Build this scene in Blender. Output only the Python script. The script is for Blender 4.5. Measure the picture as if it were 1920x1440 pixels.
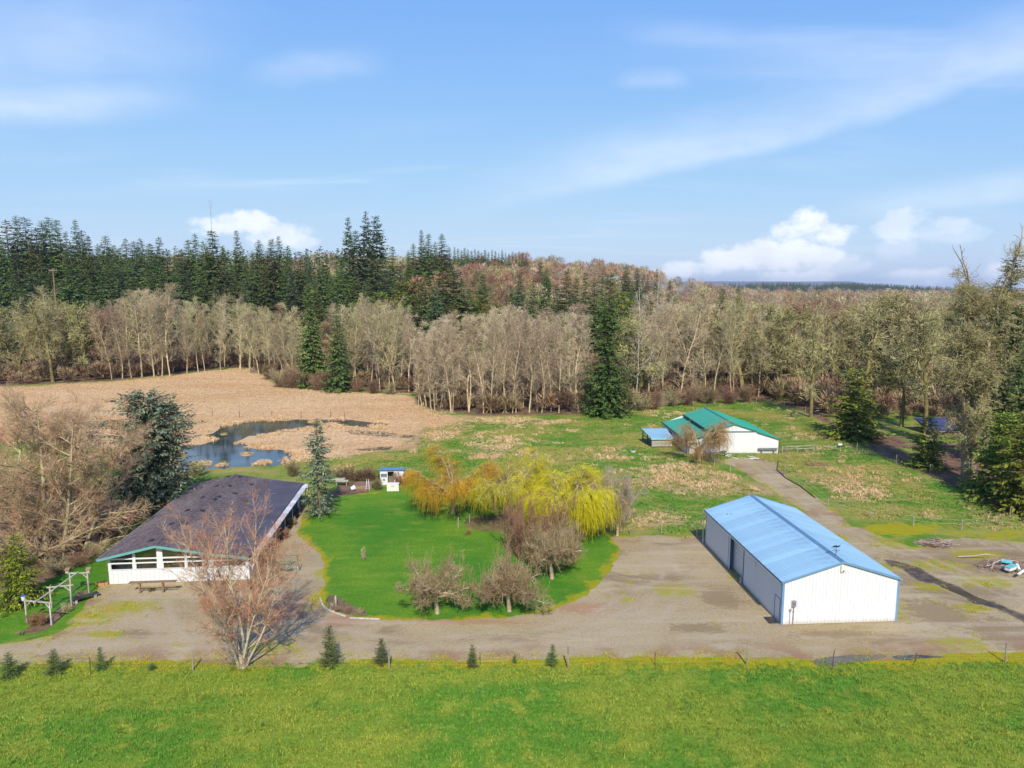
import bpy, math, random
import numpy as np
from math import sin, cos, tan, atan2, radians, sqrt, pi, exp
from mathutils import Vector, Matrix
from mathutils.geometry import delaunay_2d_cdt

for o in list(bpy.data.objects):
    bpy.data.objects.remove(o)
SC = bpy.context.scene
COL = SC.collection

# ------------------------------------------------------------------ camera
FPX, PITCH, CAMH = 1331.0, radians(7.7), 28.0
cam = bpy.data.cameras.new('camera')
cam.sensor_width = 36.0
cam.lens = FPX / 1920.0 * 36.0
cam.clip_start, cam.clip_end = 0.5, 60000.0
camo = bpy.data.objects.new('camera', cam)
camo.location = (0, 0, CAMH)
camo.rotation_euler = (pi / 2 - PITCH, 0, 0)
COL.objects.link(camo)
SC.camera = camo

# ------------------------------------------------------------------ light
SUN_EL, SUN_AZ = radians(43), radians(-4.9)      # SUN_AZ: heading the light travels, from +Y towards +X
sun = bpy.data.lights.new('sun', 'SUN')
sun.energy = 4.4
sun.angle = radians(0.53)
sun.color = (1.0, 0.94, 0.84)
suno = bpy.data.objects.new('sun', sun)
trav = Vector((sin(SUN_AZ) * cos(SUN_EL), cos(SUN_AZ) * cos(SUN_EL), -sin(SUN_EL)))
suno.rotation_euler = trav.to_track_quat('-Z', 'Y').to_euler()
suno.location = (0, -50, 200)
COL.objects.link(suno)

SC.view_settings.view_transform = 'Standard'
SC.view_settings.look = 'None'
SC.view_settings.gamma = 1.0
SC.view_settings.exposure = 0.42
SC.view_settings.use_curve_mapping = False
SC.render.engine = 'CYCLES'
SC.cycles.max_bounces = 5
SC.cycles.diffuse_bounces = 2
SC.cycles.glossy_bounces = 3
SC.cycles.transmission_bounces = 4
SC.cycles.transparent_max_bounces = 6
SC.cycles.volume_bounces = 0
SC.cycles.use_denoising = True
SC.cycles.caustics_reflective = False
SC.cycles.caustics_refractive = False


def ray(px, py):
    x = (px - 960) / FPX
    y = (720 - py) / FPX
    return (x, cos(PITCH) + y * sin(PITCH), -sin(PITCH) + y * cos(PITCH))


def G(px, py, z=0.0):
    """ground point (at height z) that the photograph shows at pixel (px, py) of 1920x1440"""
    d = ray(px, py)
    t = (z - CAMH) / d[2]
    return (d[0] * t, d[1] * t)


def at(px, py, D):
    d = ray(px, py)
    t = D / d[1]
    return (d[0] * t, CAMH + d[2] * t)


def azel(px, py):
    d = ray(px, py)
    return atan2(d[0], d[1]), atan2(d[2], sqrt(d[0] ** 2 + d[1] ** 2))


# ------------------------------------------------------------------ node helper
class NB:
    def __init__(s, tree):
        s.t = tree

    def node(s, typ, ins=None, **props):
        n = s.t.nodes.new(typ)
        for k, v in props.items():
            setattr(n, k, v)
        for k, v in (ins or {}).items():
            s.set(n, k, v)
        return n

    def set(s, n, k, v):
        sock = n.inputs[k]
        if hasattr(v, 'is_output') or isinstance(v, bpy.types.NodeSocket):
            s.t.links.new(v, sock)
        else:
            if isinstance(v, (tuple, list)) and len(v) == 3 and sock.type == 'RGBA':
                v = (*v, 1)
            sock.default_value = v

    def math(s, op, a, b=0.0, c=0.0, clamp=False):
        n = s.node('ShaderNodeMath', operation=op, use_clamp=clamp)
        s.set(n, 0, a)
        s.set(n, 1, b)
        if op in ('MULTIPLY_ADD', 'SMOOTH_MIN', 'SMOOTH_MAX', 'WRAP', 'COMPARE'):
            s.set(n, 2, c)
        return n.outputs[0]

    def sstep(s, v, a, b, to0=0.0, to1=1.0, typ='SMOOTHSTEP'):
        n = s.node('ShaderNodeMapRange', interpolation_type=typ)
        for k, q in zip((0, 1, 2, 3, 4), (v, a, b, to0, to1)):
            s.set(n, k, q)
        return n.outputs[0]

    def mix(s, f, a, b, blend='MIX'):
        n = s.node('ShaderNodeMix', data_type='RGBA', blend_type=blend)
        s.set(n, 0, f)
        s.set(n, 6, a)
        s.set(n, 7, b)
        return n.outputs[2]

    def noise(s, vec, scale, detail=4.0, rough=0.55, dist=0.0):
        n = s.node('ShaderNodeTexNoise')
        if vec is not None:
            s.set(n, 'Vector', vec)
        n.inputs['Scale'].default_value = scale
        n.inputs['Detail'].default_value = detail
        n.inputs['Roughness'].default_value = rough
        n.inputs['Distortion'].default_value = dist
        return n.outputs['Fac']

    def mapping(s, vec, scale=(1, 1, 1), rot=(0, 0, 0), loc=(0, 0, 0)):
        n = s.node('ShaderNodeMapping')
        s.set(n, 'Vector', vec)
        n.inputs['Scale'].default_value = scale
        n.inputs['Rotation'].default_value = rot
        n.inputs['Location'].default_value = loc
        return n.outputs[0]

    def pos(s):
        return s.node('ShaderNodeNewGeometry').outputs['Position']

    def island(s):
        return s.node('ShaderNodeNewGeometry').outputs['Random Per Island']

    def objrand(s):
        return s.node('ShaderNodeObjectInfo').outputs['Random']

    def objco(s):
        return s.node('ShaderNodeTexCoord').outputs['Object']

    def attr(s, name):
        return s.node('ShaderNodeAttribute', attribute_name=name).outputs['Fac']

    def hsv(s, col, h=0.5, sat=1.0, v=1.0):
        n = s.node('ShaderNodeHueSaturation')
        s.set(n, 'Hue', h)
        s.set(n, 'Saturation', sat)
        s.set(n, 'Value', v)
        s.set(n, 'Color', col)
        return n.outputs[0]

    def bump(s, height, strength=0.5, dist=0.05):
        n = s.node('ShaderNodeBump')
        n.inputs['Strength'].default_value = strength
        n.inputs['Distance'].default_value = dist
        s.set(n, 'Height', height)
        return n.outputs[0]


def new_mat(name, rough=0.8, spec=0.3):
    m = bpy.data.materials.new(name)
    m.use_nodes = True
    nb = NB(m.node_tree)
    p = m.node_tree.nodes['Principled BSDF']
    p.inputs['Roughness'].default_value = rough
    p.inputs['Specular IOR Level'].default_value = spec
    return m, nb, p


def simple(name, c1, c2, scale=1.0, rough=0.8, spec=0.3, objv=0.0, islv=0.0, bump=0.0, bscale=None,
           detail=5.0, metal=0.0, world=False, c3=None, hue=0.0):
    m, nb, p = new_mat(name, rough, spec)
    vec = nb.pos() if world else nb.objco()
    f = nb.sstep(nb.noise(vec, scale, detail), 0.32, 0.68)
    col = nb.mix(f, c1, c2)
    if c3:
        f3 = nb.sstep(nb.noise(vec, scale * 3.7, 3), 0.52, 0.68)
        col = nb.mix(f3, col, c3)
    v = None
    if objv:
        v = nb.sstep(nb.objrand(), 0, 1, 1 - objv, 1 + objv, 'LINEAR')
    if islv:
        v2 = nb.sstep(nb.island(), 0, 1, 1 - islv, 1 + islv, 'LINEAR')
        v = v2 if v is None else nb.math('MULTIPLY', v, v2)
    if v is not None:
        h = 0.5
        if hue:
            h = nb.sstep(nb.objrand(), 0, 1, 0.5 - hue, 0.5 + hue, 'LINEAR')
        col = nb.hsv(col, h, 1.0, v)
    nb.set(p, 'Base Color', col)
    p.inputs['Metallic'].default_value = metal
    if bump:
        nb.set(p, 'Normal', nb.bump(nb.noise(vec, bscale or scale * 6, 3), bump, 0.03))
    return m


# ------------------------------------------------------------------ world
world = bpy.data.worlds.new('World')
SC.world = world
world.use_nodes = True
wt = world.node_tree
for n in list(wt.nodes):
    wt.nodes.remove(n)
wb = NB(wt)
sky = wb.node('ShaderNodeTexSky', sky_type='NISHITA')
sky.sun_disc = False
sky.sun_elevation = SUN_EL
sky.sun_rotation = pi + SUN_AZ
sky.altitude = 100
sky.air_density = 1.0
sky.dust_density = 0.15
sky.ozone_density = 3.5
gen = wb.node('ShaderNodeTexCoord').outputs['Generated']
sx = wb.node('ShaderNodeSeparateXYZ', {0: gen})
X, Y, Z = sx.outputs
AZ = wb.math('ARCTAN2', X, Y)
EL = wb.math('ARCSINE', Z)
ae = wb.node('ShaderNodeCombineXYZ', {0: AZ, 1: EL}).outputs[0]
zz = wb.math('ADD', wb.math('MAXIMUM', Z, 0.0), 0.10)
pl = wb.node('ShaderNodeCombineXYZ', {0: wb.math('DIVIDE', X, zz), 1: wb.math('DIVIDE', Y, zz)}).outputs[0]
wisp = wb.noise(wb.mapping(pl, (0.55, 1.9, 1), (0, 0, radians(-14))), 0.75, 7, 0.55, 0.6)
veil = wb.noise(wb.mapping(pl, (0.5, 0.9, 1), (0, 0, radians(10)), (3.3, 1.2, 0)), 0.5, 3, 0.5)
cir = wb.math('MULTIPLY', wb.sstep(wisp, 0.47, 0.80), wb.sstep(veil, 0.36, 0.66))
cir = wb.math('MULTIPLY', cir, 0.38)
# long thin bands of cirrus
def band(p0, p1, w0, w1, amp, azlo, azhi, fade, wob=0.02, wsc=5.0):
    a0, e0 = azel(*p0)
    a1, e1 = azel(*p1)
    k = (e1 - e0) / (a1 - a0)
    n1 = wb.noise(wb.mapping(ae, (1, 1.6, 1)), wsc, 5, 0.5)
    line = wb.math('ADD', wb.math('MULTIPLY_ADD', AZ, k, e0 - k * a0), wb.math('MULTIPLY', wb.math('SUBTRACT', n1, 0.5), wob * 2))
    d = wb.math('SUBTRACT', EL, line)
    up = wb.sstep(d, 0.0, w1, 1, 0)
    dn = wb.sstep(d, -w0, 0.0, 0, 1)
    f = wb.math('MULTIPLY', up, dn)
    f = wb.math('MULTIPLY', f, wb.sstep(AZ, azlo, azlo + fade))
    f = wb.math('MULTIPLY', f, wb.sstep(AZ, azhi - fade, azhi, 1, 0))
    n2 = wb.noise(wb.mapping(ae, (2.2, 9, 1), (0, 0, radians(-12))), 2.0, 5, 0.6)
    return wb.math('MULTIPLY', wb.math('MULTIPLY', f, wb.sstep(n2, 0.2, 0.75, 0.45, 1.0)), amp)
cl = cir
for b in (((880, 385), (1920, 125), 0.022, 0.085, 0.40, azel(760, 380)[0], 1.2, 0.35, 0.022, 4.0),
          ((0, 205), (350, 190), 0.03, 0.045, 0.42, -1.0, azel(430, 200)[0], 0.16, 0.012, 5.0),
          ((0, 120), (300, 80), 0.06, 0.12, 0.30, -1.2, azel(560, 100)[0], 0.30, 0.03, 3.0),
          ((1600, 395), (1920, 355), 0.02, 0.035, 0.42, azel(1500, 400)[0], 1.0, 0.2, 0.008, 5.0),
          ((470, 130), (690, 125), 0.025, 0.03, 0.25, azel(420, 130)[0], azel(760, 130)[0], 0.1, 0.02, 6.0),
          ((1160, 155), (1300, 150), 0.014, 0.024, 0.2, azel(1130, 150)[0], azel(1320, 150)[0], 0.05, 0.01, 9.0),
          ((1160, 60), (1450, 85), 0.02, 0.03, 0.18, azel(1100, 60)[0], azel(1560, 70)[0], 0.14, 0.01, 5.0)):
    cl = wb.math('MAXIMUM', cl, band(*b))
# heaped clouds low over the horizon
puffs = [(1245, 514, 70, 10, 1), (1300, 503, 62, 17, 1), (1355, 490, 58, 24, 1), (1405, 481, 52, 29, 1), (1445, 470, 48, 33, 1), (1482, 453, 44, 36, 1), (1516, 426, 36, 32, 1), (1552, 441, 44, 22, .95),
         (1495, 482, 75, 34, .95), (1560, 500, 60, 22, .55), (1490, 520, 85, 16, 1), (1690, 422, 42, 34, .62), (1740, 432, 40, 22, .35), (1782, 424, 34, 20, .5), (1800, 440, 40, 16, .3), (1690, 462, 40, 24, .3), (1725, 520, 70, 16, .85),
         (430, 424, 60, 22, .85), (475, 422, 44, 24, .95), (520, 440, 70, 24, .8), (560, 452, 40, 16, .55), (1905, 512, 50, 20, .9), (2100, 480, 130, 60, .9), (-160, 470, 140, 50, .9), (2400, 500, 160, 50, .9)]
pn = wb.noise(wb.mapping(ae, (1, 1.25, 1)), 30.0, 8, 0.62)
pn2 = wb.math('MULTIPLY', wb.math('SUBTRACT', pn, 0.5), 3.0)
pf = None
for (px, py, rx, ry, am) in puffs:
    a0, e0 = azel(px, py)
    kx, ky = FPX / rx * 0.9, FPX / ry * 0.9
    dx = wb.math('MULTIPLY', wb.math('SUBTRACT', AZ, a0), kx)
    dy = wb.math('MULTIPLY', wb.math('SUBTRACT', EL, e0), ky)
    r2 = wb.math('ADD', wb.math('MULTIPLY', dx, dx), wb.math('MULTIPLY', dy, dy))
    f = wb.sstep(wb.math('ADD', wb.math('SUBTRACT', 1.0, r2), pn2), 0.0, 0.95, 0, am)
    pf = f if pf is None else wb.math('MAXIMUM', pf, f)
cl = wb.math('MAXIMUM', cl, wb.math('MULTIPLY', pf, 0.92))
# the photograph's soft contrast: each channel of the sky eased towards its bright end
sc3 = wb.node('ShaderNodeSeparateColor', {0: sky.outputs[0]})
eas = [wb.math('DIVIDE', wb.math('MULTIPLY', sc3.outputs[i], a), wb.math('MULTIPLY_ADD', sc3.outputs[i], b, 1.0)) for i, (a, b) in enumerate(((1.24, .154), (1.99, .256), (15.9, 2.3)))]
skyc = wb.node('ShaderNodeCombineColor', {0: eas[0], 1: eas[1], 2: eas[2]}).outputs[0]
shade = wb.sstep(wb.noise(wb.mapping(ae, (1, 1.5, 1), (0, 0, 0), (0.01, -0.012, 0)), 22.0, 4, 0.5), 0.35, 0.6, 0.9, 1.0)
ccol = wb.node('ShaderNodeMix', {0: 1.0, 6: (7.6, 7.9, 8.4, 1)}, data_type='RGBA', blend_type='MULTIPLY')
wb.set(ccol, 7, shade)
final = wb.mix(cl, skyc, ccol.outputs[2])
bg = wb.node('ShaderNodeBackground', {0: final, 1: 0.112})
wo = wb.node('ShaderNodeOutputWorld', {0: bg.outputs[0]})


# ------------------------------------------------------------------ mesh + object helpers
def np_mesh(name, V, F, mats=(), smooth=False, mi=None, attrs=None):
    """V (n,3); F list of arrays (m,k) of equal k each"""
    me = bpy.data.meshes.new(name)
    V = np.asarray(V, dtype=np.float32)
    if not isinstance(F, list):
        F = [F]
    F = [np.asarray(f, dtype=np.int32) for f in F if len(f)]
    nl = sum(f.size for f in F)
    npoly = sum(len(f) for f in F)
    me.vertices.add(len(V))
    me.vertices.foreach_set('co', V.ravel())
    me.loops.add(nl)
    me.loops.foreach_set('vertex_index', np.concatenate([f.ravel() for f in F]))
    me.polygons.add(npoly)
    tot = np.concatenate([np.full(len(f), f.shape[1], dtype=np.int32) for f in F])
    st = np.concatenate([[0], np.cumsum(tot)[:-1]]).astype(np.int32)
    me.polygons.foreach_set('loop_start', st)
    me.polygons.foreach_set('loop_total', tot)
    if smooth:
        me.polygons.foreach_set('use_smooth', np.ones(npoly, dtype=bool))
    for m in mats:
        me.materials.append(m)
    if mi is not None:
        me.polygons.foreach_set('material_index', np.asarray(mi, dtype=np.int32))
    for k, a in (attrs or {}).items():
        at_ = me.attributes.new(k, 'FLOAT', 'POINT')
        at_.data.foreach_set('value', np.asarray(a, dtype=np.float32))
    me.update(calc_edges=True)
    return me


def link(name, data, parent=None, loc=None, rotz=None, scale=None):
    o = bpy.data.objects.new(name, data)
    COL.objects.link(o)
    if parent is not None:
        o.parent = parent
    if loc is not None:
        o.location = loc
    if rotz is not None:
        o.rotation_euler = (0, 0, rotz)
    if scale is not None:
        o.scale = scale
    return o


def tag(o, label=None, cat=None, group=None, kind=None):
    if label:
        o['label'] = label
    if cat:
        o['category'] = cat
    if group:
        o['group'] = group
    if kind:
        o['kind'] = kind
    return o


def thing(name, label, cat, loc=(0, 0, 0), rotz=0.0, group=None, scale=None):
    o = link(name, None, None, loc, rotz, scale)
    o.empty_display_size = 0.3
    return tag(o, label, cat, group)


class MB:
    """collects boxes, bars, tubes and polygons; build() links them as one mesh object"""

    def __init__(s):
        s.v, s.f = [], []

    def add(s, vs, fs):
        b = len(s.v)
        s.v.extend(vs)
        s.f.extend([tuple(i + b for i in f) for f in fs])
        return s

    def box(s, x0, y0, z0, x1, y1, z1):
        v = [(x0, y0, z0), (x1, y0, z0), (x1, y1, z0), (x0, y1, z0), (x0, y0, z1), (x1, y0, z1), (x1, y1, z1), (x0, y1, z1)]
        return s.add(v, [(0, 3, 2, 1), (4, 5, 6, 7), (0, 1, 5, 4), (1, 2, 6, 5), (2, 3, 7, 6), (3, 0, 4, 7)])

    def bar(s, a, b, w, h, up=(0, 0, 1)):
        a, b = Vector(a), Vector(b)
        d = (b - a).normalized()
        u = Vector(up)
        if abs(d.dot(u)) > 0.98:
            u = Vector((0, 1, 0))
        r = d.cross(u).normalized()
        u = r.cross(d).normalized()
        vs = []
        for p in (a, b):
            for (i, j) in ((-1, -1), (1, -1), (1, 1), (-1, 1)):
                vs.append(tuple(p + r * (i * w / 2) + u * (j * h / 2)))
        return s.add(vs, [(3, 2, 1, 0), (4, 5, 6, 7), (0, 1, 5, 4), (1, 2, 6, 5), (2, 3, 7, 6), (3, 0, 4, 7)])

    def tube(s, a, b, r0, r1=None, n=6, caps=True):
        r1 = r0 if r1 is None else r1
        a, b = Vector(a), Vector(b)
        d = (b - a).normalized()
        u = Vector((0, 0, 1)) if abs(d.z) < 0.9 else Vector((1, 0, 0))
        r = d.cross(u).normalized()
        u = r.cross(d)
        vs = []
        for p, q in ((a, r0), (b, r1)):
            for i in range(n):
                t = 2 * pi * i / n
                vs.append(tuple(p + r * (q * cos(t)) + u * (q * sin(t))))
        fs = [(i, (i + 1) % n, n + (i + 1) % n, n + i) for i in range(n)]
        if caps:
            fs += [tuple(range(n - 1, -1, -1)), tuple(range(n, 2 * n))]
        return s.add(vs, fs)

    def poly(s, pts):
        return s.add([tuple(p) for p in pts], [tuple(range(len(pts)))])

    def slab(s, pts, th, axis=(0, 0, -1)):
        """polygon pts (top side) with thickness th along axis"""
        n = len(pts)
        ax = Vector(axis) * th
        vs = [tuple(Vector(p)) for p in pts] + [tuple(Vector(p) + ax) for p in pts]
        fs = [tuple(range(n)), tuple(range(2 * n - 1, n - 1, -1))]
        fs += [(i, n + i, n + (i + 1) % n, (i + 1) % n) for i in range(n)]
        return s.add(vs, fs)

    def mesh(s, name, m):
        me = bpy.data.meshes.new(name)
        me.from_pydata(s.v, [], s.f)
        me.materials.append(m)
        me.update()
        return me

    def build(s, name, m, parent=None, loc=None, rotz=None):
        return link(name, s.mesh(name, m), parent, loc, rotz)


# ------------------------------------------------------------------ numpy noise
def _hash(ix, iy, seed):
    n = (ix.astype(np.int64) * 374761393 + iy.astype(np.int64) * 668265263 + seed * 1442695041) & 0xFFFFFFFF
    n = ((n ^ (n >> 13)) * 1274126177) & 0xFFFFFFFF
    return ((n ^ (n >> 16)) & 0xFFFF) / 65535.0


def vnoise(x, y, seed=0):
    x, y = np.asarray(x, float), np.asarray(y, float)
    ix, iy = np.floor(x), np.floor(y)
    fx, fy = x - ix, y - iy
    fx, fy = fx * fx * (3 - 2 * fx), fy * fy * (3 - 2 * fy)
    a = _hash(ix, iy, seed)
    b = _hash(ix + 1, iy, seed)
    c = _hash(ix, iy + 1, seed)
    d = _hash(ix + 1, iy + 1, seed)
    return (a * (1 - fx) + b * fx) * (1 - fy) + (c * (1 - fx) + d * fx) * fy


def fbm(x, y, seed=0, o=4):
    s, a, t = 0, 0.5, 0
    for i in range(o):
        s = s + a * vnoise(np.asarray(x) * 2 ** i, np.asarray(y) * 2 ** i, seed + i * 7)
        t += a
        a *= 0.5
    return s / t


def S(t):
    t = np.clip(t, 0, 1)
    return t * t * (3 - 2 * t)


# ------------------------------------------------------------------ terrain height
def terr(x, y):
    x, y = np.asarray(x, float), np.asarray(y, float)
    up = 25 * S((y - 258) / 130) + 13 * S((y - 360) / 330)
    xb = 55 + (y - 300) * 0.45
    w = 0.2 * np.maximum(y, 0) + 40
    h = up * S((xb - x) / w) * (1 - S((y - 950) / 500))
    h = h + S((y - 300) / 150) * (fbm(x / 60, y / 60, 5) - 0.5) * 5 * (1 - S((y - 1200) / 600))
    h = h + 24 * np.exp(-((y - 2700) / 420) ** 2) * S((x - 200) / 700) * (1 - 0.75 * S((x - 1150) / 500))
    ridge = 122 + 62 * fbm(x / 1900, y * 0 + 3.3, 11, 3)
    h = h + ridge * np.exp(-((y - 12500) / 1500) ** 2)
    return h


def tz(x, y):
    return float(terr(x, y))

# ------------------------------------------------------------------ ground materials
def field_colour(nb, vec):
    """green meadow grass with yellowish and dark patches"""
    big = nb.noise(nb.mapping(vec, (0.8, 1.3, 1)), 0.10, 4, 0.55, 0.4)
    mid = nb.noise(vec, 0.55, 5, 0.6, 0.3)
    fine = nb.noise(nb.mapping(vec, (1, 0.8, 1)), 3.2, 4, 0.65)
    c = nb.mix(nb.sstep(big, 0.40, 0.58), (0.078, 0.180, 0.016), (0.165, 0.215, 0.022))
    c = nb.mix(nb.sstep(mid, 0.48, 0.68, 0, 0.7), c, (0.230, 0.248, 0.030))
    c = nb.mix(nb.sstep(mid, 0.30, 0.44, 0.6, 0), c, (0.070, 0.150, 0.016))
    c = nb.mix(nb.sstep(fine, 0.53, 0.74, 0, 0.5), c, (0.290, 0.280, 0.055))
    c = nb.mix(nb.sstep(fine, 0.28, 0.46, 0.5, 0), c, (0.030, 0.085, 0.010))
    return c


def lawn_colour(nb, vec):
    big = nb.noise(vec, 0.085, 3, 0.5, 0.4)
    mid = nb.noise(nb.mapping(vec, (0.45, 1.4, 1)), 0.55, 5, 0.6)
    fine = nb.noise(vec, 4.0, 3, 0.6)
    c = nb.mix(nb.sstep(big, 0.38, 0.66), (0.052, 0.160, 0.012), (0.100, 0.200, 0.014))
    c = nb.mix(nb.sstep(mid, 0.50, 0.70, 0, 0.65), c, (0.155, 0.215, 0.022))
    c = nb.mix(nb.sstep(mid, 0.28, 0.45, 0.5, 0), c, (0.036, 0.125, 0.010))
    c = nb.mix(nb.sstep(fine, 0.30, 0.5, 0.35, 0), c, (0.014, 0.070, 0.005))
    return c


def pasture_colour(nb, vec, tan_w):
    big = nb.noise(vec, 0.07, 4, 0.6, 0.5)
    mid = nb.noise(nb.mapping(vec, (0.7, 1.1, 1)), 0.36, 5, 0.62, 0.5)
    fine = nb.noise(vec, 2.6, 5, 0.7)
    c = nb.mix(nb.sstep(big, 0.42, 0.60), (0.085, 0.180, 0.016), (0.215, 0.215, 0.040))
    c = nb.mix(nb.sstep(mid, 0.47, 0.66, 0, 0.65), c, (0.300, 0.230, 0.080))
    c = nb.mix(nb.sstep(mid, 0.30, 0.44, 0.7, 0), c, (0.060, 0.140, 0.018))
    t = nb.math('ADD', tan_w, nb.math('MULTIPLY', nb.math('SUBTRACT', fine, 0.5), 0.9))
    tanc = nb.mix(nb.sstep(fine, 0.35, 0.65), (0.290, 0.180, 0.085), (0.420, 0.285, 0.150))
    c = nb.mix(nb.sstep(t, 0.35, 0.75, 0, 0.9), c, tanc)
    c = nb.mix(nb.sstep(fine, 0.28, 0.45, 0.45, 0), c, (0.060, 0.070, 0.022))
    return c


def tan_colour(nb, vec):
    big = nb.noise(nb.mapping(vec, (0.5, 1.2, 1)), 0.06, 4, 0.6, 0.6)
    mid = nb.noise(nb.mapping(vec, (0.4, 1.3, 1)), 0.35, 5, 0.65, 0.6)
    fine = nb.noise(vec, 2.2, 4, 0.7)
    c = nb.mix(nb.sstep(big, 0.36, 0.64), (0.480, 0.305, 0.150), (0.530, 0.365, 0.200))
    c = nb.mix(nb.sstep(mid, 0.52, 0.74, 0, 0.6), c, (0.500, 0.355, 0.205))
    c = nb.mix(nb.sstep(mid, 0.28, 0.46, 0.5, 0), c, (0.400, 0.255, 0.115))
    c = nb.mix(nb.sstep(fine, 0.30, 0.5, 0.25, 0), c, (0.280, 0.180, 0.080))
    return c


def moss_colour(nb, vec):
    a = nb.noise(vec, 0.9, 4, 0.65, 0.4)
    b = nb.noise(vec, 5.0, 4, 0.7)
    c = nb.mix(nb.sstep(a, 0.38, 0.62), (0.300, 0.235, 0.010), (0.240, 0.260, 0.010))
    c = nb.mix(nb.sstep(b, 0.5, 0.72, 0, 0.7), c, (0.150, 0.085, 0.020))
    return nb.mix(nb.sstep(b, 0.3, 0.46, 0.5, 0), c, (0.085, 0.090, 0.010))


def gravel_colour(nb, vec):
    big = nb.noise(nb.mapping(vec, (0.6, 1.2, 1)), 0.10, 4, 0.6, 0.6)
    mid = nb.noise(nb.mapping(vec, (0.5, 1.3, 1)), 0.5, 5, 0.6, 0.5)
    fine = nb.noise(vec, 9.0, 4, 0.75)
    cob = nb.noise(vec, 3.6, 5, 0.75)
    vf = nb.noise(vec, 26.0, 2, 0.6)
    c = nb.mix(nb.sstep(big, 0.36, 0.64), (0.290, 0.222, 0.115), (0.350, 0.278, 0.158))
    c = nb.mix(nb.sstep(mid, 0.52, 0.76, 0, 0.6), c, (0.230, 0.160, 0.085))
    c = nb.mix(nb.sstep(mid, 0.26, 0.44, 0.5, 0), c, (0.370, 0.310, 0.215))
    c = nb.mix(nb.sstep(fine, 0.52, 0.68, 0, 0.75), c, (0.520, 0.410, 0.265))
    c = nb.mix(nb.sstep(fine, 0.28, 0.46, 0.65, 0), c, (0.130, 0.095, 0.068))
    c = nb.mix(nb.sstep(cob, 0.54, 0.68, 0, 0.6), c, (0.450, 0.355, 0.235))
    c = nb.mix(nb.sstep(cob, 0.32, 0.46, 0.6, 0), c, (0.165, 0.118, 0.068))
    c = nb.mix(nb.sstep(vf, 0.30, 0.48, 0.4, 0), c, (0.120, 0.090, 0.070))
    return c


def duff_colour(nb, vec):
    a = nb.noise(vec, 0.5, 5, 0.65, 0.4)
    b = nb.noise(vec, 4.0, 4, 0.7)
    c = nb.mix(nb.sstep(a, 0.35, 0.65), (0.105, 0.062, 0.040), (0.200, 0.125, 0.075))
    c = nb.mix(nb.sstep(b, 0.52, 0.7, 0, 0.6), c, (0.290, 0.190, 0.115))
    return nb.mix(nb.sstep(b, 0.3, 0.45, 0.6, 0), c, (0.045, 0.030, 0.018))


def mat_ground():
    m, nb, p = new_mat('ground_soil_and_grass', 0.95, 0.1)
    v = nb.pos()
    wob = nb.math('MULTIPLY', nb.math('SUBTRACT', nb.noise(v, 1.1, 5, 0.65), 0.5), 0.9)
    def w(name, k=1.0, lo=0.38, hi=0.62):
        return nb.sstep(nb.math('ADD', nb.attr(name), nb.math('MULTIPLY', wob, k)), lo, hi)
    c = pasture_colour(nb, v, nb.attr('tan'))
    c = nb.mix(w('lush'), c, field_colour(nb, v))
    c = nb.mix(w('green'), c, lawn_colour(nb, v))
    c = nb.mix(w('duff'), c, duff_colour(nb, v))
    c = nb.mix(w('moss', 1.3), c, moss_colour(nb, v))
    far = nb.attr('far')
    farc = nb.mix(nb.sstep(nb.noise(v, 0.006, 5, 0.6), 0.42, 0.6), (0.165, 0.095, 0.065), (0.060, 0.075, 0.045))
    c = nb.mix(far, c, farc)
    nb.set(p, 'Base Color', c)
    h = nb.math('ADD', nb.noise(v, 2.2, 5, 0.7), nb.math('MULTIPLY', nb.noise(v, 0.5, 3), 2.0))
    nb.set(p, 'Normal', nb.bump(h, 0.7, 0.16))
    return m


def mat_sheet(name, colour, edge_lo=0.0, edge_hi=0.0, edge_col=None, bump=0.5, bdist=0.05, bscale=6.0, rough=0.95, extra=None):
    m, nb, p = new_mat(name, rough, 0.12)
    v = nb.pos()
    c = colour(nb, v)
    if edge_col is not None:
        e = nb.math('ADD', nb.attr('edge'), nb.math('MULTIPLY', nb.math('SUBTRACT', nb.noise(v, 0.30, 6, 0.7), 0.46), edge_hi * 5.0))
        c = nb.mix(nb.sstep(e, edge_lo, edge_hi, 1, 0), c, edge_col(nb, v))
    if extra:
        c = extra(nb, v, c)
    nb.set(p, 'Base Color', c)
    nb.set(p, 'Normal', nb.bump(nb.noise(v, bscale, 4, 0.7), bump, bdist))
    return m


# ------------------------------------------------------------------ polygons on the ground
def PX(pts):
    return [G(*p) for p in pts]


def chaikin(P, n=2):
    for _ in range(n):
        Q = []
        for i in range(len(P)):
            a, b = P[i], P[(i + 1) % len(P)]
            Q.append((a[0] * .75 + b[0] * .25, a[1] * .75 + b[1] * .25))
            Q.append((a[0] * .25 + b[0] * .75, a[1] * .25 + b[1] * .75))
        P = Q
    return P


def poly_sd(x, y, P):
    x, y = np.asarray(x, float), np.asarray(y, float)
    d2 = np.full(x.shape, 1e18)
    ins = np.zeros(x.shape, bool)
    n = len(P)
    for i in range(n):
        ax, ay = P[i]
        bx, by = P[(i + 1) % n]
        ex, ey = bx - ax, by - ay
        L = ex * ex + ey * ey + 1e-12
        t = np.clip(((x - ax) * ex + (y - ay) * ey) / L, 0, 1)
        d2 = np.minimum(d2, (x - ax - t * ex) ** 2 + (y - ay - t * ey) ** 2)
        if ay != by:
            c = ((ay > y) != (by > y)) & (x < (bx - ax) * (y - ay) / (by - ay) + ax)
            ins ^= c
    d = np.sqrt(d2)
    return np.where(ins, d, -d)


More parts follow.
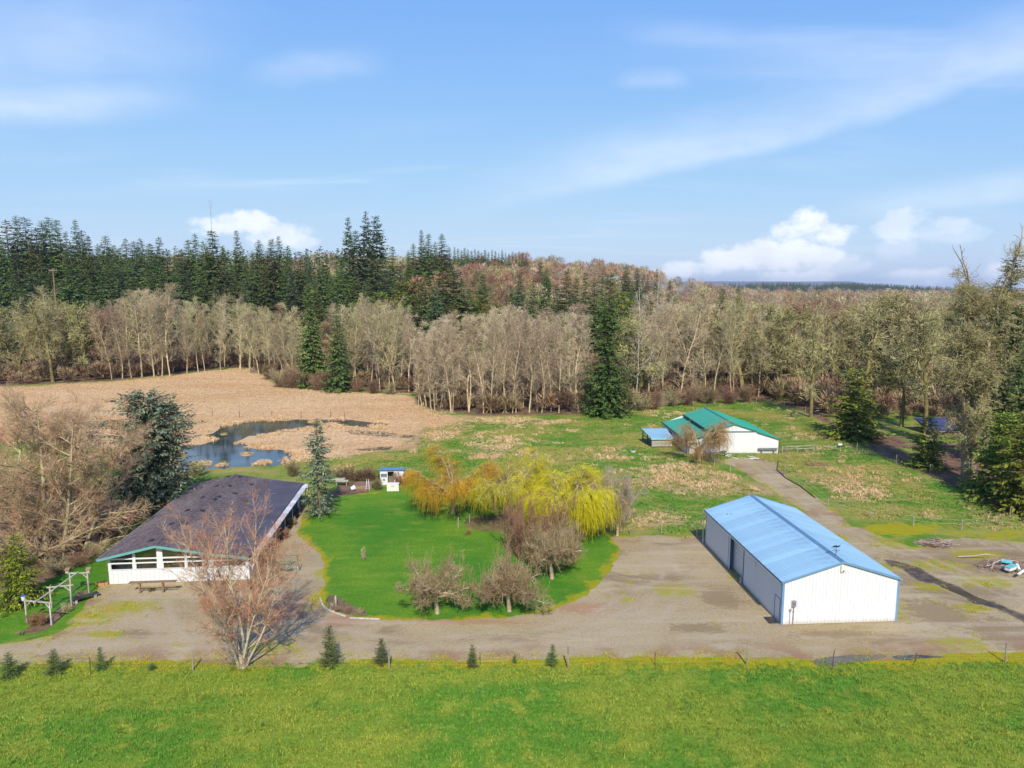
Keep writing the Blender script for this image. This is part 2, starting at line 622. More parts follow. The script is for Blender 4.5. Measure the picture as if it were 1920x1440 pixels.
def resample(P, s):
    Q = []
    for i in range(len(P)):
        a, b = P[i], P[(i + 1) % len(P)]
        L = sqrt((a[0] - b[0]) ** 2 + (a[1] - b[1]) ** 2)
        k = max(1, int(L / s))
        for j in range(k):
            t = j / k
            Q.append((a[0] + (b[0] - a[0]) * t, a[1] + (b[1] - a[1]) * t))
    return Q


def rough_edge(P, s, amp, fr=0.6, seed=3):
    Q = np.array(resample(P, s))
    nx = fbm(Q[:, 0] * fr, Q[:, 1] * fr, seed, 4) - 0.5
    ny = fbm(Q[:, 0] * fr + 40, Q[:, 1] * fr + 9, seed + 5, 4) - 0.5
    Q[:, 0] += nx * amp * 2
    Q[:, 1] += ny * amp * 2
    return [tuple(q) for q in Q]


RUTS = [PX(p) for p in ([(-60, 1232), (150, 1222), (330, 1208), (560, 1200), (800, 1207), (1000, 1196), (1200, 1196), (1420, 1204), (1620, 1206), (1960, 1196)],
                         [(1000, 1196), (1120, 1160), (1210, 1110), (1290, 1082), (1368, 1082)], [(700, 1204), (590, 1180), (545, 1130), (535, 1085)], [(1100, 1185), (1230, 1150), (1260, 1080), (1240, 1030)],
                         [(1980, 1150), (1880, 1108), (1740, 1050), (1640, 1010), (1560, 970), (1490, 925), (1440, 885), (1410, 864)], [(330, 1208), (300, 1160), (290, 1120)])]


def sheet(name, P, z, mat, s=0.7, amp=0.3, grid=1.2, fr=0.7, seed=1, relief=0.0, kind='structure', label=None, smooth=2, spots=None):
    if smooth:
        P = chaikin(P, smooth)
    B = rough_edge(P, s, amp, fr, seed) if amp else resample(P, s)
    xs = np.array([b[0] for b in B])
    ys = np.array([b[1] for b in B])
    gx, gy = np.meshgrid(np.arange(xs.min(), xs.max(), grid), np.arange(ys.min(), ys.max(), grid))
    gx, gy = gx.ravel(), gy.ravel()
    rs = np.random.RandomState(seed)
    gx = gx + rs.uniform(-.3, .3, gx.size) * grid
    gy = gy + rs.uniform(-.3, .3, gy.size) * grid
    k = poly_sd(gx, gy, B) > grid * 0.45
    n = len(B)
    verts = [Vector(b) for b in B] + [Vector((a, b)) for a, b in zip(gx[k], gy[k])]
    r = delaunay_2d_cdt(verts, [], [list(range(n))], 1, 1e-4)
    V = np.array([(v[0], v[1], z) for v in r[0]])
    ed = poly_sd(V[:, 0], V[:, 1], B)
    ed = np.maximum(ed, 0)
    if relief:
        V[:, 2] += relief * S(ed / 1.5) * fbm(V[:, 0] * 0.4, V[:, 1] * 0.4, seed + 3)
    F = np.array([f for f in r[2] if len(f) == 3])
    # all triangles face up
    a, b, c = V[F[:, 0]], V[F[:, 1]], V[F[:, 2]]
    cr = (b[:, 0] - a[:, 0]) * (c[:, 1] - a[:, 1]) - (b[:, 1] - a[:, 1]) * (c[:, 0] - a[:, 0])
    F[cr < 0] = F[cr < 0][:, ::-1]
    at_ = {'edge': ed}
    for k, lst in (spots or {}).items():
        a = np.zeros(len(V))
        for (px, py, rx, ry) in lst:
            cx, cy = G(px, py)
            sx1, sy1 = abs(G(px + rx, py)[0] - cx), abs(G(px, py - ry)[1] - cy)
            a = np.maximum(a, np.exp(-((V[:, 0] - cx) / sx1) ** 2 - ((V[:, 1] - cy) / sy1) ** 2))
        at_[k] = a
    if spots:
        d = np.full(len(V), 99.0)
        for line in RUTS:
            for (a, b) in zip(line[:-1], line[1:]):
                ex, ey = b[0] - a[0], b[1] - a[1]
                t_ = np.clip(((V[:, 0] - a[0]) * ex + (V[:, 1] - a[1]) * ey) / (ex * ex + ey * ey), 0, 1)
                d = np.minimum(d, np.hypot(V[:, 0] - a[0] - t_ * ex, V[:, 1] - a[1] - t_ * ey))
        at_['rut'] = np.exp(-((d - .85) / .30) ** 2)
    me = np_mesh(name, V, F, [mat], False, None, at_)
    o = link(name, me)
    return tag(o, label, None, None, kind)


FOREST = PX([(-400, 735), (0, 724), (100, 719), (210, 714), (340, 700), (420, 690), (500, 688), (518, 722), (560, 727), (640, 731), (780, 738),
             (802, 768), (900, 779), (1090, 777), (1180, 769), (1240, 754), (1380, 748), (1450, 752), (1500, 768), (1560, 800), (1620, 838),
             (1700, 875), (1760, 898), (1850, 938), (1920, 965), (2200, 1060)]) + [(140, 60), (420, 60), (420, 420), (-420, 420), (-420, 210)]
LEFTWOOD = PX([(-500, 1040), (-100, 1120), (40, 1110), (120, 1075), (195, 1030), (235, 990), (250, 960), (210, 930), (150, 900), (-300, 880)])
LEFTGREEN = PX([(-700, 1000), (235, 960), (330, 905), (360, 915), (200, 1045), (205, 1100), (150, 1140), (118, 1180), (0, 1204), (-300, 1225)])
TANPATCH = [PX(p) for p in (
    [(1190, 880), (1260, 865), (1330, 875), (1400, 895), (1410, 925), (1330, 935), (1230, 925)],
    [(880, 830), (960, 815), (980, 850), (930, 870), (880, 858)],
    [(1120, 840), (1170, 832), (1180, 860), (1120, 868)],
    [(1430, 905), (1470, 930), (1380, 930), (1360, 905)],
    [(860, 778), (980, 782), (1100, 790), (1000, 800), (880, 792)],
    [(1500, 880), (1600, 890), (1680, 930), (1600, 940), (1520, 905)],
    [(560, 860), (780, 845), (900, 800), (800, 780), (700, 850)],
    [(1180, 960), (1260, 950), (1310, 985), (1180, 995)])]

GN = 0


def build_ground():
    ys = np.concatenate([np.arange(-120, 30, 10.0), np.arange(30, 262, 0.9), 262 + 3.2 * (1.05 ** np.arange(0, 108) - 1) / 0.05 * 1.0])
    ys = ys[ys < 15500]
    xs_core = np.arange(-165, 140, 0.9)
    step = 3.0 * 1.085 ** np.arange(0, 62)
    right = 140 + np.cumsum(step)
    left = -165 - np.cumsum(step)
    xs = np.concatenate([left[::-1], xs_core, right])
    xs = xs[(xs > -13000) & (xs < 13000)]
    gx, gy = np.meshgrid(xs, ys)
    x, y = gx.ravel(), gy.ravel()
    z = terr(x, y)
    near = (np.abs(x) < 450) & (y < 450)
    def mask(P, soft):
        r = np.zeros(x.shape)
        r[near] = S(poly_sd(x[near], y[near], P) / soft + 0.5)
        return r
    fo = mask(FOREST, 7.0)
    fo[~near & (y > 60)] = 1
    lw = mask(LEFTWOOD, 4.0)
    tan_ = 0.34 + 0.55 * (fbm(x / 9, y / 6, 21) - 0.5)
    for P in TANPATCH:
        tan_ = np.maximum(tan_, 0.9 * mask(P, 5.0) * (0.55 + 0.8 * fbm(x / 4, y / 3, 31)))
    tan_ = np.where(y < 56, 0.1, tan_)
    lush = S((49.4 - y) / 1.5 + 0.5 + (fbm(x / 3, y / 3, 41) - 0.5) * 1.2)
    green = mask(LEFTGREEN, 2.0) * (y > 53)
    moss = np.exp(-((y - 50.7 - (fbm(x / 7, y * 0, 77) - 0.5) * 1.4) / 1.25) ** 4) * (0.50 + 0.9 * fbm(x / 5, y / 3, 51))
    moss = np.maximum(moss, mask(PX([(1600, 985), (1700, 975), (1900, 985), (2000, 1000), (1880, 1012), (1760, 1005), (1680, 1030), (1640, 1010)]), 3) * (0.0 + 1.15 * fbm(x / 5, y / 4, 91)))
    # strips of grass under the far right trees, bare litter elsewhere
    gp = S((fbm(x / 16, y / 11, 61) - 0.50) / 0.10) * (x > 30) * (y < 240) * (poly_sd(x, y, PX([(1450, 700), (2300, 700), (2300, 960), (1900, 830), (1700, 850), (1560, 790)])) > 0)
    fo = fo * (1 - gp)
    duff = np.maximum(fo, lw)
    green = np.maximum(green * (1 - lw), gp * 0.42)
    far = S((y - 900) / 500)
    nx, ny = len(xs), len(ys)
    idx = np.arange(nx * ny).reshape(ny, nx)
    F = np.stack([idx[:-1, :-1], idx[:-1, 1:], idx[1:, 1:], idx[1:, :-1]], -1).reshape(-1, 4)
    me = np_mesh('ground', np.stack([x, y, z], -1), F, [mat_ground()], False, None,
                 {'tan': tan_, 'lush': lush, 'green': green, 'duff': duff, 'moss': moss, 'far': far})
    tag(link('ground', me), None, None, None, 'structure')


build_ground()

DRIVE = PX([(-120, 1270), (0, 1255), (60, 1249), (200, 1241), (340, 1239), (450, 1252), (560, 1252), (640, 1243), (700, 1236), (850, 1240), (960, 1238),
            (1150, 1234), (1300, 1232), (1450, 1235), (1560, 1240), (1700, 1236), (1800, 1228), (1990, 1216), (2100, 1195),
            (2100, 1030), (1960, 1018), (1860, 1012), (1780, 1006), (1720, 1030), (1670, 1012), (1620, 992), (1588, 984), (1562, 950),
            (1520, 925), (1480, 900), (1466, 880), (1450, 862), (1380, 858), (1350, 862), (1382, 880), (1412, 895), (1440, 915), (1480, 942), (1520, 965), (1490, 985), (1380, 1000),
            (1300, 1005), (1240, 1004), (1180, 1005), (1110, 1008), (900, 1015), (700, 1010), (600, 985), (590, 962), (572, 946),
            (548, 958), (470, 1075), (300, 1085), (205, 1092), (182, 1102), (150, 1150), (118, 1188), (40, 1206), (-120, 1222)])


DSTAIN = {'earth': [(1820, 1045, 170, 40), (1900, 1190, 90, 40), (1760, 1150, 70, 30), (1350, 1122, 46, 24), (1310, 1178, 66, 11), (1235, 1083, 60, 8), (1560, 1190, 90, 10), (1680, 1200, 80, 12), (1130, 1035, 50, 14), (120, 1232, 80, 8), (250, 1190, 60, 10), (1720, 1090, 60, 20), (1850, 1110, 60, 18), (560, 1130, 60, 30)],
          'mossy': [(1660, 1062, 40, 8), (1740, 1100, 40, 9), (1830, 1140, 40, 9), (1760, 1060, 60, 12), (1850, 1090, 60, 14), (1172, 1122, 13, 7), (1800, 1208, 70, 15), (1640, 1140, 52, 26), (1265, 1108, 46, 14), (165, 1160, 62, 16), (195, 1190, 46, 8), (238, 1138, 66, 14), (1385, 1082, 30, 8), (1178, 1093, 10, 4), (1690, 1020, 60, 14), (1560, 1010, 40, 8), (590, 1125, 16, 22), (605, 1075, 16, 14), (1830, 1040, 60, 14), (500, 1215, 60, 12)],
          'litter': [(455, 1252, 110, 20), (640, 1165, 60, 12), (540, 1140, 60, 30), (860, 1166, 160, 6), (1090, 1140, 60, 14), (480, 1090, 60, 26)]}


def drive_extra(nb, v, c):
    # bare tyre-worn earth, moss flecks and rusty leaf litter with their own outlines
    n = nb.noise(nb.mapping(v, (0.6, 1.1, 1)), 0.16, 5, 0.62, 0.6)
    c = nb.mix(nb.sstep(n, 0.54, 0.68, 0, 0.8), c, (0.190, 0.140, 0.078))
    n2 = nb.noise(v, 0.33, 6, 0.7, 0.4)
    c = nb.mix(nb.sstep(n2, 0.59, 0.68, 0, 0.75), c, moss_colour(nb, v))
    brk = nb.math('MULTIPLY', nb.math('SUBTRACT', nb.noise(nb.mapping(v, (.7, 1.2, 1)), 1.3, 8, 0.80, 0.3), 0.5), 3.2)
    for (k, col, am) in (('earth', (0.185, 0.130, 0.070), .65), ('mossy', None, .75), ('litter', (0.300, 0.150, 0.080), .6)):
        f = nb.sstep(nb.math('ADD', nb.attr(k), nb.math('MULTIPLY', brk, nb.sstep(nb.attr(k), 0.0, 0.3, 0, .8))), 0.34, 0.72, 0, am)
        c = nb.mix(f, c, col or moss_colour(nb, v))
    rb = nb.math('MULTIPLY', nb.attr('rut'), nb.sstep(nb.noise(v, 0.35, 5, 0.65), 0.36, 0.6, 0.1, 0.75))
    c = nb.mix(rb, c, nb.mix(nb.noise(v, 9.0, 3, 0.7), (0.235, 0.180, 0.115), (0.470, 0.385, 0.270)))
    # wheel-worn paler bands
    wv = nb.noise(nb.mapping(v, (.10, 1.0, 1), (0, 0, radians(4))), 0.75, 3, 0.5, 0.4)
    c = nb.mix(nb.sstep(wv, 0.55, 0.68, 0, 0.35), c, (0.420, 0.345, 0.240))
    m = nb.attr('edge')
    n3 = nb.noise(v, 0.24, 5, 0.6)
    return nb.mix(nb.math('MULTIPLY', nb.sstep(n3, 0.50, 0.62), nb.sstep(m, 0.3, 3.5, 0.85, 0)), c, (0.245, 0.145, 0.085))


sheet('driveway', DRIVE, 0.004, mat_sheet('driveway_gravel', gravel_colour, 0.0, 0.55, moss_colour, 0.75, 0.035, 11.0, 0.95, drive_extra), 0.5, 0.5, 0.42, 0.8, 5, 0.0, smooth=1, spots=DSTAIN)

LAWN = PX([(553, 992), (572, 958), (604, 945), (640, 925), (700, 925), (745, 912), (792, 905), (830, 915), (900, 930), (1000, 960), (1080, 985), (1140, 1003),
           (1156, 1020), (1160, 1040), (1132, 1085), (1090, 1122), (1030, 1148), (960, 1158), (850, 1162), (720, 1163), (645, 1155), (607, 1135),
           (600, 1110), (612, 1062), (602, 1035), (568, 1015)])
LSPOT = {'band': [(1152, 1045, 14, 16), (1140, 1072, 20, 18), (1118, 1098, 26, 16), (1090, 1122, 32, 14), (1055, 1140, 34, 10), (1010, 1152, 36, 6), (607, 1060, 14, 22), (600, 1100, 12, 14), (570, 1012, 18, 14), (572, 975, 12, 16)]}


def lawn_extra(nb, v, c):
    brk = nb.math('MULTIPLY', nb.math('SUBTRACT', nb.noise(v, 1.1, 7, 0.75, 0.3), 0.5), 2.4)
    e = nb.math('ADD', nb.attr('band'), nb.math('MULTIPLY', brk, nb.sstep(nb.attr('band'), 0.0, 0.35, 0, .7)))
    c = nb.mix(nb.sstep(e, 0.38, 0.72, 0, .9), c, moss_colour(nb, v))
    w = nb.noise(v, 0.22, 5, 0.6, 0.5)
    return nb.mix(nb.sstep(w, 0.56, 0.72, 0, 0.55), c, (0.175, 0.210, 0.026))


lawn_mat = mat_sheet('lawn_grass', lawn_colour, 0.1, 0.85, moss_colour, 0.6, 0.06, 7.0, extra=lawn_extra)
sheet('lawn', LAWN, 0.008, lawn_mat, 0.3, 0.55, 0.9, 0.9, 7, spots=LSPOT)

MEADOW = PX([(-420, 742), (0, 726), (100, 722), (210, 716), (340, 702), (420, 692), (500, 690), (518, 724), (640, 734), (780, 740), (800, 770), (880, 782),
             (890, 796), (830, 800), (780, 812), (770, 835), (720, 846), (640, 858), (560, 860), (470, 872), (390, 880), (340, 884), (250, 850), (100, 830), (-420, 800)])
sheet('meadow', MEADOW, 0.004, mat_sheet('dry_reed_meadow', tan_colour, 0, 3.0, lambda nb, v: pasture_colour(nb, v, 0.55), 0.9, 0.35, 1.6), 1.5, 1.6, 2.5, 0.15, 9, smooth=1)

POND = PX([(322, 842), (345, 834), (372, 836), (396, 828), (392, 818), (404, 805), (428, 797), (470, 789), (560, 787), (630, 786), (690, 790), (742, 797), (700, 801),
           (650, 800), (600, 802), (556, 806), (508, 814), (462, 819), (448, 828), (474, 840), (520, 843), (556, 851), (553, 866), (520, 873), (480, 876), (420, 878), (372, 881), (345, 887), (325, 877)])
POOLS = [PX(p) for p in ([(158, 800), (185, 790), (196, 806), (192, 834), (176, 838), (168, 820)], [(640, 806), (690, 808), (740, 812), (782, 816), (770, 822), (720, 820), (660, 814)], [(660, 841), (700, 839), (735, 836), (720, 842), (684, 846)])]


def mat_water():
    m, nb, p = new_mat('pond_water', 0.025, 0.95)
    v = nb.pos()
    c = nb.mix(nb.sstep(nb.noise(v, 0.12, 4), 0.4, 0.62), (0.030, 0.034, 0.026), (0.070, 0.072, 0.064))
    nb.set(p, 'Base Color', c)
    nb.set(p, 'Normal', nb.bump(nb.noise(nb.mapping(v, (0.6, 1.6, 1)), 1.6, 3, 0.5), 0.05, 0.05))
    return m


water_m = mat_water()
sheet('pond_water', POND, 0.012, water_m, 0.5, 1.5, 3.0, 0.35, 11, smooth=1)
for i, R in enumerate(POOLS):
    sheet('marsh_pool', R, 0.012, water_m, 0.5, 1.3, 2.0, 0.4, 61 + i, smooth=1)
reed_m = mat_sheet('reed_bed_straw', tan_colour, 0.0, 0.5, lambda nb, v: nb.mix(0.5, moss_colour(nb, v), (0.13, 0.09, 0.04)), 0.9, 0.2, 2.5)
REEDS = [PX(p) for p in (
    [(356, 868), (385, 864), (392, 871), (372, 876), (352, 876)], [(406, 868), (424, 862), (424, 872), (410, 876), (398, 876)], [(470, 868), (505, 862), (510, 871), (480, 874)],
    [(412, 812), (424, 810), (428, 815), (414, 818)], [(335, 852), (346, 850), (346, 858), (336, 860)], [(600, 795), (630, 792), (640, 797), (610, 800)], [(690, 798), (715, 798), (722, 805), (700, 806)], [(742, 813), (758, 813), (756, 818), (744, 818)], [(450, 850), (470, 848), (474, 856), (455, 857)], [(575, 790), (600, 789), (604, 794), (580, 795)])]
for i, R in enumerate(REEDS):
    sheet('reed_bed', R, 0.02, reed_m, 0.4, 0.55, 1.2, 0.5, 20 + i, 0.12, smooth=1)

mud_m = mat_sheet('wet_mud', lambda nb, v: nb.mix(nb.sstep(nb.noise(v, 1.4, 5), .38, .62), (0.060, 0.046, 0.036), (0.12, 0.09, 0.065)), 0.0, 0.5, lambda nb, v: nb.mix(0.25, gravel_colour(nb, v), moss_colour(nb, v)), bump=0.5, bdist=0.05, bscale=5, rough=0.6)
DITCH = PX([(1630, 1040), (1660, 1042), (1720, 1066), (1790, 1098), (1840, 1122), (1930, 1160), (2000, 1185), (2000, 1205), (1900, 1162), (1830, 1132), (1770, 1108), (1690, 1078)])
sheet('muddy_track', DITCH, 0.009, mud_m, 0.3, 0.9, 0.6, 0.55, 15, smooth=1)
PUDDLES = [PX(p) for p in (
    [(1755, 1092), (1785, 1096), (1815, 1112), (1850, 1126), (1880, 1142), (1850, 1136), (1800, 1116), (1770, 1104)],
    [(1520, 1236), (1560, 1230), (1620, 1228), (1665, 1228), (1660, 1236), (1600, 1242), (1560, 1252), (1530, 1250)],
    [(1668, 1229), (1720, 1228), (1780, 1231), (1740, 1236), (1680, 1238)])]
pud_m = simple('puddle_water', (0.05, 0.042, 0.034), (0.09, 0.075, 0.06), 0.6, 0.06, 0.5, world=True)
for i, R in enumerate(PUDDLES):
    sheet('puddle', R, 0.014, pud_m, 0.3, 0.16, 0.8, 1.2, 30 + i, smooth=1)

soil_m = mat_sheet('garden_soil', duff_colour, bump=0.8, bdist=0.08, bscale=5)
for i, P in enumerate(([(612, 935), (640, 905), (690, 902), (700, 922), (660, 928)], [(868, 985), (880, 965), (960, 968), (1050, 985), (1060, 1002), (960, 1000), (900, 996)],
                       [(606, 1132), (618, 1112), (650, 1128), (688, 1146), (690, 1156), (645, 1153)], [(512, 1062), (556, 1050), (552, 1058), (520, 1066)],
                       [(470, 1072), (560, 945), (572, 952), (500, 1052), (486, 1072)], [(98, 1172), (150, 1130), (170, 1108), (150, 1108), (110, 1145), (60, 1170), (40, 1190), (80, 1186)])):
    sheet('garden_bed_soil', PX(P), 0.0125, soil_m, 0.35, 0.25, 0.9, 0.9, 40 + i, smooth=1)

# ------------------------------------------------------------------ scatter (stuff only)
def scatter(name, pts, scl, rot, idx, meshes, label, mats=None):
    """pts (n,3); one object that places copies of a few small meshes"""
    n = len(pts)
    me = bpy.data.meshes.new(name)
    me.vertices.add(n)
    me.vertices.foreach_set('co', np.asarray(pts, np.float32).ravel())
    for nm, a, ty in (('scl', scl, 'FLOAT_VECTOR'), ('rot', rot, 'FLOAT_VECTOR'), ('idx', idx, 'INT')):
        at_ = me.attributes.new(nm, ty, 'POINT')
        if ty == 'INT':
            at_.data.foreach_set('value', np.asarray(a, np.int32))
        else:
            at_.data.foreach_set('vector', np.asarray(a, np.float32).ravel())
    o = link(name, me)
    tag(o, label, None, None, 'stuff')
    ng = bpy.data.node_groups.new(name, 'GeometryNodeTree')
    ng.interface.new_socket('Geometry', in_out='INPUT', socket_type='NodeSocketGeometry')
    ng.interface.new_socket('Geometry', in_out='OUTPUT', socket_type='NodeSocketGeometry')
    nb = NB(ng)
    gi = nb.node('NodeGroupInput')
    go = nb.node('NodeGroupOutput')
    ip = nb.node('GeometryNodeInstanceOnPoints')
    ip.inputs['Pick Instance'].default_value = True
    join = nb.node('GeometryNodeGeometryToInstance')
    # instances reach the join in reverse link order; the pick is random anyway
    for k, msh in enumerate(meshes):
        src = bpy.data.objects.new(name + '_source', msh)
        oi = nb.node('GeometryNodeObjectInfo')
        oi.inputs['Object'].default_value = src
        oi.inputs['As Instance'].default_value = False
        ng.links.new(oi.outputs['Geometry'], join.inputs[0])
    def na(nm, ty):
        q = nb.node('GeometryNodeInputNamedAttribute', data_type=ty)
        q.inputs['Name'].default_value = nm
        return q.outputs['Attribute']
    ng.links.new(gi.outputs[0], ip.inputs['Points'])
    ng.links.new(join.outputs[0], ip.inputs['Instance'])
    ng.links.new(na('idx', 'INT'), ip.inputs['Instance Index'])
    ng.links.new(na('scl', 'FLOAT_VECTOR'), ip.inputs['Scale'])
    ng.links.new(na('rot', 'FLOAT_VECTOR'), ip.inputs['Rotation'])
    ng.links.new(ip.outputs[0], go.inputs[0])
    md = o.modifiers.new('scatter', 'NODES')
    md.node_group = ng
    return o


def blades(rs, n, size, h0, h1, wd, lean, clump=0, name='tuft', mat=None):
    """n grass blades over a size x size patch (each one bent blade of two faces)"""
    if clump:
        cx, cy = rs.uniform(-size / 2, size / 2, (2, clump))
        k = rs.randint(0, clump, n)
        x = cx[k] + rs.normal(0, 0.10 + 0 * k, n)
        y = cy[k] + rs.normal(0, 0.10, n)
    else:
        x, y = rs.uniform(-size / 2, size / 2, (2, n))
    a = rs.uniform(0, 2 * pi, n)
    h = rs.uniform(h0, h1, n)
    l = rs.uniform(0.2, 1.0, n) * lean * h
    b = a + pi / 2 + rs.uniform(-.5, .5, n)
    w = wd * rs.uniform(.6, 1.3, n)
    V = np.zeros((n, 5, 3))
    for i, (t, ww) in enumerate(((0, 1), (0, -1), (.55, .8), (.55, -.8), (1, 0))):
        V[:, i, 0] = x + cos_(a) * l * t ** 1.7 + cos_(b) * w * ww / 2
        V[:, i, 1] = y + sin_(a) * l * t ** 1.7 + sin_(b) * w * ww / 2
        V[:, i, 2] = h * t * (1 - 0.25 * lean * t) - 0.01
    base = np.arange(n)[:, None] * 5
    F4 = base + np.array([[0, 1, 3, 2]])
    F3 = base + np.array([[2, 3, 4]])
    return np_mesh(name, V.reshape(-1, 3), [F4, F3], [mat])


cos_, sin_ = np.cos, np.sin


def patch_points(P, step, seed, inset=0.0, z=0.0, prob=None, jit=0.0):
    rs = np.random.RandomState(seed)
    xs = np.array([p[0] for p in P])
    ys = np.array([p[1] for p in P])
    gx, gy = np.meshgrid(np.arange(xs.min(), xs.max() + step, step), np.arange(ys.min(), ys.max() + step, step))
    gx, gy = gx.ravel(), gy.ravel()
    gx = gx + rs.uniform(-jit, jit, gx.size) * step
    gy = gy + rs.uniform(-jit, jit, gx.size) * step
    k = poly_sd(gx, gy, P) > inset
    gx, gy = gx[k], gy[k]
    if prob is not None:
        k = rs.uniform(0, 1, gx.size) < prob(gx, gy)
        gx, gy = gx[k], gy[k]
    return gx, gy, rs


def put_patches(name, label, gx, gy, rs, meshes, z=0.0, s0=1.0, s1=1.0, free=False):
    n = len(gx)
    r = np.zeros((n, 3))
    r[:, 2] = rs.uniform(0, 2 * pi, n) if free else rs.randint(0, 4, n) * pi / 2
    s = rs.uniform(s0, s1, (n, 1)) * np.ones((1, 3))
    zz_ = terr(gx, gy) + z
    scatter(name, np.stack([gx, gy, zz_], -1), s, r, rs.randint(0, len(meshes), n), meshes, label)


def grass_mat(name, colf, val=1.0, rough=0.7):
    m, nb, p = new_mat(name, rough, 0.2)
    v = nb.pos()
    c = nb.hsv(colf(nb, v), 0.5, 1.0, nb.sstep(nb.island(), 0, 1, 0.75 * val, 1.35 * val, 'LINEAR'))
    nb.set(p, 'Base Color', c)
    return m


rs0 = np.random.RandomState(5)
fm = grass_mat('field_blades', field_colour, 1.25)
FIELD = [(-44, 33), (44, 33), (46, 49.6), (-48, 49.6)]
fieldp = [blades(rs0, 1500, 2.3, 0.05, 0.17, 0.030, 0.9, 70, 'grass_patch', fm) for _ in range(4)]
gx, gy, rs = patch_points(FIELD, 2.0, 1)
put_patches('field_grass', 'green and yellowish grass of the open field in front of the gravel drive', gx, gy, rs, fieldp, 0.0, 0.95, 1.2)
clumpp = [blades(rs0, 46, .8, 0.14, 0.34, 0.035, 1.1, 4, 'field_tussock', fm) for _ in range(3)]
gx, gy, rs = patch_points(FIELD, 1.0, 12, 0, 0, lambda x, y: .55 * S((fbm(x / 4, y / 3, 33) - .46) / .12), .5)
put_patches('field_tussocks', 'taller tufts of grass standing in drifts in the green field', gx, gy, rs, clumpp, 0.0, .6, 1.25, True)
lm = grass_mat('lawn_blades', lawn_colour, 1.3)
lawnp = [blades(rs0, 900, 2.2, 0.03, 0.08, 0.028, 0.8, 90, 'lawn_patch', lm) for _ in range(3)]
gx, gy, rs = patch_points(chaikin(LAWN, 1), 2.0, 2, 1.0, 0.008)
put_patches('lawn_blades', 'short bright green blades of the mown lawn inside the gravel loop', gx, gy, rs, lawnp, 0.008)
gx, gy, rs = patch_points([q for q in LEFTGREEN if q[0] > -75], 2.0, 3, 0.8, 0.0, lambda x, y: (poly_sd(x, y, LEFTWOOD) < 0) * (y > 53.5) * 1.0)
put_patches('side_lawn_blades', 'short green blades of the lawn left of the house', gx, gy, rs, lawnp, 0.0)
mm = grass_mat('moss_blades', moss_colour, 1.3)
mossp = [blades(rs0, 400, 1.6, 0.02, 0.10, 0.035, 1.2, 40, 'moss_patch', mm) for _ in range(3)]
STRIP = [(-48, 48.6), (46, 48.6), (46, 51.6), (-48, 51.6)]
gx, gy, rs = patch_points(STRIP, 1.2, 4, 0.0, 0.0, lambda x, y: 0.25 + 0.6 * fbm(x / 4, y / 2, 51), 0.4)
put_patches('verge_moss', 'yellow green moss and weeds along the wire fence line', gx, gy, rs, mossp, 0.004, 0.7, 1.2, True)
stone_m = simple('gravel_stone', (.19, .15, .105), (.40, .33, .24), 3, .9, .1, objv=.4)
def stone(seed):
    r_ = np.random.RandomState(seed)
    v = np.array([(1, 0, 0), (.3, .9, 0), (-.8, .6, 0), (-.8, -.6, 0), (.3, -.9, 0), (.5, .3, .6), (-.4, .35, .7), (-.1, -.5, .6)]) * r_.uniform(.75, 1.2, (8, 3))
    return np_mesh('stone', v, [np.array([(0, 1, 5), (1, 2, 6), (1, 6, 5), (2, 3, 6), (3, 7, 6), (3, 4, 7), (4, 0, 7), (0, 5, 7), (5, 6, 7)])], [stone_m])
DR = chaikin(DRIVE, 1)
onyard = lambda x, y: (poly_sd(x, y, DR) > .2) * (poly_sd(x, y, chaikin(LAWN, 1)) < -.2) * (poly_sd(x, y, [(22.3, 56), (32.8, 56.6), (31.5, 75.6), (21, 75.2)]) < -.05) * (poly_sd(x, y, [(-38.6, 64.3), (-25.4, 65.5), (-27.5, 90.5), (-41, 89.5)]) < -.05)
gx, gy, rs = patch_points([(-45, 50), (46, 50), (46, 105), (-45, 105)], .62, 91, 0, 0, lambda x, y: onyard(x, y) * (.25 + .7 * S((fbm(x / 6, y / 5, 17) - .45) / .2)), .5)
put_patches('gravel_stones', 'loose pale stones lying on the gravel drive and yard', gx, gy, rs, [stone(i) for i in range(3)], .0, .02, .055, True)
weedp = [blades(rs0, 60, .7, 0.03, 0.14, 0.035, 1.3, 7, 'weed', mm) for _ in range(3)]
def weed_prob(x, y):
    e = poly_sd(x, y, DR)
    p = .5 * S((1.6 - e) / 1.4)
    for (px, py, rx, ry) in DSTAIN['mossy']:
        cx, cy = G(px, py)
        sx1, sy1 = abs(G(px + rx, py)[0] - cx), abs(G(px, py - ry)[1] - cy)
        p = np.maximum(p, .8 * np.exp(-((x - cx) / sx1) ** 2 - ((y - cy) / sy1) ** 2))
    return p * onyard(x, y) * S((fbm(x / 2, y / 2, 23) - .42) / .15)
gx, gy, rs = patch_points([(-45, 50), (46, 50), (46, 105), (-45, 105)], .55, 92, 0, 0, weed_prob, .5)
put_patches('gravel_weeds', 'small tufts of moss and weed growing through the gravel', gx, gy, rs, weedp, .004, .6, 1.3, True)
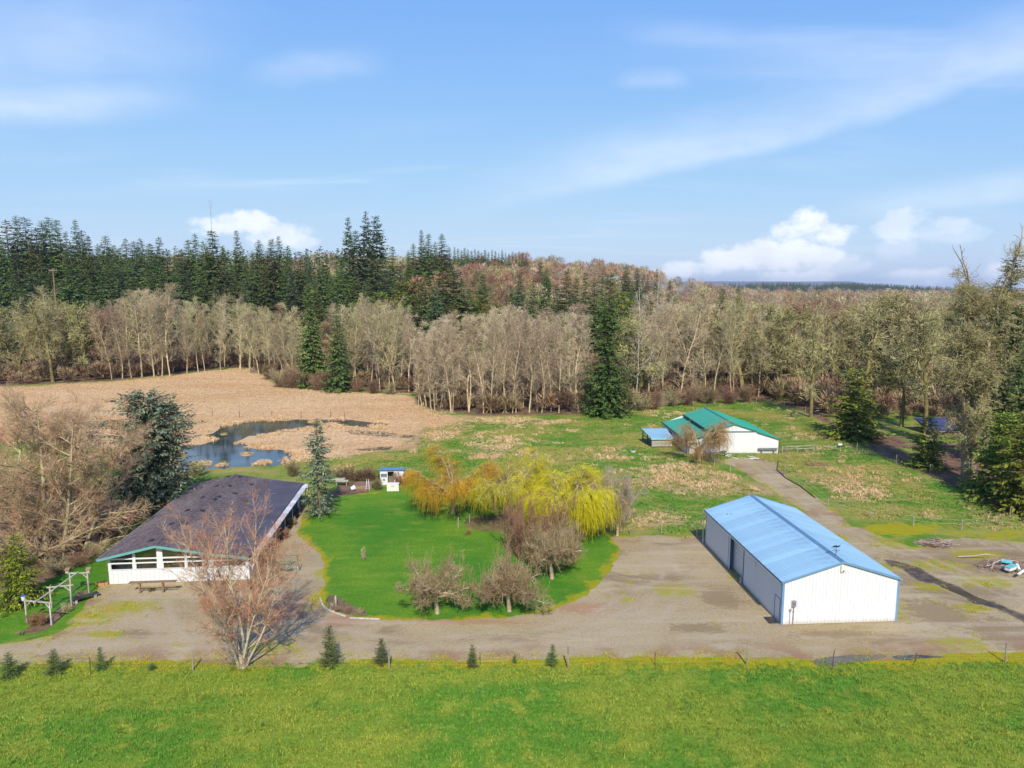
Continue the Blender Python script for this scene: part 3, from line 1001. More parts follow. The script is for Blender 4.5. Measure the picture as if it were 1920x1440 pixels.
# dry straw
tm = grass_mat('straw_blades', tan_colour, 1.30)
strawp = [blades(rs0, 1100, 5.6, 0.10, 0.34, 0.050, 2.4, 300, 'straw_patch', tm) for _ in range(4)]
gx, gy, rs = patch_points([(max(-210, q[0]), q[1]) for q in chaikin(MEADOW, 1)], 4.6, 6, 0.5, 0.0,
                          lambda x, y: (poly_sd(x, y, chaikin(POND, 1)) < -1.5) * 1.0, 0.15)
put_patches('meadow_straw', 'flattened pale straw of the dry reed meadow behind the pond', gx, gy, rs, strawp, 0.0, 0.9, 1.15, True)
reedp = [blades(rs0, 230, 2.0, 0.15, 0.65, 0.045, 1.2, 13, 'reed_clump', tm) for _ in range(3)]
rx, ry = [], []
for i, R in enumerate(REEDS):
    a, b, rs = patch_points(R, 1.25, 70 + i, 0.25, 0, lambda x, y: 0.5 + 0.6 * fbm(x / 3, y / 3, 8), 0.4)
    rx.append(a)
    ry.append(b)
a, b, rs = patch_points([(-75, 108), (-14, 108), (-14, 158), (-75, 158)], 1.5, 90, 0, 0, lambda x, y: S((poly_sd(x, y, chaikin(POND, 1)) + 2.6) / 1.8) * (poly_sd(x, y, chaikin(POND, 1)) < 2.0 * fbm(x / 4, y / 4, 19)) * S((fbm(x / 5, y / 5, 13) - .36) / .2), 0.45)
rx, ry = np.concatenate(rx + [a]), np.concatenate(ry + [b])
put_patches('pond_reeds', 'dry tan reeds standing in clumps in and around the pond', rx, ry, rs, reedp, 0.0, 0.7, 1.25, True)
# rough pasture: green tussocks and straw tufts
pm = grass_mat('pasture_blades', lambda nb, v: pasture_colour(nb, v, 0.36), 1.25)
pastp = [blades(rs0, 520, 3.0, 0.08, 0.30, 0.05, 1.1, 40, 'pasture_patch', pm) for _ in range(3)]
PAST = PX([(545, 905), (640, 868), (790, 838), (800, 800), (900, 784), (1100, 782), (1190, 775), (1245, 762), (1380, 752), (1480, 768), (1560, 806), (1650, 858), (1800, 922), (1925, 972),
           (1925, 1000), (1800, 990), (1630, 975), (1540, 935), (1470, 890), (1300, 850), (1430, 920), (1480, 960), (1330, 1000), (1170, 1000), (1000, 950), (800, 900)])
notb = lambda x, y: (poly_sd(x, y, [(28.5, 117), (47, 117), (46, 137), (28, 137)]) < 0) * (poly_sd(x, y, chaikin(DRIVE, 1)) < -0.4)
gx, gy, rs = patch_points(PAST, 2.7, 8, 0.3, 0, lambda x, y: notb(x, y) * 1.0, 0.2)
put_patches('pasture_grass', 'rough green and straw coloured grass of the pasture around the green roofed barn', gx, gy, rs, pastp, 0.0, 0.8, 1.2, True)
tuftp = [blades(rs0, 90, 1.5, 0.15, 0.55, 0.04, 1.2, 26, 'straw_tuft', tm) for _ in range(3)]
def tuft_prob(x, y):
    t = 0.16 * S((fbm(x / 9, y / 6, 21) - 0.5) / 0.14)
    for P in TANPATCH:
        t = np.maximum(t, 0.85 * S(poly_sd(x, y, P) / 4 + 0.4) * S((fbm(x / 4, y / 3, 31) - 0.34) / 0.2))
    return t * notb(x, y)
gx, gy, rs = patch_points(PAST, 0.95, 9, 0.3, 0, tuft_prob, 0.5)
put_patches('pasture_straw', 'tufts of tall dry straw in drifts over the pasture', gx, gy, rs, tuftp, 0.0, 0.6, 1.2, True)


# ------------------------------------------------------------------ trees: skeletons
def _nrm(v):
    l = sqrt(v[0] ** 2 + v[1] ** 2 + v[2] ** 2) or 1.0
    return (v[0] / l, v[1] / l, v[2] / l)


def _perp(d, a):
    if abs(d[2]) < 0.95:
        u = _nrm((d[1], -d[0], 0))
    else:
        u = (1, 0, 0)
    w = (d[1] * u[2] - d[2] * u[1], d[2] * u[0] - d[0] * u[2], d[0] * u[1] - d[1] * u[0])
    w = _nrm(w)
    return tuple(u[i] * cos(a) + w[i] * sin(a) for i in range(3))


def grow(segs, R, p, d, L, r, lev, P):
    q = P[lev]
    n = q['n']
    st = L / n
    wn, tr = q.get('w', .15), q.get('t', 0)
    az = R.uniform(0, 6.28)
    last = lev + 1 >= len(P)
    for i in range(n):
        d = _nrm((d[0] + R.gauss(0, wn), d[1] + R.gauss(0, wn), d[2] + R.gauss(0, wn) + tr))
        p2 = (p[0] + d[0] * st, p[1] + d[1] * st, p[2] + d[2] * st)
        t0, t1 = i / n, (i + 1) / n
        tip = q.get('tip', .3)
        ra, rb = r * (1 - t0 * (1 - tip)), r * (1 - t1 * (1 - tip))
        segs.append((lev, p, p2, ra, rb))
        if not last and t1 > q.get('c0', .2):
            kf = q['k']
            k = int(kf) + (R.random() < kf - int(kf))
            for _ in range(k):
                az += 2.4 + R.gauss(0, .5)
                s = R.random()
                bp = tuple(p[j] + (p2[j] - p[j]) * s for j in range(3))
                an = radians(q['a'] + R.gauss(0, q.get('av', 10)))
                pr = _perp(d, az)
                cd = _nrm(tuple(d[j] * cos(an) + pr[j] * sin(an) for j in range(3)))
                prof = q.get('prof', lambda t: 1 - .6 * t)(t0 + s / n)
                cl_ = q['len'] * prof * R.uniform(.7, 1.25)
                if cl_ > .05:
                    grow(segs, R, bp, cd, cl_, min(q['r'] * (0.5 + .5 * prof), rb * .8), lev + 1, P)
        p = p2
    return p, d


def seg_mesh(name, segs, sides, mat, minr=0.0, smooth=True):
    if not segs:
        return None
    A = np.array([s[1] for s in segs], float)
    B = np.array([s[2] for s in segs], float)
    ra = np.maximum(np.array([s[3] for s in segs]), minr)
    rb = np.maximum(np.array([s[4] for s in segs]), minr)
    D = B - A
    D /= np.linalg.norm(D, axis=1)[:, None] + 1e-9
    U = np.where(np.abs(D[:, 2:3]) < .9, np.array([[0, 0, 1.0]]), np.array([[1.0, 0, 0]]))
    X_ = np.cross(D, U)
    X_ /= np.linalg.norm(X_, axis=1)[:, None] + 1e-9
    Y_ = np.cross(X_, D)
    n = len(segs)
    V = np.zeros((n, 2, sides, 3))
    for i in range(sides):
        t = 2 * pi * i / sides
        o = X_ * cos(t) + Y_ * sin(t)
        V[:, 0, i] = A - D * (ra * .25)[:, None] + o * ra[:, None]
        V[:, 1, i] = B + o * rb[:, None]
    base = np.arange(n)[:, None] * (2 * sides)
    F = []
    for i in range(sides):
        j = (i + 1) % sides
        F.append(base + np.array([[i, j, sides + j, sides + i]]))
    return np_mesh(name, V.reshape(-1, 3), np.concatenate(F), [mat], smooth)


def join_np(name, meshes):
    """join mesh datas (same single material) into one"""
    Vs, Fs, off = [], {}, 0
    for me in meshes:
        if me is None:
            continue
        v = np.zeros(len(me.vertices) * 3, np.float32)
        me.vertices.foreach_get('co', v)
        Vs.append(v.reshape(-1, 3))
        lt = np.zeros(len(me.polygons), np.int32)
        me.polygons.foreach_get('loop_total', lt)
        li = np.zeros(len(me.loops), np.int32)
        me.loops.foreach_get('vertex_index', li)
        for k in np.unique(lt):
            sel = np.repeat(lt == k, lt)
            Fs.setdefault(int(k), []).append(li[sel].reshape(-1, k) + off)
        off += len(me.vertices)
    m0 = [me for me in meshes if me is not None][0]
    out = np_mesh(name, np.concatenate(Vs), [np.concatenate(f) for f in Fs.values()], [m0.materials[0]], False)
    for me in meshes:
        if me is not None:
            bpy.data.meshes.remove(me)
    return out


def split_tree(segs, bark, twig, cut=2, minr=0.012, limb_sides=5):
    tr = seg_mesh('trunk', [s for s in segs if s[0] == 0], 7, bark)
    for_limb = seg_mesh('l', [s for s in segs if 0 < s[0] < cut], limb_sides, bark, minr)
    t = join_np('trunk', [tr, for_limb]) if for_limb else tr
    c = seg_mesh('crown', [s for s in segs if s[0] >= cut], 3, twig, minr)
    return t, c


def top_of(*ms):
    h = 0
    for me in ms:
        v = np.zeros(len(me.vertices) * 3, np.float32)
        me.vertices.foreach_get('co', v)
        h = max(h, float(v[2::3].max()))
    return h


# ------------------------------------------------------------------ bark, twig and needle materials
def bark(name, c1, c2, c3=None, scale=2.0):
    return simple(name, c1, c2, scale, 0.9, 0.15, objv=.15, bump=.6, bscale=9, c3=c3)


def twig(name, c1, c2, objv=.28, islv=.35, hue=.022, scale=.5):
    return simple(name, c1, c2, scale, 0.85, 0.15, objv=objv, islv=islv, hue=hue)


M_ALDER = bark('pale_alder_bark', (0.44, 0.33, 0.17), (0.58, 0.49, 0.34), (0.44, 0.29, 0.07))
M_ALTW = twig('alder_twigs', (0.400, 0.300, 0.190), (0.530, 0.420, 0.280))
M_GRTW = twig('lichen_twigs', (0.340, 0.290, 0.140), (0.480, 0.415, 0.230))
M_BRUSH = twig('brush_twigs', (0.170, 0.110, 0.060), (0.270, 0.195, 0.110), .25, .45)
M_OAKB = bark('mossy_oak_bark', (0.13, 0.095, 0.05), (0.22, 0.18, 0.07), (0.20, 0.17, 0.035))
M_OAKT = twig('mossy_oak_twigs', (0.225, 0.190, 0.070), (0.430, 0.375, 0.185), .25, .6)
M_BROT = twig('brown_twigs', (0.270, 0.165, 0.095), (0.380, 0.250, 0.160), .22, .35)
M_REDT = twig('reddish_wood_twigs', (0.330, 0.165, 0.095), (0.430, 0.245, 0.150), .24, .35)
M_DARKB = bark('dark_conifer_bark', (0.10, 0.075, 0.055), (0.18, 0.14, 0.10))


def needle(name, c1, c2, c3=None, objv=.34, islv=.45, hue=.03):
    return simple(name, c1, c2, .55, 0.75, 0.2, objv=objv, islv=islv, hue=hue, c3=c3)


M_FIR = needle('fir_needles', (0.052, 0.088, 0.022), (0.090, 0.130, 0.030), (0.125, 0.150, 0.034))
M_FIRB = needle('blue_fir_needles', (0.044, 0.074, 0.034), (0.074, 0.108, 0.046), (0.100, 0.126, 0.042))
M_FIRO = needle('olive_fir_needles', (0.062, 0.100, 0.022), (0.105, 0.150, 0.030), (0.140, 0.160, 0.034))
M_YEW = needle('cedar_sprays', (0.085, 0.125, 0.012), (0.165, 0.185, 0.016), (0.140, 0.125, 0.014))
M_SPRUCE = needle('spruce_needles', (0.045, 0.108, 0.020), (0.082, 0.165, 0.028))
M_BLUE = needle('blue_spruce_needles', (0.100, 0.145, 0.090), (0.175, 0.220, 0.145), (0.270, 0.245, 0.080), .05, .55)


# ------------------------------------------------------------------ bare tree prototypes
def alder(seed, H=20.0, twm=None, bk=None, c0=.12, spread=1.0, dens=1.0, minr=.015):
    R = random.Random(seed)
    P = [dict(n=13, w=.05, t=.03, c0=c0, k=2.3 * dens, a=42, av=12, len=H * .20 * spread, r=.042, tip=.15, prof=lambda t: (.45 + 1.4 * t if t < .45 else 1.50 - 1.15 * t)),
         dict(n=5, w=.10, t=.10, c0=.1, k=1.9 * dens, a=38, av=12, len=H * .075, r=.026, tip=.3),
         dict(n=3, w=.12, t=.06, c0=.1, k=1.5, a=35, av=12, len=H * .045, r=.016, tip=.5),
         dict(n=2, w=.15, t=.04, tip=.6)]
    segs = []
    grow(segs, R, (0, 0, -.3), (R.gauss(0, .08), R.gauss(0, .08), 1), H * .97, H * .0058 + .02, 0, P)
    return split_tree(segs, bk or M_ALDER, twm or M_ALTW, 2, minr)


def oak(seed, H=20.0, twm=None, bk=None, wide=1.0, dens=1.0, fork=.25, minr=.026, lean=.10):
    R = random.Random(seed)
    P = [dict(n=8, w=.10, t=.05, c0=fork, k=2.1, a=55, av=14, len=H * .40 * wide, r=H * .009, tip=.25, prof=lambda t: 1.1 - .75 * t),
         dict(n=6, w=.24, t=.05, c0=.15, k=1.9 * dens, a=48, av=18, len=H * .15, r=.075, tip=.35),
         dict(n=4, w=.32, t=.04, c0=.1, k=1.7 * dens, a=48, av=18, len=H * .075, r=.05, tip=.45),
         dict(n=2, w=.34, t=.02, c0=.0, k=.55, a=48, av=15, len=H * .04, r=.036, tip=.5),
         dict(n=1, w=.2, tip=.6)]
    segs = []
    grow(segs, R, (0, 0, -.4), (R.gauss(0, lean), R.gauss(0, lean), 1), H * .85, H * .02, 0, P)
    return split_tree(segs, bk or M_OAKB, twm or M_OAKT, 2, minr)


def shrub(seed, H=4.0, twm=None, bk=None, stems=16, splay=.45, minr=.012, dens=1.0):
    R = random.Random(seed)
    P = [dict(n=5, w=.10, t=.05, c0=.1, k=2.4 * dens, a=30, av=12, len=H * .38, r=.022, tip=.3),
         dict(n=3, w=.15, t=.06, c0=.1, k=2.2 * dens, a=35, av=12, len=H * .18, r=.014, tip=.4),
         dict(n=2, w=.18, t=.03, tip=.5)]
    segs = []
    for i in range(stems):
        a = R.uniform(0, 6.28)
        q = splay * sqrt(R.random())
        grow(segs, R, (cos(a) * q * H * .12, sin(a) * q * H * .12, -.1), _nrm((cos(a) * q, sin(a) * q, 1)), H * R.uniform(.6, 1.0), .015 + H * .005, 0, P)
    return split_tree(segs, bk or M_BROT, twm or M_BROT, 1, minr)


# ------------------------------------------------------------------ conifer prototypes
def fronds(name, P0, D0, Ls, Ws, mat, rs, tilt=.35):
    P0, D0 = np.array(P0), np.array(D0)
    Ls, Ws = np.array(Ls), np.array(Ws)
    n = len(P0)
    D0 = D0 / (np.linalg.norm(D0, axis=1)[:, None] + 1e-9)
    up = np.array([[0, 0, 1.0]]) + rs.normal(0, tilt, (n, 3))
    sd = np.cross(D0, up)
    sd /= np.linalg.norm(sd, axis=1)[:, None] + 1e-9
    nn = np.cross(sd, D0)
    V = np.zeros((n, 4, 3))
    V[:, 0] = P0
    V[:, 1] = P0 + D0 * (Ls * .45)[:, None] + sd * (Ws / 2)[:, None] + nn * (Ls * .06)[:, None]
    V[:, 2] = P0 + D0 * Ls[:, None] - nn * (Ls * .10)[:, None]
    V[:, 3] = P0 + D0 * (Ls * .45)[:, None] - sd * (Ws / 2)[:, None] + nn * (Ls * .06)[:, None]
    F = np.arange(n)[:, None] * 4 + np.array([[0, 1, 2, 3]])
    return np_mesh(name, V.reshape(-1, 3), F, [mat])


def conifer(seed, H=28.0, Rm=4.0, base=.06, prof=None, droop=-.15, spacing=.55, nb=6, fl=.9, fw=.34, per=9, mat=None, gaps=.08, bk=None,
            trunk_r=None, lean=0.0, upturn=.25, tops=1, tilt=.95, even=0.0):
    rs = np.random.RandomState(seed)
    R = random.Random(seed)
    prof = prof or (lambda t: (1 - t) ** .85 * .97 + .03)
    P0, D0, Ls, Ws, st = [], [], [], [], []
    stems = [(0, 0, 1.0)] + [(R.uniform(-.5, .5) * Rm * .6, R.uniform(-.5, .5) * Rm * .6, R.uniform(.75, .92)) for _ in range(tops - 1)]
    trunk = []
    for (ox, oy, hs) in stems:
        hh = H * hs
        tr = (trunk_r or H * .011)
        lx, ly = R.gauss(0, lean) * hh, R.gauss(0, lean) * hh
        axis = lambda t: (ox + lx * t * t + sin(t * 7 + seed) * lean * 2, oy + ly * t * t, hh * t)
        for i in range(8):
            a, b = axis(i / 8), axis((i + 1) / 8)
            if i == 0:
                a = (a[0], a[1], -.4)
            trunk.append((0, a, b, tr * (1 - i / 8.3), tr * (1 - (i + 1) / 8.3)))
        z = base * hh
        while z < hh * .985:
            t = z / hh
            tt = max(0, (t - base) / (1 - base))
            br = Rm * prof(tt) * (1 if hs == 1 else .75)
            c = axis(t)
            k = max(3, int(nb * (.6 + .4 * max(even, 1 - tt)) + R.random()))
            a0 = R.uniform(0, 6.28)
            for j in range(k):
                if R.random() < gaps:
                    continue
                a = a0 + j * 2 * pi / k + R.gauss(0, .25)
                L = max(.10, br * R.uniform(.52, 1.22))
                el = droop + .75 * max(0, tt - .55) + R.gauss(0, .09)
                dx, dy = cos(a), sin(a)
                m = max(3, int(per * min(1, .35 + L / Rm)))
                bz = c[2] + R.uniform(-1.3, 1.3) * spacing * (1 if tt < .9 else .4)
                tip = (c[0] + dx * L, c[1] + dy * L, bz + L * el + L * upturn * .3)
                st.append((1, (c[0], c[1], bz), tip, .012 + L * .008, .008))
                for q in range(m):
                    s = .18 + .82 * (q + R.random() * .8) / m
                    zz2 = bz + L * s * el + upturn * .3 * L * s * s
                    sd = (1 if q % 2 else -1) * R.uniform(.3, 1.0)
                    P0.append((c[0] + dx * L * s, c[1] + dy * L * s, zz2))
                    D0.append((dx * .75 - dy * sd, dy * .75 + dx * sd, el * .6 + R.gauss(-.30, .35)))
                    f = fl * R.uniform(.6, 1.25) * (1.1 - .45 * s) * (.55 + .45 * max(even, 1 - tt)) * min(1.0, .34 + 1.3 * br / Rm)
                    Ls.append(f)
                    Ws.append(f * fw / .9 * R.uniform(.8, 1.3))
                P0.append(tip)
                D0.append((dx, dy, el * .5))
                Ls.append(fl * .5)
                Ws.append(fw * .5)
            z += spacing * R.uniform(.7, 1.3) * (.55 + .45 * max(even * .5, 1 - tt))
        P0.append(axis(.955))
        D0.append((0.02, 0, 1))
        Ls.append(hh * .05)
        Ws.append(fw * .5)
    cr = fronds('crown', P0, D0, Ls, Ws, mat or M_FIR, rs, tilt)
    tk = join_np('trunk', [seg_mesh('a', trunk, 7, bk or M_DARKB), seg_mesh('b', st, 3, bk or M_DARKB)])
    return tk, cr


PROTO = {}


def proto(key, fn):
    t, c = fn
    PROTO.setdefault(key, []).append((t, c, top_of(t, c)))


for i in range(6):
    proto('alder', alder(100 + i, 20.0, spread=[.8, 1.0, .9, 1.1, .7, 1.2][i], dens=[1, .85, 1.1, .8, 1, .9][i], c0=[.12, .24, .16, .10, .28, .14][i]))
for i in range(3):
    proto('lichen', alder(120 + i, 19.0, M_GRTW, None, .25, 1.35, 1.05))
for i in range(4):
    proto('oak', oak(140 + i, 20.0, wide=[.85, 1, 1.1, .9][i]))
for i in range(2):
    proto('brown', oak(160 + i, 16.0, M_BROT, None, .9, 1.0))
for i in range(2):
    proto('reddish', alder(170 + i, 16.0, M_REDT, None, .2, 1.5, 1.0, .02))
for i in range(2):
    proto('thin', alder(180 + i, 16.0, M_ALTW, None, .22, .42, .8, .016))
for i in range(3):
    proto('shrub', shrub(200 + i, 4.5, [M_BRUSH, M_GRTW, M_BROT][i]))
for i in range(6):
    proto('fir', conifer(300 + i, 28, [5.6, 6.4, 5.0, 6.0, 7.0, 5.4][i], .03, [lambda t: (1 - t) ** .95 + .02, lambda t: (1 - t) ** .85 * (.9 + .16 * sin(t * 23)) + .02, lambda t: (1 - t) ** 1.05 + .03, lambda t: (1 - t) ** .9 * (.85 + .22 * sin(t * 17 + 2)) + .02, lambda t: (1 - t) ** 1.15 * (.9 + .2 * sin(t * 29)) + .015, lambda t: (1 - t) ** .75 * (.8 + .3 * sin(t * 13 + 1)) + .015][i], mat=[M_FIR, M_FIRB, M_FIRO, M_FIR, M_FIR, M_FIRO][i], fl=1.2, fw=.46, spacing=.50, nb=9, per=13, gaps=.16, droop=-.28))
for i in range(2):
    proto('oldfir', conifer(320 + i, 36, 4.6, .22, lambda t: (.35 + .65 * sin(pi * min(1, .25 + t * .8))) * (1 - t ** 4 * .7), -.18, .62, 8, 1.35, .7, 9, M_FIRB, .24, lean=.01))
for i in range(2):
    proto('yew', conifer(340 + i, 11, 3.8, .02, lambda t: (1 - t) ** .5 * (.85 + .2 * sin(t * 15 + i)), -.10, .34, 9, .85, .42, 12, M_YEW, .10))
for i in range(3):
    proto('sapling', conifer(360 + i, 2.4, .85, .03, lambda t: (1 - t) ** .8 + .05, .22, .11, 8, .34, .13, 10, needle('young_spruce_needles', (0.075, 0.130, 0.026), (0.125, 0.185, 0.036)), .08, trunk_r=.03, tilt=.8))
NTREE = [0]


def tree(name, label, cat, group, kind, x, y, H, width=1.0, rot=None, var=None, z=None):
    v = PROTO[kind]
    NTREE[0] += 1
    k = NTREE[0]
    t, c, h0 = v[(k * 7 + k // 3) % len(v) if var is None else var % len(v)]
    R = random.Random(k * 13 + 5)
    s = H / h0
    o = thing(name, label, cat, (x, y, tz(x, y) if z is None else z), R.uniform(0, 6.28) if rot is None else rot, group, (s * width, s * width, s))
    link('trunk', t, o)
    link('crown', c, o)
    return o


def tree_px(name, label, cat, group, kind, px, D, top, width=1.0, **k):
    x, zt = at(px, top, D)
    return tree(name, label, cat, group, kind, x, D, max(2.0, zt - tz(x, D)), width, **k)

ORD = ('leftmost second third fourth fifth sixth seventh eighth ninth tenth eleventh twelfth thirteenth fourteenth fifteenth sixteenth seventeenth eighteenth nineteenth twentieth '
       'twenty-first twenty-second twenty-third twenty-fourth twenty-fifth twenty-sixth twenty-seventh twenty-eighth twenty-ninth thirtieth thirty-first thirty-second thirty-third thirty-fourth thirty-fifth '
       'thirty-sixth thirty-seventh thirty-eighth thirty-ninth fortieth forty-first forty-second forty-third forty-fourth forty-fifth forty-sixth').split()


def ordinal(i):
    return ORD[i] if i == 0 else ORD[i] + ' from the left'


# ------------------------------------------------------------------ building materials
def paint(name, c, rough=.5, spec=.4, dirt=.10, scale=1.2):
    d = tuple(q * (1 - dirt) for q in c)
    return simple(name, c, d, scale, rough, spec, bump=.05)


def clad_white():
    m, nb, p = new_mat('white_painted_metal', .45, .4)
    v = nb.node('ShaderNodeNewGeometry').outputs['Position']
    st = nb.noise(nb.mapping(v, (3.0, 3.0, .12)), 2.0, 4, .6)
    z = nb.node('ShaderNodeSeparateXYZ', {0: v}).outputs[2]
    sp = nb.math('ADD', z, nb.math('MULTIPLY', nb.noise(nb.mapping(v, (2, 2, .6)), 1.5, 5, .7), -.55))
    c = nb.mix(nb.sstep(st, .50, .75, 0, .55), (.655, .655, .64), (.57, .565, .54))
    c = nb.mix(nb.sstep(sp, -.25, .20, .6, 0), c, (.40, .34, .26))
    nb.set(p, 'Base Color', c)
    return m


W_WHITE = clad_white()
W_WOOD = paint('white_painted_wood', (.64, .64, .62), .6, dirt=.03)
B_ROOF = simple('blue_roof_metal', (.215, .365, .470), (.250, .410, .520), .25, .45, .4, objv=.10, c3=(.190, .330, .430))
B_TRIM = paint('blue_trim', (.150, .275, .410), .4)
B_CAP = paint('dark_blue_ridge', (.100, .195, .320), .4)
G_ROOF = simple('green_roof_metal', (.016, .225, .145), (.026, .260, .175), .4, .45, .4, objv=.06, c3=(.016, .195, .135))
G_TRIM = paint('green_trim', (.035, .17, .13), .5)
TEAL = paint('teal_fascia', (.13, .33, .30), .5)
DARKM = simple('dark_metal', (.02, .021, .024), (.05, .05, .055), 2, .5, .4)
GREYM = simple('galvanised_metal', (.33, .34, .35), (.45, .46, .47), 3, .4, .5, metal=.6)
NAVY = paint('dark_blue_wall', (.025, .055, .105), .6)
PGREY = simple('weathered_post_wood', (.34, .30, .24), (.46, .42, .35), 3, .9, .1, objv=.2, bump=.5, bscale=18)
PBROWN = simple('brown_wood', (.20, .13, .07), (.30, .20, .11), 3, .85, .15, objv=.15, bump=.4, bscale=18)
BRICK = simple('terracotta', (.40, .16, .08), (.50, .22, .11), 4, .9, .1)
CREAM = paint('cream_panel', (.72, .69, .58), .6)
PLASTB = simple('blue_plastic', (.03, .12, .35), (.04, .15, .42), 2, .4, .4)
PLASTG = simple('green_plastic', (.02, .17, .10), (.03, .21, .13), 2, .4, .4)
STRAWM = tm
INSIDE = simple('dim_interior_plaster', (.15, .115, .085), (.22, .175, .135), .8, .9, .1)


def mat_shingle():
    m, nb, p = new_mat('purple_brown_shingle', .9, .15)
    v = nb.objco()
    a = nb.noise(nb.mapping(v, (1, .35, 1)), .30, 5, .6, .5)
    cells = nb.node('ShaderNodeTexWhiteNoise', noise_dimensions='2D')
    sp = nb.node('ShaderNodeSeparateXYZ', {0: v})
    cx = nb.math('FLOOR', nb.math('MULTIPLY', sp.outputs[1], 3.1))
    cy = nb.math('FLOOR', nb.math('MULTIPLY', sp.outputs[0], 4.98))
    nb.set(cells, 'Vector', nb.node('ShaderNodeCombineXYZ', {0: cx, 1: cy}).outputs[0])
    c = nb.mix(nb.sstep(a, .38, .64), (.106, .083, .082), (.142, .116, .112))
    c = nb.mix(nb.sstep(a, .55, .75, 0, .6), c, (.180, .130, .122))
    c = nb.hsv(c, .5, 1.0, nb.sstep(cells.outputs['Value'], 0, 1, .72, 1.28, 'LINEAR'))
    nb.set(p, 'Base Color', c)
    nb.set(p, 'Normal', nb.bump(nb.noise(v, 14, 3), .3, .02))
    return m


def mat_glass(name='window_glass'):
    m = bpy.data.materials.new(name)
    m.use_nodes = True
    t = m.node_tree
    nb = NB(t)
    for n in list(t.nodes):
        t.nodes.remove(n)
    fr = nb.node('ShaderNodeFresnel', {0: 1.5})
    tr = nb.node('ShaderNodeBsdfTransparent', {0: (.80, .84, .83, 1)})
    gl = nb.node('ShaderNodeBsdfGlossy', {0: (.9, .9, .9, 1), 1: .02})
    mx = nb.node('ShaderNodeMixShader', {0: nb.math('ADD', fr.outputs[0], .09), 1: tr.outputs[0], 2: gl.outputs[0]})
    nb.node('ShaderNodeOutputMaterial', {0: mx.outputs[0]})
    return m


SHINGLE = mat_shingle()
GLASS = mat_glass()
MEMBR = simple('dark_slate_roof', (.062, .060, .078), (.085, .082, .102), .5, .8, .2, bump=.3, bscale=9)


def local_frame(org, az):
    """point in the local frame of a building whose front-left corner is org and whose long side heads az"""
    ca, sa = cos(az), sin(az)
    def to_local(x, y):
        dx, dy = x - org[0], y - org[1]
        return (dx * ca - dy * sa, dx * sa + dy * ca)
    def to_world(lx, ly):
        return (org[0] + lx * ca + ly * sa, org[1] - lx * sa + ly * ca)
    return to_local, to_world


# ------------------------------------------------------------------ ribbed metal panels
def rib_profile(w, k, h=.022, rw=.05):
    pts = [(0.0, 0.0)]
    st = w / k
    for i in range(k):
        c = st * (i + .5)
        pts += [(c - rw, 0), (c - rw * .5, h), (c + rw * .5, h), (c + rw, 0)]
    pts.append((w, 0.0))
    return pts


def wall_panel(name, x0, w, z0, ztop, m, k=3, h=.034):
    """panel in the xz plane, ribs towards -y; ztop(x) gives the top edge; x0 is where it starts"""
    V, F = [], []
    for (px, d) in rib_profile(w, k, h):
        V += [(px, -d, z0), (px, -d, ztop(x0 + px))]
    for i in range(len(V) // 2 - 1):
        F.append((2 * i, 2 * i + 2, 2 * i + 3, 2 * i + 1))
    me = bpy.data.meshes.new(name)
    me.from_pydata(V, [], F)
    me.materials.append(m)
    return me


def roof_panel(name, w, a, b, m, k=3, h=.020):
    """panel that runs in the xz plane from a=(x,z) up to b=(x,z); ribs upward; w along y"""
    d = Vector((b[0] - a[0], 0, b[1] - a[1])).normalized()
    n = Vector((-d.z, 0, d.x)) if d.x > 0 else Vector((d.z, 0, -d.x))
    V, F = [], []
    for (py, e) in rib_profile(w, k, h):
        for q in (a, b):
            V.append((q[0] + n.x * e, py, q[1] + n.z * e))
    for i in range(len(V) // 2 - 1):
        f = (2 * i, 2 * i + 2, 2 * i + 3, 2 * i + 1)
        F.append(f if d.x < 0 else f[::-1])
    me = bpy.data.meshes.new(name)
    me.from_pydata(V, [], F)
    me.materials.append(m)
    return me


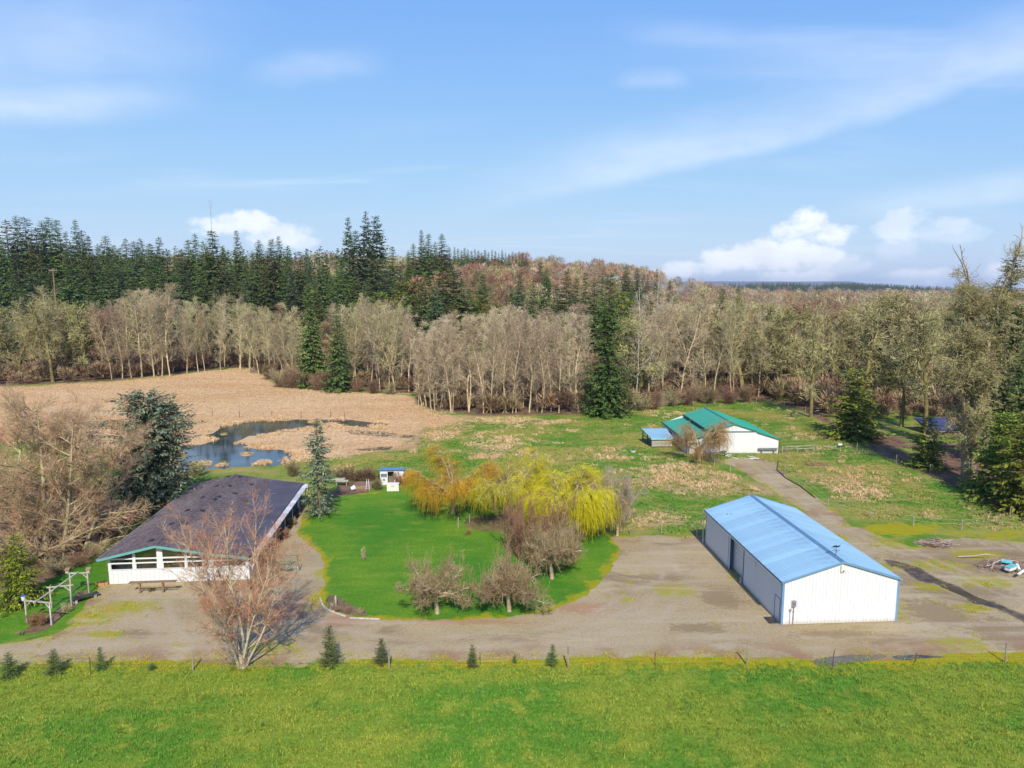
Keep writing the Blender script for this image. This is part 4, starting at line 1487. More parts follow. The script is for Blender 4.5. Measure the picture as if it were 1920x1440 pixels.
# ------------------------------------------------------------------ blue roofed pole barn
def build_blue_barn():
    W, L, E, PK = 10.05, 19.0, 3.83, 5.42
    az = radians(-3.67)
    o = thing('pole_barn', 'long white metal barn with pale blue ribbed roof beside the gravel yard', 'barn', (*G(1464, 1171.7), 0), -az)
    roofz = lambda x: E + (PK - E) * (1 - abs(x - W / 2) / (W / 2))
    # inner shell so that the walls have depth
    sh = MB()
    sh.box(.03, .03, 0, W - .03, .15, E - .06)
    sh.box(.03, L - .15, 0, W - .03, L - .03, E - .06)
    sh.box(.03, .15, 0, .15, 8.35, E - .06)
    sh.box(.03, 12.15, 0, .15, L - .15, E - .06)
    sh.box(.03, 8.35, 3.42, .15, 12.15, E - .06)
    sh.box(W - .15, .15, 0, W - .03, L - .15, E - .06)
    for y in (.03, L - .15):
        sh.slab([(.03, y, E - .06), (W - .03, y, E - .06), (W / 2, y, PK - .10)], .12, (0, 1, 0))
    sh.build('wall', W_WHITE, o)
    n = 11
    pw = W / n
    for i in range(n):
        link('wall_panel', wall_panel('front_panel', i * pw, pw - .004, .03, lambda x: roofz(x) - .05, W_WHITE), o, (i * pw, 0.0, 0))
        link('wall_panel', wall_panel('back_panel', i * pw, pw - .004, .03, lambda x: roofz(W - x) - .05, W_WHITE), o, (W - i * pw, L, 0), pi)
    nl = 21
    pl_ = L / nl
    full = wall_panel('side_panel', 0, pl_ - .004, .03, lambda x: E - .05, W_WHITE)
    short = wall_panel('lintel_panel', 0, pl_ - .004, 3.42, lambda x: E - .05, W_WHITE)
    for i in range(nl):
        link('wall_panel', full, o, (W, i * pl_, 0), pi / 2)
        y1 = (i + 1) * pl_
        yc = y1 - pl_ / 2
        if 8.3 < yc < 12.2:
            link('wall_panel', short, o, (0, y1, 0), -pi / 2)
        elif i == 0:
            link('wall_panel', wall_panel('side_panel', 0, .30, .03, lambda x: E - .05, W_WHITE, 1), o, (0, .30, 0), -pi / 2)
            link('wall_panel', wall_panel('side_panel', 0, pl_ - .30, 2.16, lambda x: E - .05, W_WHITE, 2), o, (0, y1, 0), -pi / 2)
        elif i == 1:
            link('wall_panel', wall_panel('side_panel', 0, pl_ - .40, .03, lambda x: E - .05, W_WHITE, 2), o, (0, y1, 0), -pi / 2)
            link('wall_panel', wall_panel('side_panel', 0, .396, 2.16, lambda x: E - .05, W_WHITE, 1), o, (0, pl_ + .398, 0), -pi / 2)
        else:
            link('wall_panel', full, o, (0, y1, 0), -pi / 2)
    # roof: ribbed panels over purlins
    ov = .14
    ez = E - ov * (PK - E) / (W / 2) + .03
    rp = L + .3
    nr = 21
    w = rp / nr
    lp = roof_panel('roof_panel_left', w - .004, (-ov, ez), (W / 2, PK + .03), B_ROOF)
    rpn = roof_panel('roof_panel_right', w - .004, (W + ov, ez), (W / 2, PK + .03), B_ROOF)
    for i in range(nr):
        link('roof_panel', lp, o, (0, -.15 + i * w, 0))
        link('roof_panel', rpn, o, (0, -.15 + i * w, 0))
    dk = MB()
    dk.slab([(-ov + .02, -.13, ez - .02), (W / 2, -.13, PK + .01), (W / 2, L + .13, PK + .01), (-ov + .02, L + .13, ez - .02)], .05)
    dk.slab([(W / 2, -.13, PK + .01), (W + ov - .02, -.13, ez - .02), (W + ov - .02, L + .13, ez - .02), (W / 2, L + .13, PK + .01)], .05)
    dk.build('roof_deck', B_TRIM, o)
    cap = MB()
    s = (PK - E) / (W / 2)
    cap.slab([(W / 2 - .22, -.17, PK + .075 - .22 * s), (W / 2, -.17, PK + .10), (W / 2, L + .17, PK + .10), (W / 2 - .22, L + .17, PK + .075 - .22 * s)], .02)
    cap.slab([(W / 2, -.17, PK + .10), (W / 2 + .22, -.17, PK + .075 - .22 * s), (W / 2 + .22, L + .17, PK + .075 - .22 * s), (W / 2, L + .17, PK + .10)], .02)
    cap.build('ridge_cap', B_CAP, o)
    for y0 in (-.19, L + .155):
        m = MB()
        m.slab([(-ov - .02, y0, ez + .05), (W / 2, y0, PK + .09), (W / 2, y0, PK - .09), (-ov - .02, y0, ez - .13)], .035, (0, 1, 0))
        m.slab([(W / 2, y0, PK + .09), (W + ov + .02, y0, ez + .05), (W + ov + .02, y0, ez - .13), (W / 2, y0, PK - .09)], .035, (0, 1, 0))
        m.build('rake_trim', B_TRIM, o)
    for (x, y) in ((0, 0), (W, 0), (0, L), (W, L)):
        m = MB()
        sx_ = 1 if x == 0 else -1
        sy_ = 1 if y == 0 else -1
        a, b = sorted((x - sx_ * .035, x + sx_ * .16))
        c, d = sorted((y - sy_ * .035, y - sy_ * .027))
        m.box(a, c, .02, b, d, E - .1)
        a, b = sorted((x - sx_ * .035, x - sx_ * .027))
        c, d = sorted((y - sy_ * .027, y + sy_ * .14))
        m.box(a, c, .02, b, d, E - .1)
        m.build('corner_trim', B_TRIM, o)
    g = MB()
    g.box(-ov - .15, -.12, ez - .13, -ov - .02, L + .12, ez - .005)
    g.build('gutter', DARKM, o)
    g = MB()
    g.box(-ov - .165, -.125, ez - .15, -ov - .152, L + .125, ez - .055)
    g.box(-ov - .165, L + .05, .1, -ov - .09, L + .12, ez - .155)
    g.build('gutter_lip', W_WHITE, o)
    # overhead door, recessed
    d = MB()
    d.box(.52, 8.36, .02, .60, 12.14, 3.42)
    dr = d.build('overhead_door', W_WHITE, o)
    for i in range(7):
        m = MB()
        m.box(.485, 8.42, .06 + i * .475, .519, 12.08, .06 + i * .475 + .445)
        m.build('door_section', W_WHITE, dr)
    for (ya, yb, yc, yd) in ((8.22, 8.345, 8.28, 8.36), (12.155, 12.28, 12.14, 12.22)):
        j = MB()
        j.box(.16, ya, 0, .62, yb, 3.41)
        j.box(-.03, yc, 0, .159, yd, 3.42)
        j.build('door_jamb', B_CAP, o)
    bx = MB()
    bx.box(-.22, 8.30, .05, -.035, 8.6, .6)
    bx.build('door_post_guard', PGREY, o)
    # walk-in door
    m = MB()
    m.box(-.012, .32, .04, .02, 1.30, 2.12)
    dd = m.build('walk_door', W_WHITE, o)
    f = MB()
    f.box(-.04, .29, .02, -.013, .34, 2.17)
    f.box(-.04, 1.27, .02, -.013, 1.32, 2.17)
    f.box(-.04, .34, 2.115, -.013, 1.27, 2.165)
    f.build('door_frame', B_CAP, dd)
    h = MB()
    h.tube((-.07, 1.2, 1.02), (-.01, 1.2, 1.02), .035)
    h.build('handle', GREYM, dd)
    st = MB()
    st.box(-.9, .25, 0.02, -.05, 1.4, .07)
    st.build('door_step', simple('rubber_mat', (.03, .025, .03), (.06, .05, .05), 3, .9), o)
    # lamp on the side wall, box under the gable
    m = MB()
    m.tube((-.03, 5.6, 3.15), (-.20, 5.6, 3.05), .11, .14, 8)
    m.build('wall_lamp', W_WHITE, o)
    m = MB()
    m.box(W / 2 - .17, -.16, 4.55, W / 2 + .17, -.026, 5.1)
    bxo = m.build('gable_box', CREAM, o)
    m = MB()
    m.box(W / 2 - .05, -.185, 4.60, W / 2 + .09, -.162, 4.70)
    m.build('gable_box_lens', DARKM, bxo)
    # electricity meter with conduit
    m = MB()
    m.box(.82, -.17, 1.62, 1.16, -.026, 2.16)
    mo = m.build('electric_meter', GREYM, o)
    q = MB()
    q.tube((1.0, -.172, 1.93), (1.0, -.26, 1.93), .11, .09, 10)
    q.build('meter_dial', simple('meter_glass', (.12, .13, .14), (.2, .2, .22), 4, .1, .6), mo)
    q = MB()
    q.tube((1.0, -.08, .02), (1.0, -.08, 1.615), .035)
    q.box(.95, -.13, .55, 1.05, -.03, .62)
    q.box(.95, -.13, 1.15, 1.05, -.03, 1.22)
    q.build('conduit', GREYM, mo)
    m = MB()
    m.box(.63, -.10, 1.18, .80, -.026, 1.42)
    m.tube((.71, -.06, .02), (.71, -.06, 1.175), .018)
    m.build('outlet_box', GREYM, o)
    # weathervane
    v = MB()
    vx, vy, vz = W / 2, 1.15, PK + .08
    v.tube((vx, vy, vz), (vx, vy, vz + .95), .025, .018)
    for a in (0, pi / 2):
        v.tube((vx - .35 * cos(a), vy - .35 * sin(a), vz + .45), (vx + .35 * cos(a), vy + .35 * sin(a), vz + .45), .015)
    v.tube((vx, vy, vz), (vx - .18, vy, vz - .08), .02)
    v.tube((vx, vy, vz), (vx + .18, vy, vz - .08), .02)
    vo = v.build('weathervane', DARKM, o)
    v = MB()
    v.slab([(vx - .42, vy, vz + .72), (vx + .22, vy, vz + .72), (vx + .40, vy, vz + .92), (vx + .12, vy, vz + .84), (vx - .15, vy, vz + .90), (vx - .30, vy, vz + .80)], .02, (0, 1, 0))
    v.build('vane_arrow', DARKM, vo)
    # two small snags on the roof
    m = MB()
    m.box(1.2, 16.2, 4.235, 1.45, 16.28, 4.32)
    m.build('roof_bracket', DARKM, o)
    m = MB()
    m.box(1.5, 15.9, 4.33, 1.7, 15.96, 4.42)
    m.build('roof_bracket', DARKM, o)


build_blue_barn()


# ------------------------------------------------------------------ the house
def build_house():
    W, L = 13.0, 25.0
    az = radians(-5.1)
    org = G(205.4, 1095.8)
    tl, tw = local_frame(org, az)
    o = thing('house', 'low white house with brownish purple shingle roof and glazed gable front', 'house', (*org, 0), -az)
    RX, RZ, LZ, MX, MZ, RZE = 4.60, 3.92, 2.74, 9.4, 3.02, 2.48        # ridge x,z / left eave z / break x,z / right eave z
    XL, XR = -.62, 13.15
    def roofz(x):
        if x < RX:
            return LZ + (RZ - LZ) * (x - XL) / (RX - XL)
        if x < MX:
            return RZ + (MZ - RZ) * (x - RX) / (MX - RX)
        return MZ + (RZE - MZ) * (x - MX) / (XR - MX)
    y0, y1 = -.55, L + .45
    # roof deck
    d = MB()
    for (a, b) in ((XL, RX), (RX, MX), (MX, XR)):
        d.slab([(a, y0, roofz(a) - .015), (b, y0, roofz(b) - .015), (b, y1, roofz(b) - .015), (a, y1, roofz(a) - .015)], .13)
    roof = d.build('roof', MEMBR, o)
    # shingle courses: overlapping strips, each standing a little proud of the one above it
    c = MB()
    for (a, b, n) in ((XL, RX, 26), (MX, RX, 24)):
        for i in range(n):
            xa = a + (b - a) * i / n
            xb = a + (b - a) * (i + 1.12) / n
            xb = min(xb, RX) if a < RX else max(xb, RX)
            za, zb = roofz(xa) + .028, roofz(xb) + .004
            c.add([(xa, y0 - .02, za), (xb, y0 - .02, zb), (xb, y1 + .02, zb), (xa, y1 + .02, za), (xa, y0 - .02, za - .03), (xa, y1 + .02, za - .03)],
                  [(0, 1, 2, 3) if b > a else (3, 2, 1, 0), (4, 0, 3, 5) if b > a else (0, 4, 5, 3)])
    tag(c.build('shingle_courses', SHINGLE, roof), kind='stuff')
    c = MB()
    c.slab([(MX - .05, y0 - .03, MZ + .036), (XR + .05, y0 - .03, RZE + .03), (XR + .05, y1 + .03, RZE + .03), (MX - .05, y1 + .03, MZ + .036)], .03)
    c.build('membrane', MEMBR, roof)
    c = MB()
    s1, s2 = (RZ - LZ) / (RX - XL), (RZ - MZ) / (MX - RX)
    c.slab([(RX - .16, y0 - .04, RZ + .055 - .16 * s1), (RX, y0 - .04, RZ + .06), (RX, y1 + .04, RZ + .06), (RX - .16, y1 + .04, RZ + .055 - .16 * s1)], .02)
    c.slab([(RX, y0 - .04, RZ + .06), (RX + .16, y0 - .04, RZ + .055 - .16 * s2), (RX + .16, y1 + .04, RZ + .055 - .16 * s2), (RX, y1 + .04, RZ + .06)], .02)
    c.build('ridge_cap', SHINGLE, roof)
    # fascia
    for yy in (y0 - .06, y1 + .03):
        m = MB()
        for (a, b) in ((XL - .03, RX), (RX, MX), (MX, XR + .03)):
            za, zb = roofz(a) + .005, roofz(b) + .005
            m.slab([(a, yy, za), (b, yy, zb), (b, yy, zb - .24), (a, yy, za - .24)], .035, (0, 1, 0))
        m.build('gable_fascia', TEAL, o)
    m = MB()
    m.box(XL - .16, y0 - .05, roofz(XL) - .19, XL - .035, y1 + .03, roofz(XL) - .02)
    m.build('gutter', GREYM, o)
    # vents on the roof
    vents = [(355, 530), (468, 527), (485, 422), (592, 420), (588, 335), (685, 337), (765, 263), (792, 247), (686, 252), (895, 226), (862, 176), (775, 178), (1000, 168), (928, 118), (848, 118)]
    for (zx, zy) in vents:
        px, py = 180 + zx / 3.43, 860 + zy / 3.43
        lx, ly = 4, 10
        for _ in range(12):
            g = G(px, py, roofz(lx))
            lx, ly = tl(*g)
            lx = min(max(lx, XL), XR)
        z = roofz(lx) + .02
        sl = (roofz(lx + .05) - roofz(lx - .05)) / .1
        v = MB()
        v.slab([(lx - .19, ly - .19, z - .19 * sl + .13), (lx + .19, ly - .19, z + .19 * sl + .13), (lx + .19, ly + .19, z + .19 * sl + .13), (lx - .19, ly + .19, z - .19 * sl + .13)], .05)
        v.slab([(lx - .24, ly - .22, z - .24 * sl + .03), (lx + .24, ly - .22, z + .24 * sl + .03), (lx + .24, ly + .22, z + .24 * sl + .03), (lx - .24, ly + .22, z - .24 * sl + .03)], .03)
        v.tube((lx, ly, z), (lx, ly, z + .09), .12)
        v.build('roof_vent', DARKM, roof)
    # body walls behind the glazed room
    b = MB()
    DP = 4.2
    b.box(.05, DP, 0, 12.95, DP + .15, 2.30)
    b.box(.02, DP + .16, 0, .17, L, 2.55)
    b.box(.17, L - .15, 0, 12.83, L, 2.30)
    b.box(.25, 0.2, .10, 12.75, DP - .01, .16)
    b.slab([(.17, L - .14, 2.30), (12.8, L - .14, 2.30), (MX, L - .14, MZ - .2), (RX, L - .14, RZ - .2), (.17, L - .14, 2.60)], .12, (0, 1, 0))
    b.build('wall', W_WOOD, o)
    b = MB()
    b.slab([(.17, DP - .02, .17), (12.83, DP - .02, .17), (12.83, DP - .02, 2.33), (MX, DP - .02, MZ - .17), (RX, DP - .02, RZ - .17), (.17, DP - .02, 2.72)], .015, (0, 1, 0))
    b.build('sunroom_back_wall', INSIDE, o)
    b = MB()
    b.box(12.83, DP + .16, 0, 12.98, L, 2.33)
    rw = b.build('side_wall', NAVY, o)
    for (ya, yb, za, zb) in ((22.3, 23.2, .1, 2.1), (19.5, 20.6, .9, 2.0), (15.5, 17.0, .9, 2.0), (10.5, 12, .9, 2.0)):
        m = MB()
        m.box(12.985, ya, za, 13.02, yb, zb)
        m.build('door' if za < .5 else 'window', W_WHITE if za < .5 else simple('dark_pane', (.02, .025, .03), (.04, .045, .05), 1, .1, .5), rw)
    # glazed room sides
    for x in (.02, 12.86):
        m = MB()
        m.box(x, .2, 0, x + .12, DP - .02, 1.42)
        m.box(x, .2, 2.36, x + .12, DP - .02, 2.44)
        m.box(x, 1.9, 1.42, x + .12, 2.1, 2.36)
        m.build('sunroom_side', W_WOOD, o)
        m = MB()
        m.box(x + .05, .2, 1.43, x + .06, 1.89, 2.35)
        m.box(x + .05, 2.11, 1.43, x + .06, DP - .03, 2.35)
        m.build('window_pane', GLASS, o)
    # front: boarded dado
    m = MB()
    m.box(0, .02, .03, W, .14, 1.40)
    da = m.build('dado_wall', W_WOOD, o)
    nb_ = 31
    bw = W / nb_
    board = MB()
    board.box(.012, -.012, .03, bw - .012, .019, 1.38)
    bme = board.mesh('siding_board', W_WOOD)
    for i in range(nb_):
        link('siding_board', bme, da, (i * bw, 0, 0))
    m = MB()
    m.box(-.02, -.05, 1.402, W + .02, .16, 1.45)
    m.build('sill', W_WOOD, o)
    posts = [(0, .22), (2.25, 2.52), (4.48, 5.02), (7.05, 7.25), (9.28, 9.58), (12.72, 13.0)]
    for (a, b) in posts:
        m = MB()
        xm = (a + b) / 2
        m.slab([(a, -.01, 1.452), (b, -.01, 1.452), (b, -.01, min(roofz(b), roofz(xm)) - .16), (a, -.01, min(roofz(a), roofz(xm)) - .16)], .14, (0, 1, 0))
        m.build('window_post', W_WOOD, o)
    for i in range(5):
        a, b = posts[i][1], posts[i + 1][0]
        r1 = MB()
        r1.box(a, .01, 1.97, b, .09, 2.10)
        r1.build('window_rail', W_WOOD, o)
        lo_gable = min(roofz(a), roofz(b)) - .17
        bt, tt = 2.40, 2.54
        if i == 4:
            bt, tt = 2.32, 2.38
        r2 = MB()
        r2.box(a, .0, bt, b, .12, tt)
        r2.build('head_beam', W_WOOD, o)
        for (z0, z1) in ((1.455, 1.968), (2.102, bt - .002)):
            m = MB()
            m.box(a + .004, .045, z0, b - .004, .055, z1)
            pn_ = m.build('window_pane', GLASS, o)
            if z0 < 1.5:
                e = MB()
                e.box(a + .005, .02, z0, a + .05, .044, z1)
                e.box(b - .05, .02, z0, b - .005, .044, z1)
                e.build('sash', W_WOOD, pn_)
        za, zb = roofz(a) - .18, roofz(b) - .18
        if max(za, zb) > tt + .05:
            m = MB()
            pts = [(a + .004, .045, tt + .003), (b - .004, .045, tt + .003)]
            if zb > tt + .01:
                pts.append((b - .004, .045, zb))
            else:
                xz = a + (b - a) * (za - tt) / max(1e-3, za - zb)
                pts[1] = (xz, .045, tt + .003)
            if za > tt + .01:
                pts.append((a + .004, .045, za))
            m.slab(pts, .01, (0, 1, 0))
            m.build('clerestory_pane', GLASS, o)
    # sloping soffit board that closes the front gable above the beam on the right side
    m = MB()
    m.slab([(9.58, .02, 2.382), (12.72, .02, 2.382), (12.72, .02, roofz(12.72) - .15), (9.58, .02, roofz(9.58) - .15)], .06, (0, 1, 0))
    m.build('gable_board', W_WOOD, o)
    # translucent awning along the right eave
    na = 19
    aw = (L - .3) / na
    pale = simple('awning_plastic', (.46, .45, .46), (.60, .59, .60), 2.5, .4, .4, objv=.22, c3=(.30, .22, .17))
    leafy = simple('littered_awning_plastic', (.36, .26, .22), (.50, .40, .36), 2.5, .6, .3, objv=.18, c3=(.22, .13, .09))
    for i in range(na):
        m = MB()
        m.slab([(13.22, .03, 2.40), (13.82, .03, 2.30), (13.82, aw - .05, 2.30), (13.22, aw - .05, 2.40)], .025)
        po = m.build('awning_panel', pale if i > 9 else leafy, o, (0, .2 + i * aw, 0))
        if i % 3 == 0:
            q = MB()
            q.box(13.72, -.04, 0, 13.80, .04, 2.27)
            q.build('awning_post', PGREY, po)
    m = MB()
    m.box(13.19, -.4, 2.28, 13.215, L + .3, 2.44)
    m.build('eave_trim', DARKM, o)
    # white rail of the side porch
    r = MB()
    for (yy) in (8.2, 10.1, 12.0):
        r.box(-1.55, yy - .04, 0, -1.47, yy + .04, 1.25)
    for z in (1.22, .95):
        r.bar((-1.51, 8.1, z), (-1.51, 12.1, z), .07, .07)
    r.bar((-1.51, 8.16, 1.22), (-.05, 8.16, 1.22), .07, .07)
    r.bar((-1.51, 12.0, 1.22), (-.05, 12.0, 1.22), .07, .07)
    r.build('porch_rail', W_WHITE, o)
    m = MB()
    m.box(-1.46, 8.2, 0, -.02, 12.0, .28)
    m.build('porch_deck', PGREY, o)
    # furniture seen behind the glass
    def put(name, label, cat, lx, ly, z=.16):
        return thing(name, label, cat, (*tw(lx, ly), z), -az)
    t = put('work_table', 'long brown table behind the lower panes of the glazed front room', 'table', 5.2, 1.6)
    m = MB()
    m.box(0, 0, .98, 3.2, .9, 1.05)
    m.build('tabletop', PBROWN, t)
    for (a, b) in ((.05, .05), (3.07, .05), (.05, .77), (3.07, .77)):
        q = MB()
        q.box(a, b, 0, a + .08, b + .08, .98)
        q.build('leg', PBROWN, t)
    for (lx, ly, w_, h_, col, lab) in ((2.7, 1.0, .9, 1.45, BRICK, 'reddish storage box behind the second pane of the front room'),
                                       (.8, 1.2, 1.1, 1.5, PLASTB, 'dark blue crate behind the first pane of the front room'),
                                       (10.2, 1.3, 1.3, 1.4, PBROWN, 'brown cabinet behind the last pane of the front room')):
        t = put('cabinet', lab, 'cabinet', lx, ly)
        m = MB()
        m.box(0, 0, 0, w_, .5, h_ * .92)
        m.build('body', col, t)
        m = MB()
        m.box(-.03, -.03, h_ * .922, w_ + .03, .53, h_)
        m.build('top', PGREY, t)
    t = put('blanket_heap', 'cream blankets heaped on the table behind the middle pane', 'blankets', 5.9, 1.75, 1.215)
    m = MB()
    m.box(0, 0, 0, 1.3, .6, .16)
    m.box(.2, .08, .16, 1.1, .55, .29)
    m.build('fold', CREAM, t)
    return tl, tw


H_TL, H_TW = build_house()


# ------------------------------------------------------------------ the green roofed barn
def build_green_barn():
    org = (29.75, 118.3)
    az = radians(-1.9)
    tl, tw = local_frame(org, az)
    o = thing('horse_barn', 'white barn with green metal roof and two lean-to wings across the pasture', 'barn', (*org, 0), -az)
    L = 16.6
    A, B, C, D = 0.0, 4.25, 11.85, 15.85
    zA, zB, zE, zP, zC, zD = 2.40, 3.35, 3.95, 5.10, 3.72, 2.50
    M_ = (B + C) / 2
    m = MB()
    m.slab([(A, 0, 0), (B - .01, 0, 0), (B - .01, 0, zB - .12), (A, 0, zA - .12)], .12, (0, 1, 0))
    m.slab([(C + .01, 0, 0), (D, 0, 0), (D, 0, zD - .12), (C + .01, 0, zC - .12)], .12, (0, 1, 0))
    m.slab([(B, -.02, 0), (C, -.02, 0), (C, -.02, zE - .1), (M_, -.02, zP - .1), (B, -.02, zE - .1)], .14, (0, 1, 0))
    m.box(A, .13, 0, A + .12, L, zA - .12)
    m.box(D - .12, .13, 0, D, L, zD - .12)
    m.box(B, .13, 0, B + .12, L, zE - .12)
    m.box(C - .12, .13, 0, C, L, zE - .12)
    m.slab([(A + .13, L - .12, 0), (D - .13, L - .12, 0), (D - .13, L - .12, zD - .12), (C, L - .12, zE - .2), (M_, L - .12, zP - .1), (B, L - .12, zE - .2), (A + .13, L - .12, zA - .12)], .12, (0, 1, 0))
    wl = m.build('wall', W_WHITE, o)
    r = MB()
    for i in range(40):
        x = A + .2 + i * .4
        if B - .1 < x < C + .1:
            zt = 0
        else:
            zt = (zA + (zB - zA) * x / B if x < B else zC + (zD - zC) * (x - C) / (D - C)) - .14
        if zt and x < D - .1:
            r.box(x - .03, -.022, .05, x + .03, -.001, zt)
    tag(r.build('wall_ribs', W_WHITE, wl), kind='stuff')
    n = 18
    w = (L + .4) / n
    pan = [roof_panel('roof_panel', w - .004, (A - .2, zA - .05), (B - .02, zB), G_ROOF, 2, .03), roof_panel('roof_panel', w - .004, (B - .35, zE - .10), (M_, zP), G_ROOF, 2, .03),
           roof_panel('roof_panel', w - .004, (C + .06, zE - .02), (M_, zP), G_ROOF, 2, .03), roof_panel('roof_panel', w - .004, (D + .2, zD - .06), (C + .08, zC + .03), G_ROOF, 2, .03)]
    for p_ in pan:
        for i in range(n):
            link('roof_panel', p_, o, (0, -.2 + i * w, 0))
    d = MB()
    for (a, za, b, zb) in ((A - .18, zA - .07, B - .02, zB - .02), (B - .33, zE - .12, M_, zP - .02), (M_, zP - .02, C + .05, zE - .04), (C + .09, zC + .01, D + .18, zD - .08)):
        d.slab([(a, -.18, za), (b, -.18, zb), (b, L + .18, zb), (a, L + .18, za)], .06)
    d.build('roof_deck', G_TRIM, o)
    t = MB()
    for (a, za, b, zb) in ((A - .22, zA - .04, B - .03, zB + .02), (B - .37, zE - .08, M_, zP + .05), (M_, zP + .05, C + .08, zE - .02), (C + .09, zC + .04, D + .22, zD - .05)):
        t.slab([(a, -.235, za), (b, -.235, zb), (b, -.235, zb - .14), (a, -.235, za - .14)], .03, (0, 1, 0))
    t.build('rake_trim', G_TRIM, o)
    t = MB()
    t.slab([(M_ - .2, -.22, zP + .02), (M_, -.22, zP + .08), (M_, L + .22, zP + .08), (M_ - .2, L + .22, zP + .02)], .02)
    t.slab([(M_, -.22, zP + .08), (M_ + .2, -.22, zP + .02), (M_ + .2, L + .22, zP + .02), (M_, L + .22, zP + .08)], .02)
    t.build('ridge_cap', G_TRIM, o)
    for x in (A, D):
        t = MB()
        t.box(x - .06, -.05, 0, x + .06, -.024, 2.25)
        t.build('corner_trim', DARKM, o)
    # sliding doors with a rail
    for (a, b) in ((B + .75, M_ - .01), (M_ + .01, C - .02)):
        q = MB()
        q.box(a, -.12, .06, b, -.045, zE - .25)
        dr = q.build('sliding_door', W_WHITE, o)
        q = MB()
        k = int((b - a) / .36)
        for i in range(1, k):
            q.box(a + i * (b - a) / k - .02, -.138, .08, a + i * (b - a) / k + .02, -.121, zE - .28)
        tag(q.build('door_ribs', W_WHITE, dr), kind='stuff')
    q = MB()
    q.box(B + .2, -.2, zE - .24, C + .02, -.05, zE - .08)
    q.build('door_rail', G_TRIM, o)
    q = MB()
    q.box(A - .33, -.2, zA - .22, A - .21, L + .2, zA - .07)
    q.box(B - .5, -.2, zE - .26, B - .38, L + .2, zE - .11)
    q.build('gutter', DARKM, o)
    q = MB()
    q.box(.5, -.03, 1.5, 2.2, -.005, 1.95)
    q.build('window', simple('barn_window', (.10, .08, .06), (.16, .12, .09), 1, .4), o)
    q = MB()
    q.box(A - .03, 5, .9, A - .005, 7, 1.7)
    q.box(A - .03, 10, .9, A - .005, 12, 1.7)
    q.build('side_opening', DARKM, o)
    # trough bench against the right wing
    t = thing('feed_bench', 'grey wooden bench standing against the right wing of the green roofed barn', 'bench', (*tw(12.2, -.55), 0), -az)
    q = MB()
    q.box(0, 0, .92, 3.4, .35, 1.0)
    q.box(.05, .1, .70, 3.35, .16, .78)
    q.build('plank', GREYM, t)
    for x in (.55, 2.65):
        q = MB()
        q.box(x, .05, 0, x + .14, .3, .92)
        q.build('leg', GREYM, t)
    return tw


GB_TW = build_green_barn()


# ------------------------------------------------------------------ blue roofed stock shelter beside it
def build_shelter():
    x0, y0 = G(1222, 839)
    t = thing('stock_shelter', 'open lean-to shelter with blue roof and slatted grey front beside the green roofed barn', 'shelter', (x0, y0, 0), radians(2))
    q = MB()
    q.slab([(-.2, -.3, 1.78), (3.75, -.3, 1.78), (3.6, 4.4, 2.55), (-.9, 4.4, 2.55)], .07)
    ro = q.build('roof', B_ROOF, t)
    q = MB()
    for i in range(1, 12):
        a = -.2 + i * .33
        q.bar((a, -.3, 1.80), (a - .5 + i * .03, 4.4, 2.57), .05, .03)
    tag(q.build('roof_ribs', B_ROOF, ro), kind='stuff')
    q = MB()
    q.box(-.22, -.36, 1.45, 3.77, -.31, 1.79)
    q.build('fascia', simple('pale_teal_fascia', (.16, .48, .50), (.20, .54, .56), 2, .6), t)
    for (x, y, h) in ((0, 0, 1.7), (3.5, 0, 1.7), (-.7, 4.2, 2.45), (3.4, 4.2, 2.45), (-.35, 2.1, 2.05), (1.75, 0, 1.7)):
        q = MB()
        q.box(x - .07, y - .07, 0, x + .07, y + .07, h)
        q.build('post', NAVY, t)
    for i in range(5):
        q = MB()
        q.box(-.05, -.14, .22 + i * .25, 3.55, -.08, .22 + i * .25 + .19)
        q.build('slat', PGREY, t)
    q = MB()
    q.bar((-.1, .1, .9), (-.8, 4.2, .9), .06, .14)
    q.bar((-.1, .1, 1.4), (-.8, 4.2, 1.4), .06, .14)
    q.build('side_rail', NAVY, t)


build_shelter()


